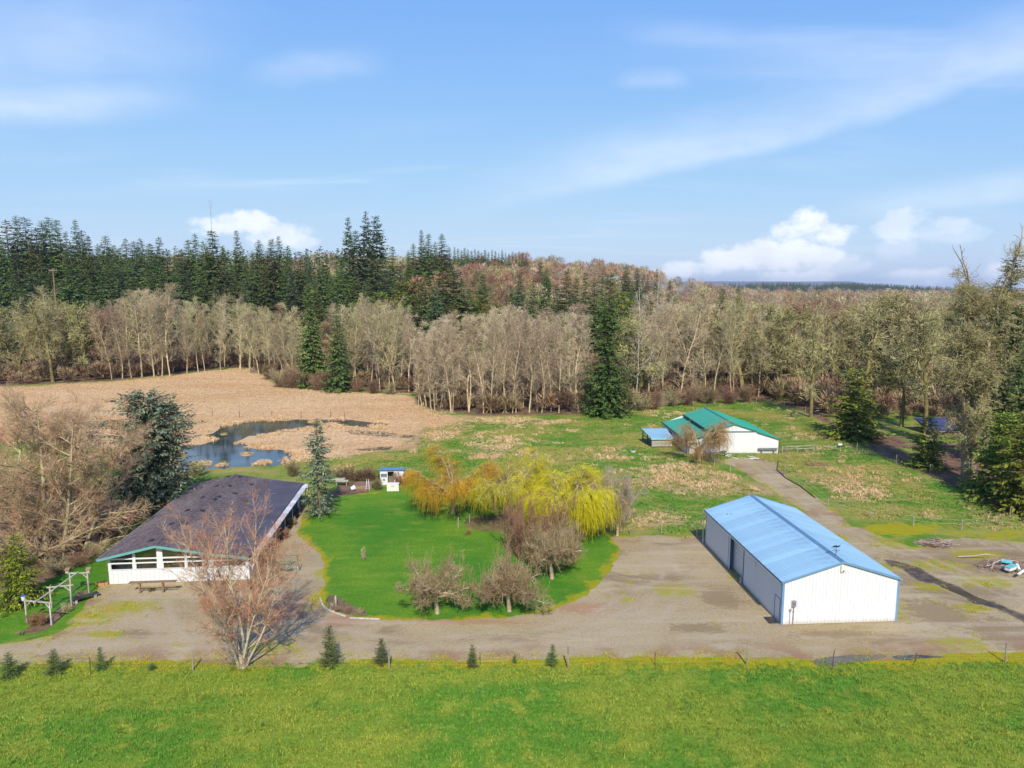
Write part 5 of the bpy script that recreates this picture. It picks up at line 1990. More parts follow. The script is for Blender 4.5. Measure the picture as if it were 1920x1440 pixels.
# ------------------------------------------------------------------ garden shed and cabinet
def build_shed():
    x0, y0 = G(713, 909)
    t = thing('garden_shed', 'small white shed with blue roof and dark open doorway at the lawn end', 'shed', (x0, y0, 0), radians(3))
    W, D, H0, H1 = 3.35, 1.9, 2.22, 2.02
    q = MB()
    q.box(0, 0, 0, 1.08, .1, H0 - .04)
    q.box(1.98, 0, 0, W, .1, H0 - .04)
    q.box(1.08, 0, 1.92, 1.98, .1, H0 - .04)
    q.box(0, .1, 0, .1, D, H1 - .1)
    q.box(W - .1, .1, 0, W, D, H1 - .1)
    q.box(.1, D - .1, 0, W - .1, D, H1 - .1)
    q.build('wall', W_WOOD, t)
    q = MB()
    q.slab([(-.12, -.25, H0 + .06), (W + .12, -.25, H0 + .06), (W + .12, D + .12, H1), (-.12, D + .12, H1)], .09)
    q.build('roof', simple('shed_blue_roof', (.085, .19, .36), (.11, .23, .40), 1.2, .6, .3), t)
    q = MB()
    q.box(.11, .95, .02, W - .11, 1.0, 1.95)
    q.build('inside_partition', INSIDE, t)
    q = MB()
    q.box(1.98, -.06, .03, 2.75, -.01, 1.9)
    do = q.build('door', W_WOOD, t)
    q = MB()
    q.box(2.02, -.075, 1.0, 2.7, -.061, 1.1)
    q.build('door_brace', G_TRIM, do)
    q = MB()
    q.box(.12, -.03, 1.15, .98, -.005, 1.62)
    wo_ = q.build('window', simple('shed_glass', (.10, .14, .18), (.16, .2, .24), 1, .1, .6), t)
    q = MB()
    q.box(.06, -.04, 1.09, 1.04, -.031, 1.15)
    q.box(.06, -.04, 1.62, 1.04, -.031, 1.68)
    q.build('window_frame', W_WOOD, wo_)
    q = MB()
    q.tube((.55, -.04, .72), (.55, -.005, .72), .13, .13, 8)
    q.build('wall_hook', DARKM, t)
    x, y = G(737, 922)
    t = thing('chest_freezer', 'cream white upright chest standing on the grass before the shed door', 'chest', (x - .85, y, 0), radians(2))
    q = MB()
    q.box(0, 0, .06, 1.65, .7, 1.02)
    q.build('body', CREAM, t)
    q = MB()
    q.box(-.02, -.02, 1.024, 1.67, .72, 1.12)
    q.build('lid', W_WHITE, t)
    q = MB()
    q.box(.62, -.04, .74, 1.02, -.002, .84)
    q.build('handle', GREYM, t)
    # straw basket / chair in the doorway
    x, y = G(733, 913)
    t = thing('basket', 'straw coloured basket on the path between the shed and the cream chest', 'basket', (x, y, 0), 0)
    q = MB()
    q.tube((0, 0, 0), (0, 0, .55), .38, .5, 10)
    q.build('bowl', simple('wicker', (.45, .28, .12), (.55, .36, .17), 4), t)
    q = MB()
    q.bar((.35, 0, .5), (.75, .1, 1.2), .06, .06)
    q.build('handle', PGREY, t)


build_shed()


def simple_thing(name, label, cat, loc, rot, parts, group=None):
    t = thing(name, label, cat, loc, rot, group)
    for (pn_, m, f) in parts:
        q = MB()
        f(q)
        q.build(pn_, m, t)
    return t


# garden clutter left of the shed
x, y = G(662, 917)
def _bed(q, w, d, h):
    q.box(0, 0, 0, w, .08, h)
    q.box(0, d - .08, 0, w, d, h)
    q.box(0, .085, 0, .08, d - .085, h)
    q.box(w - .08, .085, 0, w, d - .085, h)
simple_thing('raised_bed', 'brown boarded raised bed on the soil between spruce and shed', 'raised bed', (x, y, .012), .03,
             [('frame', PBROWN, lambda q: _bed(q, 2.6, 2.2, .45)), ('soil', simple('bed_soil', (.16, .09, .07), (.22, .13, .10), 2), lambda q: q.box(.09, .09, .05, 2.51, 2.11, .38))])
x, y = G(690, 920)
simple_thing('step_ladder', 'white folded step ladder standing at the corner of the raised bed', 'ladder', (x - .3, y, .012), .1,
             [('rail', W_WHITE, lambda q: q.bar((0, 0, 0), (.14, .3, 1.55), .06, .05)), ('rail', W_WHITE, lambda q: q.bar((.5, 0, 0), (.36, .3, 1.55), .06, .05))] +
             [('rung', W_WHITE, (lambda k: lambda q: q.bar((.03 + .03 * k, .06 + .06 * k, .3 + .28 * k), (.47 - .03 * k, .06 + .06 * k, .3 + .28 * k), .05, .03))(k)) for k in range(4)])
x, y = G(658, 921)
simple_thing('tipped_tub', 'white plastic tub tipped over in front of the raised bed', 'tub', (x, y, .05), .3,
             [('bowl', W_WHITE, lambda q: q.tube((0, 0, .25), (.55, .15, .42), .24, .36, 10))])
for i, (px, py, w_, lab) in enumerate(((625, 908, 3.2, 'pale board rack leaning behind the small spruce near the shed'), (640, 912, 1.8, 'shorter pale board trestle beside the board rack near the small spruce'))):
    x, y = G(px, py)
    simple_thing('board_rack', lab, 'boards', (x - w_ / 2, y, .0), .04,
                 [('plank', PGREY, (lambda k: lambda q: q.box(0, k * .22, .62 + .05 * (k % 2), w_, k * .22 + .18, .67 + .05 * (k % 2)))(k)) for k in range(4)] +
                 [('leg', PGREY, (lambda a: lambda q: q.box(a, .2, 0, a + .09, .6, .62))(a)) for a in (.15, w_ - .25)])
x, y = G(569, 921)
simple_thing('white_table', 'small white table at the back right corner of the house', 'table', (x - .5, y, 0), 0.1,
             [('tabletop', W_WHITE, lambda q: q.box(0, 0, .72, 1.1, .8, .78))] + [('leg', W_WHITE, (lambda a, b: lambda q: q.box(a, b, 0, a + .06, b + .06, .718))(a, b)) for a in (.04, 1.0) for b in (.04, .7)])
# green garden swing frame and red sandbox by the house
x, y = G(505, 1072)
def _swing(q):
    for a in (0, 2.9):
        q.tube((a, -.5, 0), (a, 0, 1.75), .035)
        q.tube((a, .5, 0), (a, 0, 1.75), .035)
    q.tube((0, 0, 1.75), (2.9, 0, 1.75), .035)
simple_thing('garden_swing', 'green metal swing bench frame beside the right wall of the house', 'swing', (x, y, .004), -.05,
             [('frame', PLASTG, _swing), ('seat', PLASTG, lambda q: q.box(.5, -.25, .42, 2.4, .25, .48)), ('backrest', PLASTG, lambda q: (q.bar((.5, .40, .95), (2.4, .40, .95), .06, .06), q.bar((.5, .30, .52), (2.4, .30, .52), .06, .06), [q.bar((.6 + i * .24, .31, .55), (.6 + i * .24, .39, .92), .04, .03) for i in range(8)]))])
x, y = G(520, 1064)
simple_thing('bed_edging', 'white L shaped edging board round the dark bed beside the green swing', 'edging', (x, y, .012), -.05,
             [('board', W_WHITE, lambda q: q.box(.0, -.1, 0, 2.15, 0, .14)), ('board', W_WHITE, lambda q: q.box(2.05, .003, 0, 2.15, 1.0, .14))])

# plank table before the house front
x, y = G(262, 1113)
simple_thing('plank_table', 'long brown plank on two wooden legs in front of the house', 'table', (x, y, .004), -radians(-5.1),
             [('plank', PBROWN, lambda q: q.box(-.9, -.1, 1.02, 3.3, .32, 1.09)), ('leg', PBROWN, lambda q: q.box(-.08, 0, 0, .08, .2, 1.018)), ('leg', PBROWN, lambda q: q.box(2.0, 0, 0, 2.16, .2, 1.018)),
              ('stretcher', PBROWN, lambda q: q.box(.083, .07, .50, 1.997, .13, .60)), ('stretcher', PBROWN, lambda q: q.box(2.163, .07, .50, 3.2, .13, .60))])
for i, (px, py, lab) in enumerate(((193, 1098, 'terracotta planter trough at the left front corner of the house'), (186, 1099, 'outer terracotta trough left of the one at the house corner'))):
    x, y = G(px, py)
    simple_thing('planter', lab, 'planter', (x - .35, y, 0), .1, [('trough', BRICK, lambda q: q.box(0, 0, 0, .8, .3, .26)), ('soil', INSIDE, lambda q: q.box(.05, .05, .262, .75, .25, .28))])


# ------------------------------------------------------------------ garden arbour on the left
def build_arbour():
    t = thing('garden_arbour', 'grey timber arbour of three arches joined by a ridge pole on the left lawn', 'arbour', (*G(97, 1172), 0))
    ox, oy = G(97, 1172)
    arches = [(G(51, 1168), G(97, 1172)), (G(97, 1141), G(135, 1137)), (G(134, 1113), G(167, 1112))]
    mids = []
    for (a, b) in arches:
        a = (a[0] - ox, a[1] - oy)
        b = (b[0] - ox, b[1] - oy)
        h = 1.92
        d = Vector((b[0] - a[0], b[1] - a[1], 0)).normalized()
        for p_, s in ((a, 1), (b, -1)):
            q = MB()
            q.box(p_[0] - .055, p_[1] - .055, 0, p_[0] + .055, p_[1] + .055, h)
            q.build('post', PGREY, t)
            q = MB()
            q.bar((p_[0] + d.x * s * .05, p_[1] + d.y * s * .05, h - .45), (p_[0] + d.x * s * .45, p_[1] + d.y * s * .45, h - .02), .06, .06)
            q.build('brace', PGREY, t)
        q = MB()
        q.bar((a[0] - d.x * .25, a[1] - d.y * .25, h + .052), (b[0] + d.x * .25, b[1] + d.y * .25, h + .052), .10, .10)
        q.build('beam', PGREY, t)
        mids.append(((a[0] + b[0]) / 2, (a[1] + b[1]) / 2, h + .16))
    q = MB()
    q.tube(tuple(Vector(mids[0]) - (Vector(mids[2]) - Vector(mids[0])) * .08), mids[2], .055)
    q.build('ridge_pole', PGREY, t)
    # wire net between the right hand posts
    q = MB()
    for (i, j) in ((0, 1), (1, 2)):
        a, b = Vector((arches[i][1][0] - ox, arches[i][1][1] - oy, 0)), Vector((arches[j][1][0] - ox, arches[j][1][1] - oy, 0))
        for z in (.4, .9, 1.4):
            q.tube(tuple(a + Vector((0, 0, z))), tuple(b + Vector((0, 0, z))), .008, None, 3, False)
    q.build('wire', GREYM, t)
    bx, by = arches[0][0]
    simple_thing('bucket', 'white bucket standing on the left end of the nearest arbour beam', 'bucket', (bx - .12, by, 2.025), 0,
                 [('pail', W_WHITE, lambda q: q.tube((0, 0, 0), (0, 0, .36), .13, .18, 10)), ('rim', PLASTB, lambda q: q.tube((0, 0, .362), (0, 0, .39), .19, .19, 10))])
    for (p_, lab) in ((arches[2][0], 'weathered birdhouse over the left post of the farthest arbour arch'), (arches[2][1], 'weathered birdhouse over the right post of the farthest arbour arch')):
        simple_thing('birdhouse', lab, 'birdhouse', (p_[0] - .2 if 'left' in lab else p_[0] + .1, p_[1], 2.025), .2,
                     [('body', PGREY, lambda q: q.box(-.13, -.13, 0, .13, .13, .30)), ('roof', PBROWN, lambda q: q.slab([(-.2, -.2, .302), (.2, -.2, .302), (.2, .2, .42), (-.2, .2, .42)], .03))])
    x, y = G(150, 1133)
    simple_thing('slab_bench', 'low dark plank bench in the bed beside the arbour', 'bench', (x - .5, y - .2, .012), .9,
                 [('seat', DARKM, lambda q: q.box(0, 0, .36, 2.2, .5, .43)), ('leg', PGREY, lambda q: q.box(.2, .05, 0, .4, .45, .358)), ('leg', PGREY, lambda q: q.box(1.8, .05, 0, 2.0, .45, .358))])


build_arbour()


# ------------------------------------------------------------------ fences
FPOST = simple('old_fence_wood', (.24, .20, .15), (.36, .31, .25), 3, .9, .1, objv=.2, bump=.5, bscale=18)
WIRE = simple('rusty_wire', (.16, .12, .09), (.24, .19, .15), 4)


def fence(name, label, posts, hs, wires=(), rails=(), stakes=(), cat='fence', r=.065, pm=None, wm=None, wr=.005):
    ox, oy = posts[0]
    t = thing(name, label, cat, (ox, oy, 0))
    pm = pm or FPOST
    R = random.Random(len(label))
    for i, (x, y) in enumerate(posts):
        h = hs[i] if isinstance(hs, (list, tuple)) else hs * R.uniform(.93, 1.07)
        q = MB()
        q.tube((x - ox, y - oy, -.1), (x - ox + R.gauss(0, .03), y - oy + R.gauss(0, .03), h), r, r * .92, 7)
        q.build('post', pm, t)
    if wires:
        q = MB()
        for z in wires:
            for (a, b) in zip(posts[:-1], posts[1:]):
                p_, m_, e = (a[0] - ox, a[1] - oy, z), ((a[0] + b[0]) / 2 - ox, (a[1] + b[1]) / 2 - oy, z - .05), (b[0] - ox, b[1] - oy, z)
                q.tube(p_, m_, wr, None, 3, False)
                q.tube(m_, e, wr, None, 3, False)
        q.build('wire', wm or WIRE, t)
    for z in rails:
        for (a, b) in zip(posts[:-1], posts[1:]):
            q = MB()
            q.bar((a[0] - ox, a[1] - oy, z), (b[0] - ox, b[1] - oy, z + R.gauss(0, .05)), .09, .11)
            q.build('rail', pm, t)
    for (x, y, h) in stakes:
        q = MB()
        q.bar((x - ox, y - oy, -.1), (x - ox + R.gauss(0, .04), y - oy, h), .05, .05)
        q.build('stake', simple('rusty_stake', (.09, .055, .04), (.14, .09, .06), 4) if 'rusty_stake' not in bpy.data.materials else bpy.data.materials['rusty_stake'], t)
    return t


fence('wire_fence', 'wire fence with widely spaced wooden posts between gravel drive and green field',
      [(-46, 49.0), G(362, 1258), G(730, 1256), G(1065, 1255), G(1400, 1247), G(1885, 1243), (46, 49.6)], [1.55, 1.6, 1.75, 1.8, 1.75, 1.6, 1.6], (.45, .9, 1.35),
      stakes=[(*G(170, 1265), 1.35), (*G(901, 1246), 1.0), (*G(1228, 1249), 1.1), (*G(1560, 1257), 1.6), (*G(1715, 1243), .8)])
rope = simple('white_fence_rope', (.36, .32, .25), (.46, .42, .34), 3)
fence('rope_fence', 'rope fence along the right side of the track to the green roofed barn',
      [G(1479, 862), G(1471, 890), G(1508, 917), G(1552.7, 950), G(1632, 971), G(1712.7, 987), G(1802.7, 994), G(1873, 985)], 1.35, (.7, 1.2), r=.06, wm=rope, wr=.010)
fence('rope_fence', 'rope fence along the left side of the track to the green roofed barn',
      [G(1318, 862), G(1339, 875), G(1369.5, 885.5), G(1401.8, 891), G(1432, 920), G(1471, 947)], 1.35, (.7, 1.2), r=.06, wm=rope, wr=.010)
fence('rail_fence', 'grey wooden rail fence running right from the green roofed barn',
      [G(1467, 850), G(1474.5, 847.7), G(1495, 848), G(1526, 846.6)], 1.25, (), (.6, 1.05), r=.08)
fence('rail_fence', 'short grey rail fence with a pale box on its end post in the pasture', [G(1542, 847.7), G(1575, 847.7)], 1.2, (), (1.0,), r=.09)
E0 = [G(1459, 866), G(1457, 882), G(1473, 897), G(1500, 912), G(1528, 934)]
t = thing('track_edging', 'dark timber edging on the ground along the right side of the gravel track', 'edging', (*E0[0], 0))
for (a, b) in zip(E0[:-1], E0[1:]):
    q = MB()
    q.bar((a[0] - E0[0][0], a[1] - E0[0][1], .07), (b[0] - E0[0][0], b[1] - E0[0][1], .07), .12, .14)
    q.build('timber', DARKM, t)
x, y = G(1573, 847.7)
simple_thing('feed_box', 'pale wooden box fixed on the end post of the short rail fence', 'box', (x - .1, y - .22, 1.28), .1,
             [('body', CREAM, lambda q: q.box(-.35, -.25, 0, .35, .25, .3)), ('lid', PGREY, lambda q: q.box(-.38, -.28, .302, .38, .28, .34))])
fence('wire_fence', 'old wire fence in the shade along the right hand tree line',
      [G(1606.7, 845), G(1680, 870), G(1744, 887), G(1809, 917), G(1877, 940), G(1893, 970)], 1.4, (.5, 1.0, 1.25), r=.06)
fence('wire_fence', 'thin wire fence at the forest edge behind the green roofed barn',
      [G(1300, 762), G(1340, 760), G(1418, 757), G(1470, 765), G(1510, 772)], 1.4, (.6, 1.1), r=.06)
fence('wire_fence', 'row of thin dark stakes along the far bank of the pond',
      [G(398, 780), G(449, 783), G(510, 783), G(565, 784), G(620, 783), G(646, 783)], 1.5, (.9,), r=.05, pm=DARKM)
fence('rail_fence', 'low pale rail with two posts between gravel yard and pasture beside the bare sapling', [G(1182, 1002), G(1240, 999), G(1300, 1000), (21.0, 77.6)], 1.2, (1.1,), (), r=.065, wm=rope, wr=.010)
fence('garden_fence', 'short white posts and net round the bed under the yellow willow', [G(852, 972), G(859, 990), G(880, 980), G(960, 984), G(1040, 990)], [1.3, 1.35, 1.1, 1.1, 1.1], (.4, .8), r=.06)
fence('garden_fence', 'wire fence with pale posts right of the blue roofed shed', [G(771, 899), G(790, 900), G(830, 902)], 1.6, (.6, 1.2), r=.05)

# ------------------------------------------------------------------ trees near the house, one by one
def one_tree(name, label, cat, meshes, x, y, rot=0.0, scale=1.0, group=None):
    o = thing(name, label, cat, (x, y, tz(x, y)), rot, group, (scale,) * 3)
    link('trunk', meshes[0], o)
    link('crown', meshes[1], o)
    return o


def red_maple():
    R = random.Random(11)
    bk = bark('pale_maple_bark', (.46, .38, .26), (.58, .50, .37), (.46, .38, .18), 1.2)
    tw = simple('red_budded_twigs', (.440, .215, .110), (.540, .320, .190), .35, .85, .15, islv=.4, c3=(.56, .170, .070))
    P = [dict(n=10, w=.06, t=.03, c0=.30, k=3.0, a=42, av=12, len=3.0, r=.034, tip=.15, prof=lambda t: (.35 + 1.4 * t if t < .6 else 1.9 - 1.2 * t)),
         dict(n=6, w=.13, t=.07, c0=.1, k=2.0, a=38, av=14, len=1.15, r=.018, tip=.3),
         dict(n=3, w=.16, t=.05, c0=.0, k=1.5, a=38, av=14, len=.55, r=.010, tip=.5),
         dict(n=2, w=.18, t=.03, tip=.6)]
    segs = []
    for i in range(9):
        a = i * 2.4 + .3
        q = (.12, .40, .28, .55, .20, .46, .36, .62, .06)[i]
        grow(segs, R, (cos(a) * .22, sin(a) * .15, -.2), _nrm((cos(a) * q, sin(a) * q * .8, 1)), (12.0, 9.8, 11.2, 9.2, 12.3, 10, 10.5, 8.5, 12.0)[i], (.12, .09, .105, .08, .12, .10, .10, .07, .11)[i], 0, P)
    P2 = [dict(n=5, w=.12, t=.02, c0=.3, k=1.6, a=40, av=12, len=.9, r=.016, tip=.3), dict(n=3, w=.2, t=.0, c0=.1, k=2.2, a=40, len=.45, r=.009), dict(n=2, w=.2, tip=.5)]
    s2 = []
    for i in range(11):      # low suckers leaning outwards
        a = i * 2.4
        grow(s2, R, (cos(a) * .2, sin(a) * .2, R.uniform(.3, 1.4)), _nrm((cos(a), sin(a), R.uniform(.3, .9))), R.uniform(2.2, 4.4), .03, 0, P2)
    segs += [(s[0] + 1,) + s[1:] for s in s2]
    seg_tr = [(0, (0, 0, -.4), (0, 0, .5), .42, .34), (0, (0, 0, .5), (0, 0, .9), .34, .28)]
    return split_tree(seg_tr + segs, bk, tw, 2, .0065)


one_tree('maple_tree', 'bare multi stemmed tree with orange red buds in front of the house at the fence', 'tree', red_maple(), *G(455, 1250), 0.0, .95)


def left_giant():
    R = random.Random(23)
    bk = bark('grey_lichen_bark', (.38, .30, .17), (.50, .43, .26), (.43, .37, .14), 1.0)
    tw = simple('lichen_twig_tips', (.430, .285, .155), (.550, .395, .235), .20, .85, .15, islv=.4, c3=(.54, .275, .185))
    P = [dict(n=9, w=.06, t=.03, c0=.08, k=3.0, a=64, av=12, len=6.6, r=.10, tip=.2, prof=lambda t: 1.2 - .75 * t),
         dict(n=8, w=.12, t=.045, c0=.15, k=2.5, a=38, av=14, len=2.3, r=.036, tip=.25),
         dict(n=4, w=.15, t=.03, c0=.05, k=3.0, a=36, av=14, len=.95, r=.015, tip=.4),
         dict(n=2, w=.18, t=.02, tip=.5)]
    segs = []
    for (x, y, hx, hy, L, r) in ((-1.5, 0, -.18, .05, 15.5, .26), (0, 0, .02, .0, 16.0, .30), (1.4, .6, .16, .05, 14.8, .24), (-3.2, 1.5, -.3, .1, 14, .22), (2.6, 1.8, .28, .15, 13.5, .2), (-5.2, .5, -.35, -.05, 12.5, .2), (.5, 2.5, .08, .2, 15, .22)):
        grow(segs, R, (x, y, -.3), _nrm((hx, hy, 1)), L, r, 0, P)
    return split_tree(segs, bk, tw, 2, .0088)


one_tree('broadleaf_tree', 'huge bare spreading tree with long arching lichen covered limbs left of the house', 'tree', left_giant(), *G(85, 1052))


def apple(seed, spread, sprouts, H=1.9):
    R = random.Random(seed)
    bk = bark('apple_bark', (.30, .22, .14), (.42, .34, .24), (.36, .30, .15), 2.0)
    tw = twig('apple_twigs', (.255, .185, .085), (.390, .300, .160), 0, .45)
    P = [dict(n=7, w=.15, t=-.012, c0=.2, k=2.3, a=48, av=18, len=1.5, r=.04, tip=.25),
         dict(n=5, w=.20, t=.01, c0=.1, k=1.7, a=45, av=18, len=.72, r=.018, tip=.35),
         dict(n=3, w=.22, t=.0, c0=.0, k=1.3, a=42, len=.42, r=.010, tip=.5),
         dict(n=2, w=.25, t=-.02, tip=.5)]
    segs = [(0, (0, 0, -.3), (-.05, 0, .7), .24, .19), (0, (-.05, 0, .7), (-.12, 0, 1.35), .19, .17), (0, (-.12, 0, 1.35), (-.2, .05, H), .17, .14)]
    n = 13
    for i in range(n):
        a = i * 2.4 + R.uniform(-.2, .2)
        e = R.uniform(.22, 1.0)
        grow(segs, R, (-.15, 0, R.uniform(1.45, H)), _nrm((cos(a), sin(a), e)), spread * R.uniform(.75, 1.15), .10, 1 - 1, [dict(P[0], k=P[0]['k'])] + P[1:])
    lim = [s for s in segs if s[0] == 0]
    P2 = [dict(n=4, w=.06, t=.10, c0=.3, k=1.6, a=28, len=.7, r=.010, tip=.3), dict(n=2, w=.1, t=.05, tip=.5)]
    s2 = []
    for i in range(sprouts):
        s = R.choice(lim[3:])
        b = s[2]
        grow(s2, R, b, _nrm((R.gauss(0, .15), R.gauss(0, .15), 1)), R.uniform(1.0, 2.6), .016, 0, P2)
    segs += [(s[0] + 2,) + s[1:] for s in s2]
    return split_tree(segs, bk, tw, 2, .0075)


one_tree('apple_tree', 'low spreading bare apple tree on short pale trunk at the front left of the lawn', 'tree', apple(31, 3.1, 90, 2.3), *G(820, 1150))
one_tree('apple_tree', 'bare apple tree with tall upright sprouts at the front middle of the lawn', 'tree', apple(32, 3.5, 240, 2.0), *G(955, 1146))
one_tree('apple_tree', 'bare tangled fruit tree behind the upright sprouting apple tree', 'tree', apple(33, 3.2, 170, 2.1), *G(1035, 1085))


def thicket(seed, H, stems, sp, tw):
    R = random.Random(seed)
    P = [dict(n=7, w=.07, t=.05, c0=.12, k=2.8, a=26, av=10, len=1.5, r=.018, tip=.25),
         dict(n=4, w=.12, t=.06, c0=.1, k=1.6, a=30, len=.65, r=.010, tip=.4), dict(n=2, w=.15, tip=.5)]
    segs = []
    for i in range(stems):
        a, q = R.uniform(0, 6.28), sqrt(R.random())
        grow(segs, R, (cos(a) * q * sp * .6, sin(a) * q * sp * .5, -.2), _nrm((cos(a) * q * .28, sin(a) * q * .28, 1)), H * R.uniform(.72, 1.02), .05, 0, P)
    return split_tree(segs, bark('thicket_bark', (.20, .13, .09), (.28, .19, .13)), tw, 1, .0085)


purple_tw = twig('purple_brown_twigs', (.250, .135, .070), (.370, .220, .120), 0, .45)
one_tree('hazel_thicket', 'dense purple brown thicket of upright bare stems between lawn and yellow willow', 'shrub', thicket(41, 6.6, 46, 4.2, purple_tw), *G(1000, 1040))
one_tree('hazel_thicket', 'smaller brown thicket at the right edge of the purple brown one', 'shrub', thicket(42, 4.4, 26, 2.8, M_BROT), *G(1048, 1055))
one_tree('lawn_sapling', 'tiny pale leafless sapling standing alone in the middle of the lawn', 'tree', shrub(43, 1.7, M_ALTW, M_ALDER, 3, .12, .008), *G(681, 1050))


def vase(seed, H):
    R = random.Random(seed)
    P = [dict(n=6, w=.08, t=.03, c0=.12, k=2.8, a=40, av=12, len=2.0, r=.028, tip=.2), dict(n=4, w=.13, t=.05, c0=.1, k=2.3, a=38, len=.9, r=.014, tip=.3),
         dict(n=3, w=.16, t=.03, c0=.0, k=1.8, a=38, len=.45, r=.009, tip=.5), dict(n=2, w=.15, tip=.5)]
    segs = [(0, (0, 0, -.3), (.03, 0, .9), .17, .14), (0, (.03, 0, .9), (.05, 0, 1.5), .14, .12)]
    for i in range(10):
        a = i * 2.4
        q = R.uniform(.15, .95)
        grow(segs, R, (.05, 0, R.uniform(.9, 1.5)), _nrm((cos(a) * q, sin(a) * q, 1)), H * R.uniform(.62, .85), .07, 0, P)
    return split_tree(segs, M_ALDER, twig('pinkish_twigs', (.330, .235, .175), (.425, .325, .245), 0, .3), 2, .0085)


one_tree('broadleaf_tree', 'bare vase shaped pale tree standing alone right of the yellow willow', 'tree', vase(51, 7.4), *G(1157, 1004))


# ------------------------------------------------------------------ willows
def willow(seed, H, limbs, reach, nst, cols, strand=(1.6, 3.6), lean=(0, 0), bk=None, sw=.0135, up=.9):
    R = random.Random(seed)
    bk = bk or bark('willow_bark', (.26, .20, .12), (.38, .32, .18), (.36, .28, .08), 1.5)
    tw = simple('willow_strands_%d' % seed, cols[0], cols[1], .45, .7, .25, islv=.3, c3=cols[2])
    P = [dict(n=8, w=.10, t=-.055, c0=.25, k=2.0, a=42, av=15, len=reach * .52, r=.06, tip=.25),
         dict(n=6, w=.14, t=-.045, c0=.1, k=1.4, a=42, av=15, len=reach * .26, r=.03, tip=.35),
         dict(n=4, w=.16, t=-.06, tip=.4)]
    segs = [(0, (0, 0, -.3), (lean[0] * .3, lean[1] * .3, H * .18), .38, .32), (0, (lean[0] * .3, lean[1] * .3, H * .18), (lean[0] * .6, lean[1] * .6, H * .34), .32, .28)]
    for i in range(limbs):
        a = i * 2.4 + R.uniform(-.3, .3)
        q = R.uniform(.35, 1.1)
        grow(segs, R, (lean[0] * .5, lean[1] * .5, H * R.uniform(.2, .34)), _nrm((cos(a) * q + lean[0] * .1, sin(a) * q + lean[1] * .1, up)), H * R.uniform(.62, .95), .16, 0, P)
    src = [s for s in segs if s[2][2] > H * .25]
    st = []
    wts = [3 if s[0] > 0 else 1 for s in src]
    for b in R.choices(src, wts, k=nst):
        p = tuple(b[1][j] + (b[2][j] - b[1][j]) * R.random() for j in range(3))
        a = atan2(p[1], p[0]) + R.gauss(0, .7)
        L = min(R.uniform(*strand), p[2] * .92)
        d = _nrm((cos(a) * .6, sin(a) * .6, R.uniform(.1, .7)))
        n = 5
        for k in range(n):
            d = _nrm((d[0] * .72 + R.gauss(0, .05), d[1] * .72 + R.gauss(0, .05), d[2] - .45))
            q = tuple(p[j] + d[j] * L / n for j in range(3))
            st.append((3, p, q, sw * (1 - k / n * .5), sw * (1 - (k + 1) / n * .5)))
            p = q
    t = join_np('trunk', [seg_mesh('t', [s for s in segs if s[0] == 0], 6, bk), seg_mesh('l', [s for s in segs if s[0] > 0], 4, bk, .012)])
    return t, seg_mesh('crown', st, 3, tw, .008)


YW = ((.580, .490, .012), (.720, .620, .018), (.470, .460, .018))
YW2 = ((.500, .430, .016), (.620, .530, .020), (.420, .400, .030))
OW = ((.480, .230, .018), (.600, .330, .018), (.560, .430, .018))
one_tree('willow_tree', 'big bright yellow weeping willow right of the thicket', 'tree', willow(61, 7.0, 12, 4.5, 4200, YW, (1.6, 3.6)), *G(1072, 1003))
one_tree('willow_tree', 'yellow green willow with sparse crown behind the thicket', 'tree', willow(62, 7.2, 10, 4.9, 2500, YW2, (1.0, 2.6)), *G(948, 980))
one_tree('willow_tree', 'yellow willow behind the thicket between the two other yellow crowns', 'tree', willow(66, 6.8, 9, 4.4, 2500, YW, (1.0, 2.6)), *G(1030, 968))
one_tree('willow_tree', 'orange yellow willow at the end of the lawn right of the shed', 'tree', willow(63, 7.8, 10, 2.7, 2800, OW, (1.4, 3.4)), *G(850, 963))
one_tree('willow_tree', 'small orange brown weeping tree in front of the green roofed barn', 'tree', willow(64, 6.6, 9, 3.2, 1300, ((.33, .185, .06), (.42, .25, .09), (.36, .2, .06)), (1.4, 3.4), sw=.017), *G(1310, 864))


# ------------------------------------------------------------------ spruces, cedar, far single conifers
def spruce(seed, H, Rm, base, prof, fl, fw, spacing, nb, per, gaps, mat, lean=.0, tops=1, droop=-.22, tr=None, even=0.0):
    return conifer(seed, H, Rm, base, prof, droop, spacing, nb, fl, fw, per, mat, gaps, M_DARKB, tr, lean, .35, tops, .95, even)


x, y = G(283, 968)
one_tree('blue_spruce', 'large dense blue green spruce with broken flat top behind the house', 'tree',
         spruce(71, 15.6, 4.6, .14, lambda t: (.86 + .16 * sin(t * 11)) * (1 - t ** 9) + .25, .70, .32, .36, 10, 16, .28, M_BLUE, .02, 3, -.12, .33, 1.0), x, y)
x, y = G(243, 978)
one_tree('blue_spruce', 'shorter mossy spruce trunk half hidden behind the giant bare tree', 'tree',
         spruce(72, 10.0, 3.2, .34, lambda t: (1 - t) ** .6, .7, .28, .5, 7, 11, .25, M_BLUE), x, y)
x, y = G(600, 966)
one_tree('blue_spruce', 'slim ragged blue spruce standing on the lawn between house and shed', 'tree',
         spruce(73, 12.3, 2.9, .10, lambda t: (1.0 - .50 * t) * (.80 + .30 * sin(t * 19)) * (1 - t ** 6 * .85), .62, .27, .34, 8, 14, .22, M_BLUE, .006, 1, -.36, .26, .8), x, y)
x, y = G(38, 1133)
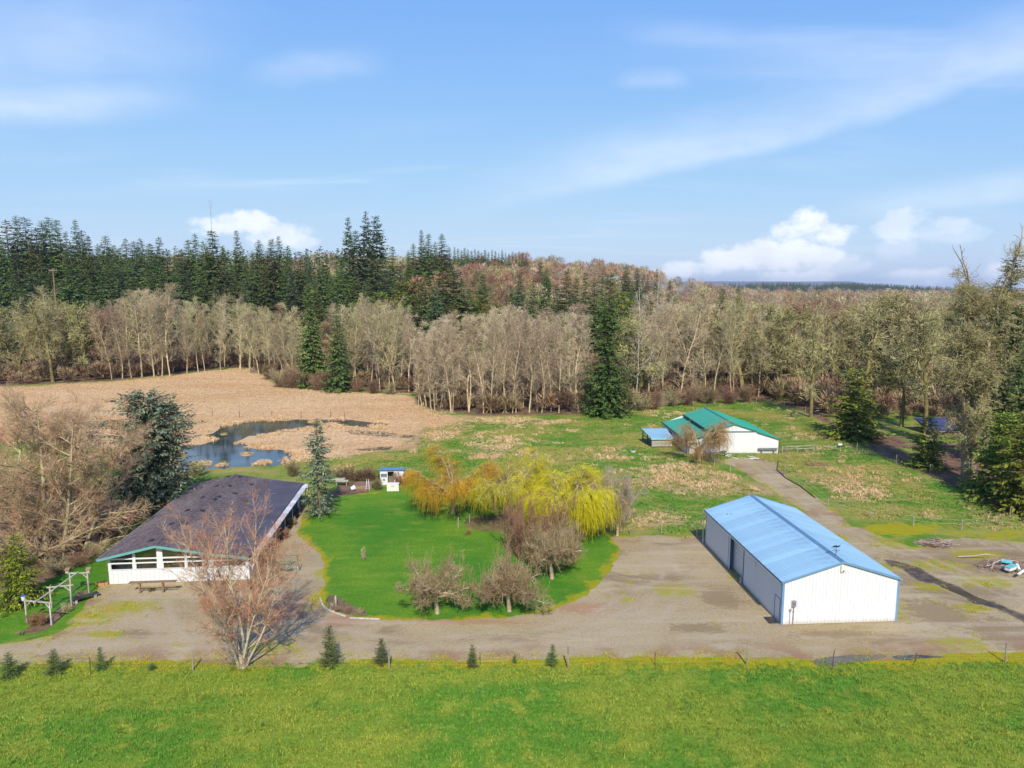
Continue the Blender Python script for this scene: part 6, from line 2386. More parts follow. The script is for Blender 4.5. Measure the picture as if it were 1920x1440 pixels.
one_tree('cedar_tree', 'bright yellow green cedar with drooping sprays at the left edge beside the arbour', 'tree',
         conifer(74, 6.6, 2.75, .02, lambda t: (1 - t) ** .62 * (.88 + .14 * sin(t * 14)), -.34, .22, 11, .55, .26, 15, needle('bright_cedar_sprays', (.120, .165, .010), (.235, .260, .014), (.060, .100, .010), 0, .4), .05, trunk_r=.16), x, y)
x, y = G(1138, 779)
one_tree('tall_spruce', 'tall ragged dark green spruce at the pasture edge beside the grey alder stand', 'tree',
         spruce(75, 31.5, 6.7, .0, lambda t: (1.0 - .45 * t if t < .40 else (.36 + .18 * sin(t * 21)) * (1 - max(0, t - .82) * 3.6)) + .04, 1.05, .48, .46, 9, 13, .12, M_SPRUCE, .022, 2, -.26, .42), x, y)

YOUNG = [(18, 1271, 48, 1.15, 'young bushy spruce at the left end of the fence line'), (103, 1263, 46, 1.1, 'young spruce second from the left end of the fence line'),
         (190, 1257, 45, .75, 'thin scraggly young spruce with a bare gap in its stem by the fence'), (285, 1256, 12, 2.0, 'low flat evergreen tuft on the mossy verge left of the fence post'),
         (619, 1249, 77, .75, 'tallest of the young spruces along the fence, right of the red maple'), (716, 1245, 49, .95, 'young spruce just left of a pale fence post'),
         (886, 1252, 44, .75, 'slender young spruce by the fence near a rusty stake'), (965, 1243, 18, .8, 'tiniest conifer seedling on the mossy verge'),
         (1036, 1249, 42, .85, 'young spruce left of the fence post at the middle of the verge')]
for i, (px, py, hp, w, lab) in enumerate(YOUNG):
    x, y = G(px, py)
    _, zt = at(px, py - hp, y)
    tree('young_spruce', lab, 'tree', 'young conifers along the wire fence', 'sapling', x, y, zt, w, None, i, 0.0)

# shrubs and hedges round the garden
SH = [(752, 911, 2.3, M_REDT, 14, .5, 'reddish brown bare shrub at the right corner of the shed'), (708, 918, 1.7, M_OAKT, 30, .5, 'clump of tall dry stalks left of the cream chest'),
      (370, 893, 2.6, M_OAKT, 24, .6, 'orange brown willow scrub behind the house by the pond'), (350, 905, 2.2, M_BROT, 20, .6, 'dark brown scrub between big spruce and house roof'),
      (548, 893, 2.4, M_OAKT, 22, .6, 'olive brown scrub behind the back right corner of the house'), (628, 1147, .75, M_BROT, 16, .7, 'low purple brown shrub in the bed with white edging'),
      (652, 1150, .7, M_BROT, 16, .7, 'low grey brown shrub in the middle of the edged bed'), (676, 1152, .65, M_GRTW, 14, .7, 'low green grey shrub at the right end of the edged bed'),
      (75, 1172, 1.3, purple_tw, 22, .9, 'dark purple brown shrub under the nearest arbour arch'), (122, 1148, .9, M_GRTW, 16, .9, 'pale green leafy shrub between the arbour posts'),
      (152, 1122, .9, M_ALTW, 14, .7, 'dry tan perennial clump under the farthest arbour arch'), (40, 1190, .5, M_GRTW, 14, 1.0, 'low green ground shrub at the front end of the arbour bed'),
      (285, 1109, .55, M_OAKT, 16, .9, 'tuft of yellow dry grass under the plank table'), (878, 1003, .9, M_REDT, 10, .6, 'small russet shrub at the right end of the bed by the lawn'),
      (512, 1060, 1.2, M_BROT, 14, .6, 'brown twiggy shrub beside the green swing'), (535, 1010, 1.3, M_REDT, 16, .6, 'reddish twiggy shrub along the right wall of the house'),
      (548, 985, 1.1, M_BROT, 16, .6, 'brown twiggy shrub farther along the right wall of the house'), (496, 1058, 1.6, M_BROT, 16, .6, 'bare brown shrub at the front right corner of the house'),
      (1243, 762, 2.6, M_ALTW, 16, 1.0, 'fallen grey brushwood heap behind the green roofed barn'), (1752, 822, 1.9, M_OAKT, 16, .9, 'mossy bush in front of the dark panelled roof, left one'), (1790, 824, 1.6, M_GRTW, 16, .9, 'mossy bush in front of the dark panelled roof, right one'),
      (1110, 985, 1.4, M_BROT, 14, .7, 'brown shrub under the skirts of the big yellow willow')]
for (px, py, H_, tw_, st_, sp_, lab) in SH:
    x, y = G(px, py)
    one_tree('shrub', lab, 'shrub', shrub(int(px * 3 + py), H_, tw_, tw_, st_, sp_, .009, 1.0 if H_ > 1 else .7), x, y)
hedge_m = twig('vine_twigs', (.17, .11, .06), (.27, .19, .11), .1, .4)
for i in range(9):
    px = 636 + i * 8.6
    x, y = G(px, 902)
    one_tree('vine_bush', 'brown tangled bush of the hedge behind the raised bed, ' + ordinal(i), 'shrub', shrub(900 + i, 2.3, hedge_m, hedge_m, 10, .8, .012, .9), x, y, group='tangled vine hedge left of the shed')
for i, (px, py) in enumerate(((1205, 770), (1225, 768), (1262, 762), (1290, 760), (1330, 757), (1365, 757), (1400, 755), (1310, 752))):
    x, y = G(px, py)
    tree('shrub', 'bare brown brush at forest edge behind the green roofed barn, ' + ('leftmost', 'second from the left', 'third from the left', 'fourth from the left', 'sixth from the left', 'seventh from the left', 'rightmost', 'fifth from the left')[i], 'shrub', 'brush along the forest edge behind the barn', 'shrub', x, y, 5.0, 1.5)
for i, (px, py) in enumerate(((505, 712), (525, 726), (548, 728), (570, 728), (600, 732), (490, 700), (670, 735), (700, 738), (730, 740))):
    x, y = G(px, py)
    tree('shrub', 'grey bare brush at meadow edge below the two firs, ' + ('second from the left', 'third from the left', 'fourth from the left', 'fifth from the left', 'sixth from the left', 'leftmost', 'seventh from the left', 'eighth from the left', 'rightmost')[i], 'shrub', 'brush along the meadow edge below the firs', 'shrub', x, y, 6.0 if i < 6 else 4, 1.4)
for i, (px, py) in enumerate(((70, 1055), (110, 1075), (150, 1060), (185, 1045), (40, 1040), (150, 1030), (210, 1015), (20, 1070), (190, 1000), (120, 1020))):
    x, y = G(px, py)
    tree('shrub', 'red brown undergrowth shrub beneath the giant bare tree, ' + ('fourth from the left', 'fifth from the left', 'nearest the middle', 'eighth from the left', 'second from the left', 'seventh from the left', 'rightmost', 'leftmost', 'right rear', 'centre rear')[i], 'shrub', 'undergrowth below the giant bare tree', 'shrub', x, y, 2.0, 1.8)


# ------------------------------------------------------------------ bare giant, yews and oaks on the right edge
def right_giant():
    R = random.Random(88)
    bk = bark('dead_oak_bark', (.15, .11, .065), (.30, .24, .16), (.21, .165, .045), .8)
    P = [dict(n=13, w=.055, t=.03, c0=.16, k=2.6, a=62, av=18, len=6.4, r=.17, tip=.10, prof=lambda t: 1.1 - .85 * t),
         dict(n=8, w=.24, t=.0, c0=.12, k=2.1, a=50, av=20, len=2.5, r=.07, tip=.25),
         dict(n=5, w=.34, t=-.03, c0=.05, k=1.9, a=50, av=20, len=1.3, r=.05, tip=.4),
         dict(n=3, w=.36, t=-.02, tip=.5)]
    segs = []
    grow(segs, R, (-.4, 0, -.4), (-.03, 0, 1), 30, .62, 0, P)
    grow(segs, R, (.9, .5, -.4), (.01, .02, 1), 34.0, .60, 0, P)
    tr0 = [g for g in segs if g[0] == 0]
    fork = min(tr0, key=lambda g: abs(g[2][2] - 9))
    grow(segs, R, fork[2], _nrm((-.3, .0, 1)), 20, .28, 0, P)
    tips = sorted([g for g in segs if g[0] == 0], key=lambda g: -g[2][2])
    dead = [dict(n=6, w=.16, t=.03, c0=.2, k=.9, a=45, len=2.0, r=.05, tip=.3), dict(n=4, w=.25, tip=.4)]
    for (b, d, L) in ((min(tr0, key=lambda g: abs(g[2][2] - 23))[2], (-.55, 0, .8), 9), (tips[0][2], (.1, 0, 1), 4.5), (tips[3][2], (-.25, 0, 1), 6), (tips[1][2], (.45, 0, .9), 4), (tips[2][2], (-.6, 0, .8), 5)):
        grow(segs, R, b, _nrm(d), L, .12, 0, dead)
    return split_tree(segs, bk, M_OAKT, 2, .016)


one_tree('dead_oak', 'tallest gaunt bare tree with mossy limbs and dead top near the right edge', 'tree', right_giant(), *G(1815, 902))
x, y = G(1862, 868)
one_tree('fir_tree', 'tall dark fir standing behind the gaunt bare tree at the right edge', 'tree',
         spruce(89, 33, 4.6, .05, lambda t: (1 - t) ** .55 * (.85 + .2 * sin(t * 21)) + .05, 1.1, .55, .6, 8, 11, .16, M_FIR, .01, 1, -.34, .45), x, y)
for i, (kind, px, py, top, w, lab, nm) in enumerate((
        ('yew', 1600, 822, 690, 1.45, 'broad olive green yew below the lichen pale oak at the field edge', 'yew_tree'),
        ('yew', 1735, 876, 780, 1.35, 'olive green yew at the field edge left of the gaunt bare tree', 'yew_tree'),
        ('yew', 1868, 930, 770, 1.25, 'dark olive cedar right of the gaunt bare tree', 'yew_tree'),
        ('yew', 1915, 960, 775, 1.2, 'yellow olive cedar cut by the right picture edge', 'yew_tree'),
        ('yew', 1480, 752, 715, 1.0, 'small dark evergreen beyond the fence behind the green roofed barn', 'yew_tree'),
        ('yew', 1462, 752, 728, .7, 'smallest evergreen beyond the fence behind the green roofed barn', 'yew_tree'),
        ('yew', 1205, 745, 640, .8, 'dark evergreen beneath the white barked trees', 'yew_tree'),
        ('yew', 1660, 760, 660, 1.0, 'dark yew in the shade behind the mossy oaks', 'yew_tree'),
        ('fir', 1900, 840, 640, 1.2, 'dark conifer low behind the gaunt bare tree', 'conifer_tree'),
        ('fir', 1845, 815, 600, 1.1, 'dark conifer close behind the upper crown of the gaunt bare tree', 'conifer_tree'))):
    x, y = G(px, py)
    _, zt = at(px, top, y)
    tree(nm, lab, 'tree', None, kind, x, y, zt, w, None, i)
OAKS = [(1520, 782, 560, .85, 'mossy oak with slender bare trunk behind the end of the pasture'), (1612, 790, 555, 1.1, 'broad mossy oak above the olive yew'),
        (1560, 742, 575, .9, 'mossy oak behind the blue play canopy'), (1460, 745, 585, .8, 'mossy tree with dark forked trunk behind the green roofed barn'),
        (1690, 800, 590, .9, 'mossy oak between the olive yew and the dark panelled roof'), (1735, 812, 560, .85, 'dark trunked mossy oak left of the panelled roof'),
        (1650, 740, 560, .9, 'mossy oak in the second row above the right yard'), (1775, 760, 560, .9, 'mossy oak behind the panelled roof'),
        (1858, 780, 560, .9, 'mossy oak behind the gaunt bare tree'), (1895, 800, 590, 1.0, 'mossy oak right behind the tall dark fir'), (1940, 830, 580, 1.0, 'mossy oak at the right picture edge'),
        (1410, 742, 600, .75, 'pale lichen grown tree behind the green roof ridge'), (1375, 748, 585, .7, 'lichen pale tree at the forest edge left of the forked one'),
        (100, 716, 550, 1.0, 'broad mossy oak at the far left end of the dry meadow'), (35, 712, 560, .9, 'mossy oak at the left picture edge beyond the meadow'), 
        (1985, 820, 560, 1.0, 'mossy oak past the right picture edge'), (160, 705, 585, .7, 'slim mossy tree right of the broad meadow oak')]
for i, (px, py, top, w, lab) in enumerate(OAKS):
    x, y = G(px, py)
    _, zt = at(px, top, y)
    tree('mossy_oak', lab, 'tree', None, 'oak' if 'lichen' not in lab else 'lichen', x, y, zt, w, None, i)
# a pair of dark firs at the meadow edge and white barked trees beside the tall spruce
for (px, py, top, w, lab) in ((586, 727, 530, 1.15, 'taller of the two dark green firs at the meadow edge'), (636, 735, 570, 1.0, 'shorter of the two dark green firs at the meadow edge')):
    x, y = G(px, py)
    _, zt = at(px, top, y)
    tree('fir_tree', lab, 'tree', None, 'fir', x, y, zt, w, None, 2 if px < 600 else 0)
WH = [bark('white_birch_bark', (.56, .50, .42), (.66, .61, .54), (.40, .33, .25), 1.0), twig('white_tree_twigs', (.38, .29, .20), (.48, .39, .29))]
for i, (px, py, top) in enumerate(((1226, 742, 508), (1205, 748, 530), (1240, 735, 545), (1190, 760, 590))):
    x, y = G(px, py)
    _, zt = at(px, top, y)
    one_tree('white_barked_tree', ['tallest white barked bare tree right of the tall ragged spruce', 'second white barked tree close beside the tall ragged spruce', 'white barked bare tree behind the dark low evergreen',
             'short leaning white barked tree at the foot of the tall spruce'][i], 'tree', alder(400 + i, zt, WH[1], WH[0], .35, 1.25, .6, .02), x, y)


# ------------------------------------------------------------------ woodland edge: stands of bare trees, tree by tree
def stand(label, group, kinds, pxy, tops, rows, step, seed, width=1.0, dpx=1.0, deep=9.0, name='bare_tree'):
    """rows of trees behind a line of photo ground points; heights so that crowns end about where the photo shows them"""
    R = random.Random(seed)
    for r in range(rows):
        px = pxy[0][0] + R.uniform(0, step)
        k = 0
        while px < pxy[-1][0]:
            py = np.interp(px, [p[0] for p in pxy], [p[1] for p in pxy])
            top = np.interp(px, [p[0] for p in tops], [p[1] for p in tops])
            x, y = G(px, py)
            y2 = y + r * deep + R.uniform(-.3, .3) * deep * (r > 0) + R.uniform(0, 2.5)
            x2 = x * y2 / y + R.uniform(-1, 1)
            _, zt = at(px, top + R.gauss(-9, 10), y2)
            h = max(6.0, zt - tz(x2, y2))
            lab = '%s, %s, %s row' % (label, ordinal(k), ('front', 'second', 'third', 'rear')[r])
            tree(name, lab, 'tree', group, R.choice(kinds), x2, y2, h, width * R.uniform(.85, 1.5))
            k += 1
            px += step * R.uniform(.7, 1.3) * (1 + .12 * r)


stand('pale alder of the stand left of tall spruce', 'alders in the stand left of the tall spruce', ['alder'],
      [(795, 772), (900, 776), (1095, 774)], [(795, 640), (850, 605), (960, 590), (1040, 605), (1095, 588)], 4, 15, 501, .95, name='alder_tree')
stand('thin whip in the clump jutting into the meadow', 'thin trees in the meadow clump', ['thin'],
      [(783, 762), (835, 768)], [(783, 640), (835, 640)], 3, 7, 502, .8, deep=3, name='thin_tree')
stand('alder in the stand right of the two firs', 'alders between the firs and the meadow clump', ['alder', 'lichen'],
      [(640, 728), (785, 738)], [(640, 582), (720, 572), (785, 600)], 4, 19, 503, name='alder_tree')
stand('olive tinged tree left of the two firs', 'olive tinged trees left of the firs', ['lichen', 'lichen', 'alder'],
      [(338, 702), (430, 692), (520, 712), (575, 722)], [(338, 565), (430, 572), (500, 590), (575, 600)], 4, 21, 504)
stand('pale alder of the clump at left meadow edge', 'alders in the clump at the left meadow edge', ['alder', 'lichen'],
      [(205, 712), (330, 706)], [(205, 575), (270, 545), (330, 565)], 3, 17, 505, name='alder_tree')
stand('mossy tree in the wood far left', 'mossy trees at the far left of the meadow', ['oak', 'lichen', 'brown'],
      [(-60, 712), (60, 708), (200, 708)], [(-60, 570), (80, 560), (200, 590)], 2, 36, 506, deep=14, name='mossy_tree')
stand('lichen tree in the wood right of tall spruce', 'lichen grey trees right of the tall spruce', ['lichen', 'alder', 'oak'],
      [(1180, 758), (1250, 750), (1380, 745), (1470, 745)], [(1180, 590), (1280, 560), (1400, 580), (1470, 570)], 4, 27, 507, 1.0, deep=12)
stand('mossy tree behind the right hand tree line', 'mossy trees behind the right hand tree line', ['oak', 'oak', 'brown', 'lichen'],
      [(1480, 735), (1700, 745), (1960, 775)], [(1480, 565), (1650, 570), (1800, 565), (1960, 580)], 4, 42, 508, 1.0, deep=17, name='mossy_tree')


# ------------------------------------------------------------------ conifers of the hill
def conifers(label, group, kind, lst, name='conifer_tree', w=1.0):
    for i, (px, top, D) in enumerate(sorted(lst)):
        w2 = w * (1.3 if kind == 'fir' else 1.0) * (0.65 + .7 * ((i * 53 + 17) % 100) / 100)
        tree_px(name, '%s %s' % ('leftmost' if i == 0 else ORD[i], label.replace(' in ', ' from the left in ', 1) if i else label), 'tree', group, kind, px, D, top, w2)


conifers('conifer in the tall row on the left hilltop', 'conifers on the left hilltop', 'fir',
         [(-20, 415, 330), (10, 410, 330), (28, 402, 335), (45, 405, 330), (66, 425, 325), (78, 412, 338), (90, 405, 335), (105, 410, 330), (122, 432, 325), (140, 410, 330), (152, 430, 335), (165, 440, 325),
          (182, 455, 330), (197, 440, 320), (213, 458, 330), (235, 445, 325), (250, 450, 330), (262, 445, 325), (280, 455, 320), (297, 442, 325), (312, 465, 330), (-45, 420, 335), (0, 440, 318), (57, 445, 318), (130, 450, 316), (222, 465, 315), (170, 470, 312)], w=1.05)
conifers('conifer in the lower row on the left hill', 'conifers low on the left hill', 'fir',
         [(20, 500, 285), (60, 505, 280), (95, 490, 290), (130, 495, 285), (165, 520, 272), (190, 505, 280), (225, 500, 278), (250, 515, 275), (280, 500, 285), (305, 495, 290), (-10, 510, 280), (40, 535, 268), (105, 530, 270), (325, 510, 285), (-40, 500, 285), (75, 470, 305), (150, 475, 302), (200, 478, 300), (30, 470, 305), (240, 480, 300), (290, 478, 302)], w=1.15)
conifers('conifer in the pointed group left of the small cloud', 'pointed conifers left of middle on the hill', 'fir',
         [(340, 465, 315), (352, 448, 322), (365, 436, 320), (380, 450, 315), (397, 430, 310), (418, 468, 300), (330, 485, 305), (400, 520, 270), (375, 500, 290), (440, 505, 285), (455, 520, 275), (350, 505, 290)], w=1.05)
conifers('conifer in the thin topped row before the small cloud', 'thin topped conifers before the low cloud', 'fir',
         [(443, 430, 330), (472, 468, 325), (485, 448, 330), (508, 446, 330), (522, 440, 332), (540, 480, 325), (562, 470, 320), (580, 500, 315), (600, 488, 325), (612, 478, 330), (630, 490, 325), (590, 510, 300), (545, 505, 305), (495, 490, 315), (462, 490, 312)], w=.95)
conifers('shaggy old fir in the group towering over the hill', 'very tall shaggy firs in the middle of the hill', 'oldfir',
         [(652, 405, 330), (686, 394, 330), (706, 402, 335), (668, 430, 325)], w=1.0)
conifers('conifer in the group below the towering shaggy firs', 'conifers below the towering firs', 'fir',
         [(640, 500, 290), (665, 505, 285), (700, 470, 295), (722, 478, 300), (735, 460, 320), (750, 488, 310), (640, 470, 318), (690, 520, 262), (725, 505, 270), (620, 515, 290)], w=1.1)
conifers('conifer in the spiky group right of the towering firs', 'spiky skyline conifers right of the towering firs', 'fir',
         [(775, 455, 360), (790, 430, 362), (803, 437, 360), (816, 452, 360), (828, 437, 370), (842, 462, 380), (765, 468, 350)], w=.95)
conifers('small conifer in the even row along the skyline', 'even row of small skyline conifers', 'fir',
         [(852 + i * 6.4, 462 + 7 * ((i * 37) % 11) / 11 + i * .45, 505 + (i * 13) % 40) for i in range(22)], w=.9)
conifers('dark conifer in the group above the alder stand', 'conifers above the alder stand', 'fir',
         [(790, 520, 232), (805, 515, 236), (830, 495, 245), (850, 500, 248), (818, 535, 222), (865, 520, 250), (880, 540, 300), (905, 512, 320), (760, 545, 226), (840, 545, 220), (778, 560, 220)], w=1.25)
conifers('conifer in the group left of the tall spruce top', 'conifers left of the tall spruce on the slope', 'fir',
         [(950, 550, 290), (975, 512, 330), (960, 535, 300), (1000, 530, 290), (1013, 488, 420), (1025, 500, 400), (1020, 522, 290), (1045, 530, 285), (1062, 508, 285), (1080, 520, 280), (1098, 508, 280), (1115, 520, 275), (1130, 515, 290), (1070, 545, 260), (1040, 555, 262), (1000, 560, 262)], w=1.15)
conifers('lone conifer in the scatter over the brown wood', 'lone conifers on the far skyline', 'fir',
         [(1065, 502, 480), (1175, 494, 430), (1195, 501, 470), (1208, 515, 400), (1232, 503, 520), (1256, 524, 520), (1355, 540, 330), (1385, 535, 340), (1555, 556, 420), (1590, 556, 430), (1185, 530, 330), (1215, 525, 340), (1318, 550, 330), (1725, 566, 380)], w=1.0)
conifers('golden green cedar in the scatter between the firs', 'golden green conifers on the slope', 'yew',
         [(690, 565, 232), (715, 545, 240), (735, 555, 238), (752, 525, 262), (768, 530, 265), (655, 575, 232), (672, 560, 240), (890, 560, 285), (905, 552, 290), (915, 570, 275), (930, 565, 280), (1150, 560, 250), (1165, 545, 260), (1182, 560, 255), (640, 580, 230), (850, 570, 240)], name='cedar_tree', w=.95)
# bare crowns seen over the front stands
def crowns(label, group, kinds, region, n, seed, h0, h1):
    R = random.Random(seed)
    spots = sorted((R.uniform(region[0], region[1]), R.uniform(region[2], region[3])) for _ in range(n))
    for k, (px, D) in enumerate(spots):
        x = (px - 960) / FPX * D
        tree('bare_tree', '%s, %s' % (label, ordinal(k)), 'tree', group, R.choice(kinds), x, D, R.uniform(h0, h1), R.uniform(1.0, 1.4))


crowns('rounded brown crown below the even conifer row', 'brown crowns below the skyline row', ['brown', 'oak', 'reddish'], (755, 1010, 300, 470), 46, 601, 12, 17)
crowns('bare tan crown among the left hill conifers', 'tan crowns among the hill conifers', ['lichen', 'brown', 'oak'], (150, 760, 258, 330), 40, 602, 11, 16)
crowns('reddish brown tree on the slope right of tall spruce', 'reddish brown trees right of the tall spruce', ['reddish', 'brown', 'lichen'], (1130, 1500, 215, 330), 40, 603, 14, 19)


# ------------------------------------------------------------------ far woodland (one mass)
def crown_blob(seed, n, mat, H=12.0, W=4.2):
    rs = np.random.RandomState(seed)
    a = rs.uniform(0, 2 * pi, n)
    u = rs.uniform(-.2, 1, n)
    r = np.sqrt(np.maximum(0, 1 - u ** 2)) * W * rs.uniform(.35, 1, n)
    b = np.stack([r * np.cos(a), r * np.sin(a), H * .45 + u * H * .5], -1)
    d = np.stack([np.cos(a) * .5, np.sin(a) * .5, rs.uniform(.3, 1.4, n)], -1) + rs.normal(0, .3, (n, 3))
    return fronds('far_crown', b, d, rs.uniform(1.0, 2.6, n), rs.uniform(.10, .26, n), mat, rs, 1.0)


far_m = [crown_blob(1, 420, M_REDT), crown_blob(2, 420, M_BROT), crown_blob(3, 420, M_ALTW), crown_blob(4, 420, M_OAKT)]
rs = np.random.RandomState(77)
pts = []
while len(pts) < 7800:
    D = 235 * (2400 / 235) ** rs.uniform(0, 1)
    px = rs.uniform(-1500, 3000)
    x = (px - 960) / FPX * D
    if D < 480 and -60 < px < 780:
        continue
    if D < 300 and -60 < px < 1500:
        continue
    if D > 1000 and px < 1300 and rs.uniform() < .8:
        continue
    pts.append((x, D))
pts = np.array(pts)
zz3 = terr(pts[:, 0], pts[:, 1])
sc = rs.uniform(.8, 1.35, (len(pts), 1)) * np.array([[1, 1, 1.0]]) * np.where(pts[:, 1:2] > 700, 1.5, 1.0)
scatter('far_woodland', np.stack([pts[:, 0], pts[:, 1], zz3 - .3], -1), sc, np.stack([0 * zz3, 0 * zz3, rs.uniform(0, 6.28, len(pts))], -1),
        np.minimum(3, (rs.uniform(0, 1, len(pts)) ** 1.4 * 4).astype(int)), far_m, 'far bare brown woodland rolling back to the horizon')
fir_far = [conifer(700 + i, 24, 4.0, .08, None, -.1, 1.5, 5, 2.0, 1.1, 4, [M_FIRB, M_FIR][i], .05) for i in range(2)]
fm_ = [f[1] for f in fir_far]
pts = []
while len(pts) < 1500:
    D = rs.normal(2560, 160)
    px = rs.triangular(1300, 1560, 1960)
    x = (px - 960) / FPX * D
    if fbm(x / 160, D / 300, 9) > .42 + .10 * max(0, (px - 1640) / 300):
        pts.append((x, D))
for _ in range(760):
    D = rs.uniform(420, 760)
    x = (rs.uniform(-1300, 640) - 960) / FPX * D
    pts.append((x, D))
pts = np.array(pts)
zz3 = terr(pts[:, 0], pts[:, 1])
scatter('far_conifers', np.stack([pts[:, 0], pts[:, 1], zz3 - .3], -1), rs.uniform(.75, 1.2, (len(pts), 1)) * np.ones((1, 3)),
        np.stack([0 * zz3, 0 * zz3, rs.uniform(0, 6.28, len(pts))], -1), rs.randint(0, 2, len(pts)), fm_, 'far dark conifer woods along the blue horizon on the right')
# undergrowth of the woods
ub = [crown_blob(11 + i, 260, m_, 3.4, 1.8) for i, m_ in enumerate((M_BRUSH, M_BRUSH, M_BROT))]
for me_ in ub:
    pass
gx, gy, rs = patch_points([(-210, 150), (130, 150), (170, 330), (-330, 330)], 3.1, 44, 0, 0, lambda x, y: (poly_sd(x, y, FOREST) > 1.5) * 0.75, .5)
put_patches('undergrowth', 'brown bare undergrowth along the woodland edge', gx, gy, rs, ub, -.2, .45, 1.25, True)


# ------------------------------------------------------------------ brush piles, boards, small things in the yard
def brush_pile(name, label, px, py, n, rx, ry, h, seed, mats, cat='brush pile'):
    R = random.Random(seed)
    x, y = G(px, py)
    t = thing(name, label, cat, (x, y, 0))
    for k, m_ in enumerate(mats):
        segs = []
        for i in range(n):
            a, q = R.uniform(0, 6.28), R.random() ** .6
            cx_, cy_ = cos(a) * q * rx, sin(a) * q * ry
            cz = h * (1 - q) * R.random() + .05
            b = R.uniform(0, 3.14)
            L = R.uniform(.5, 1.6)
            p = (cx_ - cos(b) * L / 2, cy_ - sin(b) * L / 2, max(.03, cz + R.gauss(0, .08)))
            d = _nrm((cos(b), sin(b), R.gauss(0, .14)))
            r = R.uniform(.012, .04)
            for s in range(3):
                p2 = tuple(p[j] + d[j] * L / 3 for j in range(3))
                p2 = (p2[0], p2[1], max(.03, p2[2]))
                segs.append((0, p, p2, r, r * .8))
                r *= .8
                p = p2
                d = _nrm((d[0] + R.gauss(0, .25), d[1] + R.gauss(0, .25), d[2] + R.gauss(0, .12)))
        tag(link('sticks', seg_mesh('sticks', segs, 4, m_), t), kind='stuff')
    return t


greyst = simple('grey_sticks', (.34, .25, .20), (.46, .36, .30), 2, .9, islv=.3)
brownst = simple('brown_sticks', (.20, .12, .08), (.30, .19, .13), 2, .9, islv=.3)
brush_pile('brush_pile', 'low heap of reddish brown sticks on the gravel beyond the blue barn', 1752, 1020, 110, 2.0, 1.0, .45, 1, [brownst, greyst])
brush_pile('brush_pile', 'big tangled brush heap with timber at the right picture edge', 1885, 1062, 190, 2.9, 1.5, .8, 2, [brownst, greyst])
brush_pile('brush_pile', 'small dark stick heap in the pasture right of the green roofed barn', 1530, 872, 70, 2.2, 1.3, .4, 3, [brownst])
R = random.Random(4)
x, y = G(1843, 1050)
q = seg_mesh('branch', [(0, (-2.2, .6, .12), (-.8, .25, .35), .07, .06), (0, (-.8, .25, .35), (.3, .1, .6), .06, .05), (0, (.3, .1, .6), (1.2, -.2, .55), .05, .03)], 6, greyst)
t = thing('fallen_branch', 'long pale bare branch sticking out of the left side of the big brush heap', 'branch', (x, y, 0))
link('limb', q, t)
x, y = G(1868, 1064)
q = seg_mesh('branch', [(0, (-1.0, -.7, .1), (-.4, -.1, .5), .06, .06), (0, (-.4, -.1, .5), (.6, .1, .8), .06, .05), (0, (.6, .1, .8), (2.0, -.1, .7), .05, .03)], 6, greyst)
t = thing('fallen_branch', 'crooked pale branch arching over the middle of the big brush heap', 'branch', (x, y, 0))
link('limb', q, t)
teal_box = simple('teal_box_paint', (.10, .36, .36), (.15, .44, .44), 2, .6)
x, y = G(1893, 1078)
simple_thing('wooden_crate', 'long teal box with white side lying on the big brush heap', 'crate', (x, y, .35), .5,
             [('body', W_WOOD, lambda q: q.box(0, 0, 0, 1.35, .5, .32)), ('lid', teal_box, lambda q: q.box(-.03, -.03, .322, 1.38, .53, .38))])
x, y = G(1883, 1066)
simple_thing('scrap_board', 'dark teal board lying behind the teal box on the brush heap', 'board', (x - .4, y, .6), -.7, [('board', teal_box, lambda q: q.slab([(0, 0, .1), (.9, 0, .2), (.9, .4, .35), (0, .4, .25)], .05))])
for i, (px, py, a, L, m_, lab) in enumerate(((1908, 1073, 1.2, .9, W_WOOD, 'white timber offcut standing on the brush heap right of the teal box'), (1914, 1084, .5, 1.1, CREAM, 'cream board at the front right of the brush heap'),
                                            (1898, 1060, .1, 1.6, PBROWN, 'brown board on the top of the big brush heap'))):
    x, y = G(px, py)
    simple_thing('scrap_board', lab, 'board', (x, y, .5), a, [('board', m_, lambda q: q.bar((-L / 2, 0, 0), (L / 2, 0, .2), .22, .08))])
# things lying before the green roofed barn
for i, (px, py, a, L, m_, lab) in enumerate(((1372, 858, -.9, 2.2, W_WOOD, 'white board lying angled on the gravel before the sliding doors'), (1365, 855, .35, 1.3, W_WOOD, 'short white board touching the angled one'),
                                            (1398, 860, -.7, 2.6, PGREY, 'grey plank lying on the gravel before the barn doors'), (1408, 857, -.9, 1.6, W_WOOD, 'white board right of the grey plank'),
                                            (1414, 861, .05, 1.6, W_WOOD, 'white board lying flat crossing the end of the right one'), (1275, 850, .02, 2.6, PGREY, 'grey plank lying at the left foot of the green roofed barn'))):
    x, y = G(px, py)
    simple_thing('loose_board', lab, 'board', (x, y, .02 + .09 * (i in (1, 4))), a, [('board', m_, lambda q: q.box(-L / 2, -.11, 0, L / 2, .11, .08))])
x, y = G(1323, 860)
simple_thing('blue_chair', 'blue chair on wooden legs under the orange weeping tree', 'chair', (x - .3, y, 0), .2,
             [('seat', PLASTB, lambda q: q.box(0, 0, .45, .6, .55, .51)), ('backrest', PLASTB, lambda q: q.box(.02, .5, .515, .58, .56, 1.25))] +
             [('leg', PBROWN, (lambda a, b: lambda q: q.box(a, b, 0, a + .07, b + .07, .448))(a, b)) for a in (.02, .51) for b in (.02, .46)])
x, y = G(1354, 856)
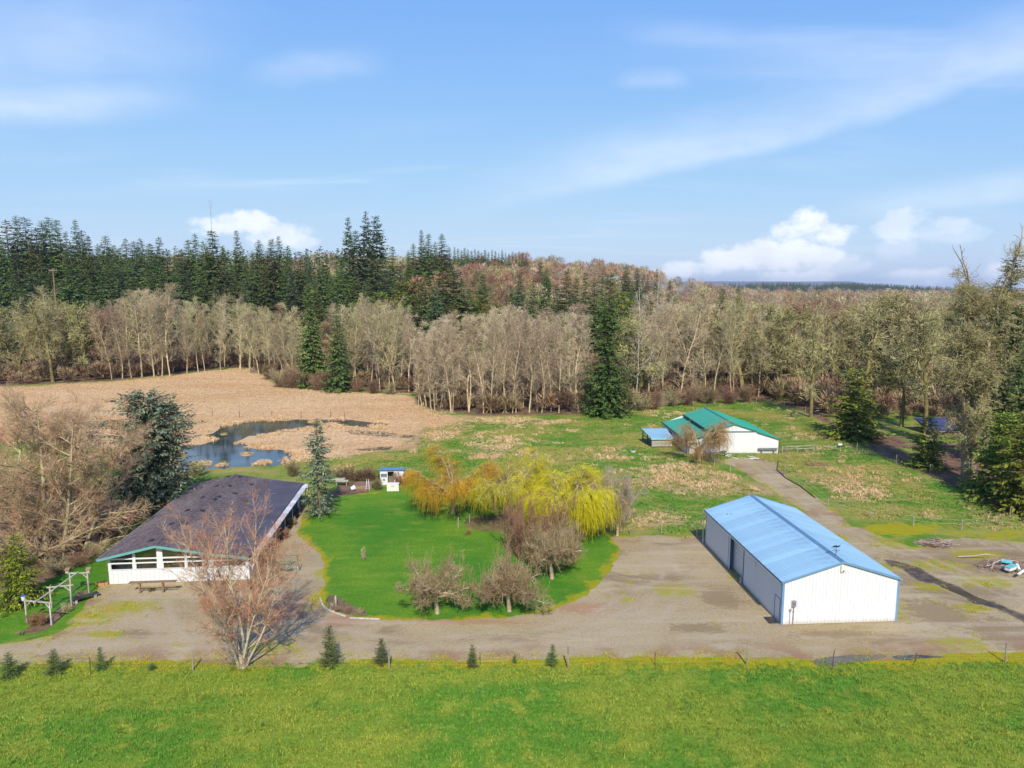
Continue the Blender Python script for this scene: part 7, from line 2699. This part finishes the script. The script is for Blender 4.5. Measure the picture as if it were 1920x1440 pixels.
simple_thing('wheelbarrow', 'green wheelbarrow beside the sliding doors of the green roofed barn', 'wheelbarrow', (x, y, 0), .3,
             [('tray', PLASTG, lambda q: q.add([(-.5, -.35, .85), (.6, -.4, .95), (.6, .4, .95), (-.5, .35, .85), (-.3, -.2, .45), (.35, -.22, .5), (.35, .22, .5), (-.3, .2, .45)], [(0, 1, 5, 4), (1, 2, 6, 5), (2, 3, 7, 6), (3, 0, 4, 7), (4, 5, 6, 7)])),
              ('wheel', DARKM, lambda q: q.tube((.55, -.06, .2), (.55, .06, .2), .2, .2, 12)), ('handle', PGREY, lambda q: q.bar((.5, -.25, .35), (-1.0, -.3, .7), .05, .05)), ('handle', PGREY, lambda q: q.bar((.5, .25, .35), (-1.0, .3, .7), .05, .05)),
              ('leg', GREYM, lambda q: q.bar((-.3, -.24, .55), (-.35, -.26, 0), .05, .04)), ('leg', GREYM, lambda q: q.bar((-.3, .24, .55), (-.35, .26, 0), .05, .04))])
x, y = G(1340, 857)
simple_thing('saw_trestle', 'small pale work trestle between blue chair and green wheelbarrow', 'trestle', (x - .7, y, 0), .1,
             [('beam', PGREY, lambda q: q.box(0, -.06, .7, 1.5, .06, .8)), ('leg', PGREY, lambda q: q.bar((.15, -.3, 0), (.15, 0, .7), .06, .06)), ('leg', PGREY, lambda q: q.bar((.15, .3, 0), (.15, 0, .7), .06, .06)),
              ('leg', PGREY, lambda q: q.bar((1.35, -.3, 0), (1.35, 0, .7), .06, .06)), ('leg', PGREY, lambda q: q.bar((1.35, .3, 0), (1.35, 0, .7), .06, .06))])
x, y = G(1187, 848)
simple_thing('water_tub', 'small white tub in the grass left of the blue roofed shelter', 'tub', (x, y, 0), 0, [('bowl', W_WHITE, lambda q: q.tube((0, 0, 0), (0, 0, .38), .42, .50, 12)), ('water', DARKM, lambda q: q.tube((0, 0, .382), (0, 0, .39), .44, .44, 12))])

# white log edging of the front bed
EDGEW = simple('flaking_white_timber', (.58, .55, .50), (.36, .31, .25), 5, .8, .2)
E1 = [G(600, 1122), G(604, 1134), G(609, 1141), G(628, 1150), G(648, 1157)]
E2 = [G(656, 1160), G(685, 1161), G(712, 1162)]
for (E_, lab) in ((E1, 'white curved timber edging at the left of the front flower bed'), (E2, 'thin white timber edging along the front of the flower bed')):
    t = thing('bed_edging', lab, 'edging', (*E_[0], 0))
    for (a, b) in zip(E_[:-1], E_[1:]):
        q = MB()
        q.bar((a[0] - E_[0][0], a[1] - E_[0][1], .07), (b[0] - E_[0][0], b[1] - E_[0][1], .07), .09, .10)
        q.build('timber', EDGEW, t)
x, y = G(630, 1136)
simple_thing('bed_post', 'short pale weathered stump post in the front flower bed', 'post', (x, y, 0), 0, [('stump', PGREY, lambda q: (q.tube((0, 0, 0), (-.03, 0, .9), .10, .08, 8))), ('top', PGREY, lambda q: q.tube((-.03, 0, .9), (-.05, 0, .97), .08, .03, 8))])
x, y = G(622, 1140)
simple_thing('garden_stone', 'pale boulder left of the stump post in the front bed', 'stone', (x, y, -.05), .4,
             [('rock', PGREY, lambda q: q.add([(-.22, -.15, 0), (.2, -.18, 0), (.24, .16, 0), (-.18, .2, 0), (-.12, -.1, .42), (.12, -.08, .36), (.1, .1, .45), (-.1, .12, .5)], [(0, 1, 5, 4), (1, 2, 6, 5), (2, 3, 7, 6), (3, 0, 4, 7), (4, 5, 6, 7)]))])

# solar roof building behind the gaunt tree, blue play canopy, pole, mast, far houses
x, y = G(1745, 815)
t = thing('panelled_shed', 'low building with dark panelled roof behind the gaunt bare tree', 'building', (x, y, 0), .05)
q = MB()
q.box(0, .3, 0, 6.2, 5, .6)
q.build('wall', PBROWN, t)
q = MB()
q.slab([(-.3, 0, .6), (6.5, 0, .6), (6.5, 5.2, 2.4), (-.3, 5.2, 2.4)], .12)
ro = q.build('roof', GREYM, t)
pv = simple('dark_panel', (.03, .035, .09), (.05, .055, .12), .6, .2, .6)
for i in range(5):
    q = MB()
    a = -.2 + i * 1.32
    q.slab([(a, .15, .72), (a + 1.18, .15, .72), (a + 1.18, 5.0, 2.40), (a, 5.0, 2.40)], .05)
    q.build('roof_panel', pv, ro)
x, y = G(1530, 738)
t = thing('play_canopy', 'bright blue canopy on posts among the trees behind the pasture', 'canopy', (x, y, 0))
bl = simple('bright_blue_tarp', (.04, .17, .55), (.06, .21, .62), 1, .6)
q = MB()
q.slab([(-.1, 0, 2.4), (3.1, 0, 2.4), (2.6, 1.2, 3.2), (.4, 1.2, 3.2)], .06)
q.slab([(.4, 1.2, 3.2), (2.6, 1.2, 3.2), (3.1, 2.4, 2.4), (-.1, 2.4, 2.4)], .06)
q.build('roof', bl, t)
for a in (0.05, 2.95):
    for b in (.05, 2.35):
        q = MB()
        q.box(a - .06, b - .06, 0, a + .06, b + .06, 2.4)
        q.build('post', NAVY, t)
q = MB()
q.box(.5, .5, .9, 2.5, 1.9, 1.5)
q.build('platform', simple('teal_platform', (.06, .25, .27), (.08, .3, .32), 1), t)
x, z0 = at(102, 540, 262)
t = thing('utility_pole', 'brown wooden utility pole with crossarm among the conifers on the left', 'pole', (x, 262, tz(x, 262)))
_, zt = at(102, 503, 262)
h = zt - tz(x, 262)
q = MB()
q.tube((0, 0, -.3), (0, 0, h), .22, .16, 8)
q.build('pole', PBROWN, t)
q = MB()
q.box(-1.5, -.1, h - .9, 1.5, .1, h - .65)
q.build('crossarm', PBROWN, t)
for a in (-1.3, -.5, .5, 1.3):
    q = MB()
    q.tube((a, 0, h - .648), (a, 0, h - .35), .09, .06, 6)
    q.build('insulator', GREYM, t)
D = 560
x, zt = at(394, 376, D)
t = thing('radio_mast', 'slender grey radio mast rising behind the conifers at the small cloud', 'mast', (x, D, tz(x, D)))
h = zt - tz(x, D)
q = MB()
for (a, b) in ((-.25, -.15), (.25, -.15), (0, .28)):
    q.tube((a, b, 0), (a, b, h * .93), .06, None, 4)
for i in range(int(h / 2.2)):
    z = i * 2.2
    if z + 2.2 < h * .93:
        q.tube((-.25, -.15, z), (.25, -.15, z + 2.2), .035, None, 3, False)
        q.tube((.25, -.15, z), (0, .28, z + 2.2), .035, None, 3, False)
q.build('lattice', GREYM, t)
q = MB()
q.tube((0, 0, h * .93), (0, 0, h), .06, None, 4)
for z in (h * .93, h * .97, h * .995):
    q.tube((-1.3, 0, z), (1.3, 0, z), .06, None, 4)
    q.tube((-1.3, 0, z - .7), (-1.3, 0, z + .7), .05, None, 4)
    q.tube((1.3, 0, z - .7), (1.3, 0, z + .7), .05, None, 4)
q.build('antenna', GREYM, t)
for (px, py, D, w_, h_, lab) in ((1660, 551, 1900, 26, 7, 'long low white farm building far off below the blue ridge'), (1682, 549, 1930, 34, 8, 'larger white building far off beside the low farm building'), (1640, 552, 1890, 12, 6, 'tiny white house far off left of the farm buildings'),
                                 (163, 546, 262, 9, 3.2, 'pale roofed house glimpsed through conifers on the left slope'), (190, 543, 266, 6, 3.0, 'grey roofed shed glimpsed right of the pale roofed house'), (548, 537, 285, 7, 4, 'white house glimpsed between hill trees above the firs')):
    for _ in range(60):                       # move back along the slope until the eaves stand a storey above the ground
        x, z = at(px, py, D)
        g = tz(x, D)
        if D > 1000 or z - g < 4.0:
            break
        D += 2
    t = thing('far_house', lab, 'house', (x - w_ / 2, D, g))
    hh = max(2.5, z - g)
    q = MB()
    q.box(0, 0, 0, w_, w_ * .5, hh)
    q.build('wall', W_WOOD, t)
    q = MB()
    q.slab([(-.4, -.4, hh), (w_ + .4, -.4, hh), (w_ + .4, w_ * .25, hh + h_ * .4), (-.4, w_ * .25, hh + h_ * .4)], .2)
    q.slab([(-.4, w_ * .25, hh + h_ * .4), (w_ + .4, w_ * .25, hh + h_ * .4), (w_ + .4, w_ * .5 + .4, hh), (-.4, w_ * .5 + .4, hh)], .2)
    q.build('roof', GREYM, t)
    for k in range(3):
        q = MB()
        q.box(w_ * (.15 + .28 * k), -.06, hh * .45, w_ * (.27 + .28 * k), -.01, hh * .8)
        q.build('window', DARKM, t)

# ------------------------------------------------------------------ air
hz = bpy.data.materials.new('haze_air')
hz.use_nodes = True
ht = hz.node_tree
for n in list(ht.nodes):
    ht.nodes.remove(n)
hb = NB(ht)
pv_ = hb.node('ShaderNodeVolumePrincipled', {'Color': (.72, .84, 1.0), 'Density': 0.00007, 'Anisotropy': 0.2})
hb.node('ShaderNodeOutputMaterial', {'Volume': pv_.outputs[0]})
q = MB()
q.box(-14000, -180, -8, 14000, 16500, 235)
USE_HAZE = True
if USE_HAZE:
    tag(q.build('haze', hz), 'pale thin air between the near woods and the blue far ridge', None, None, 'stuff')
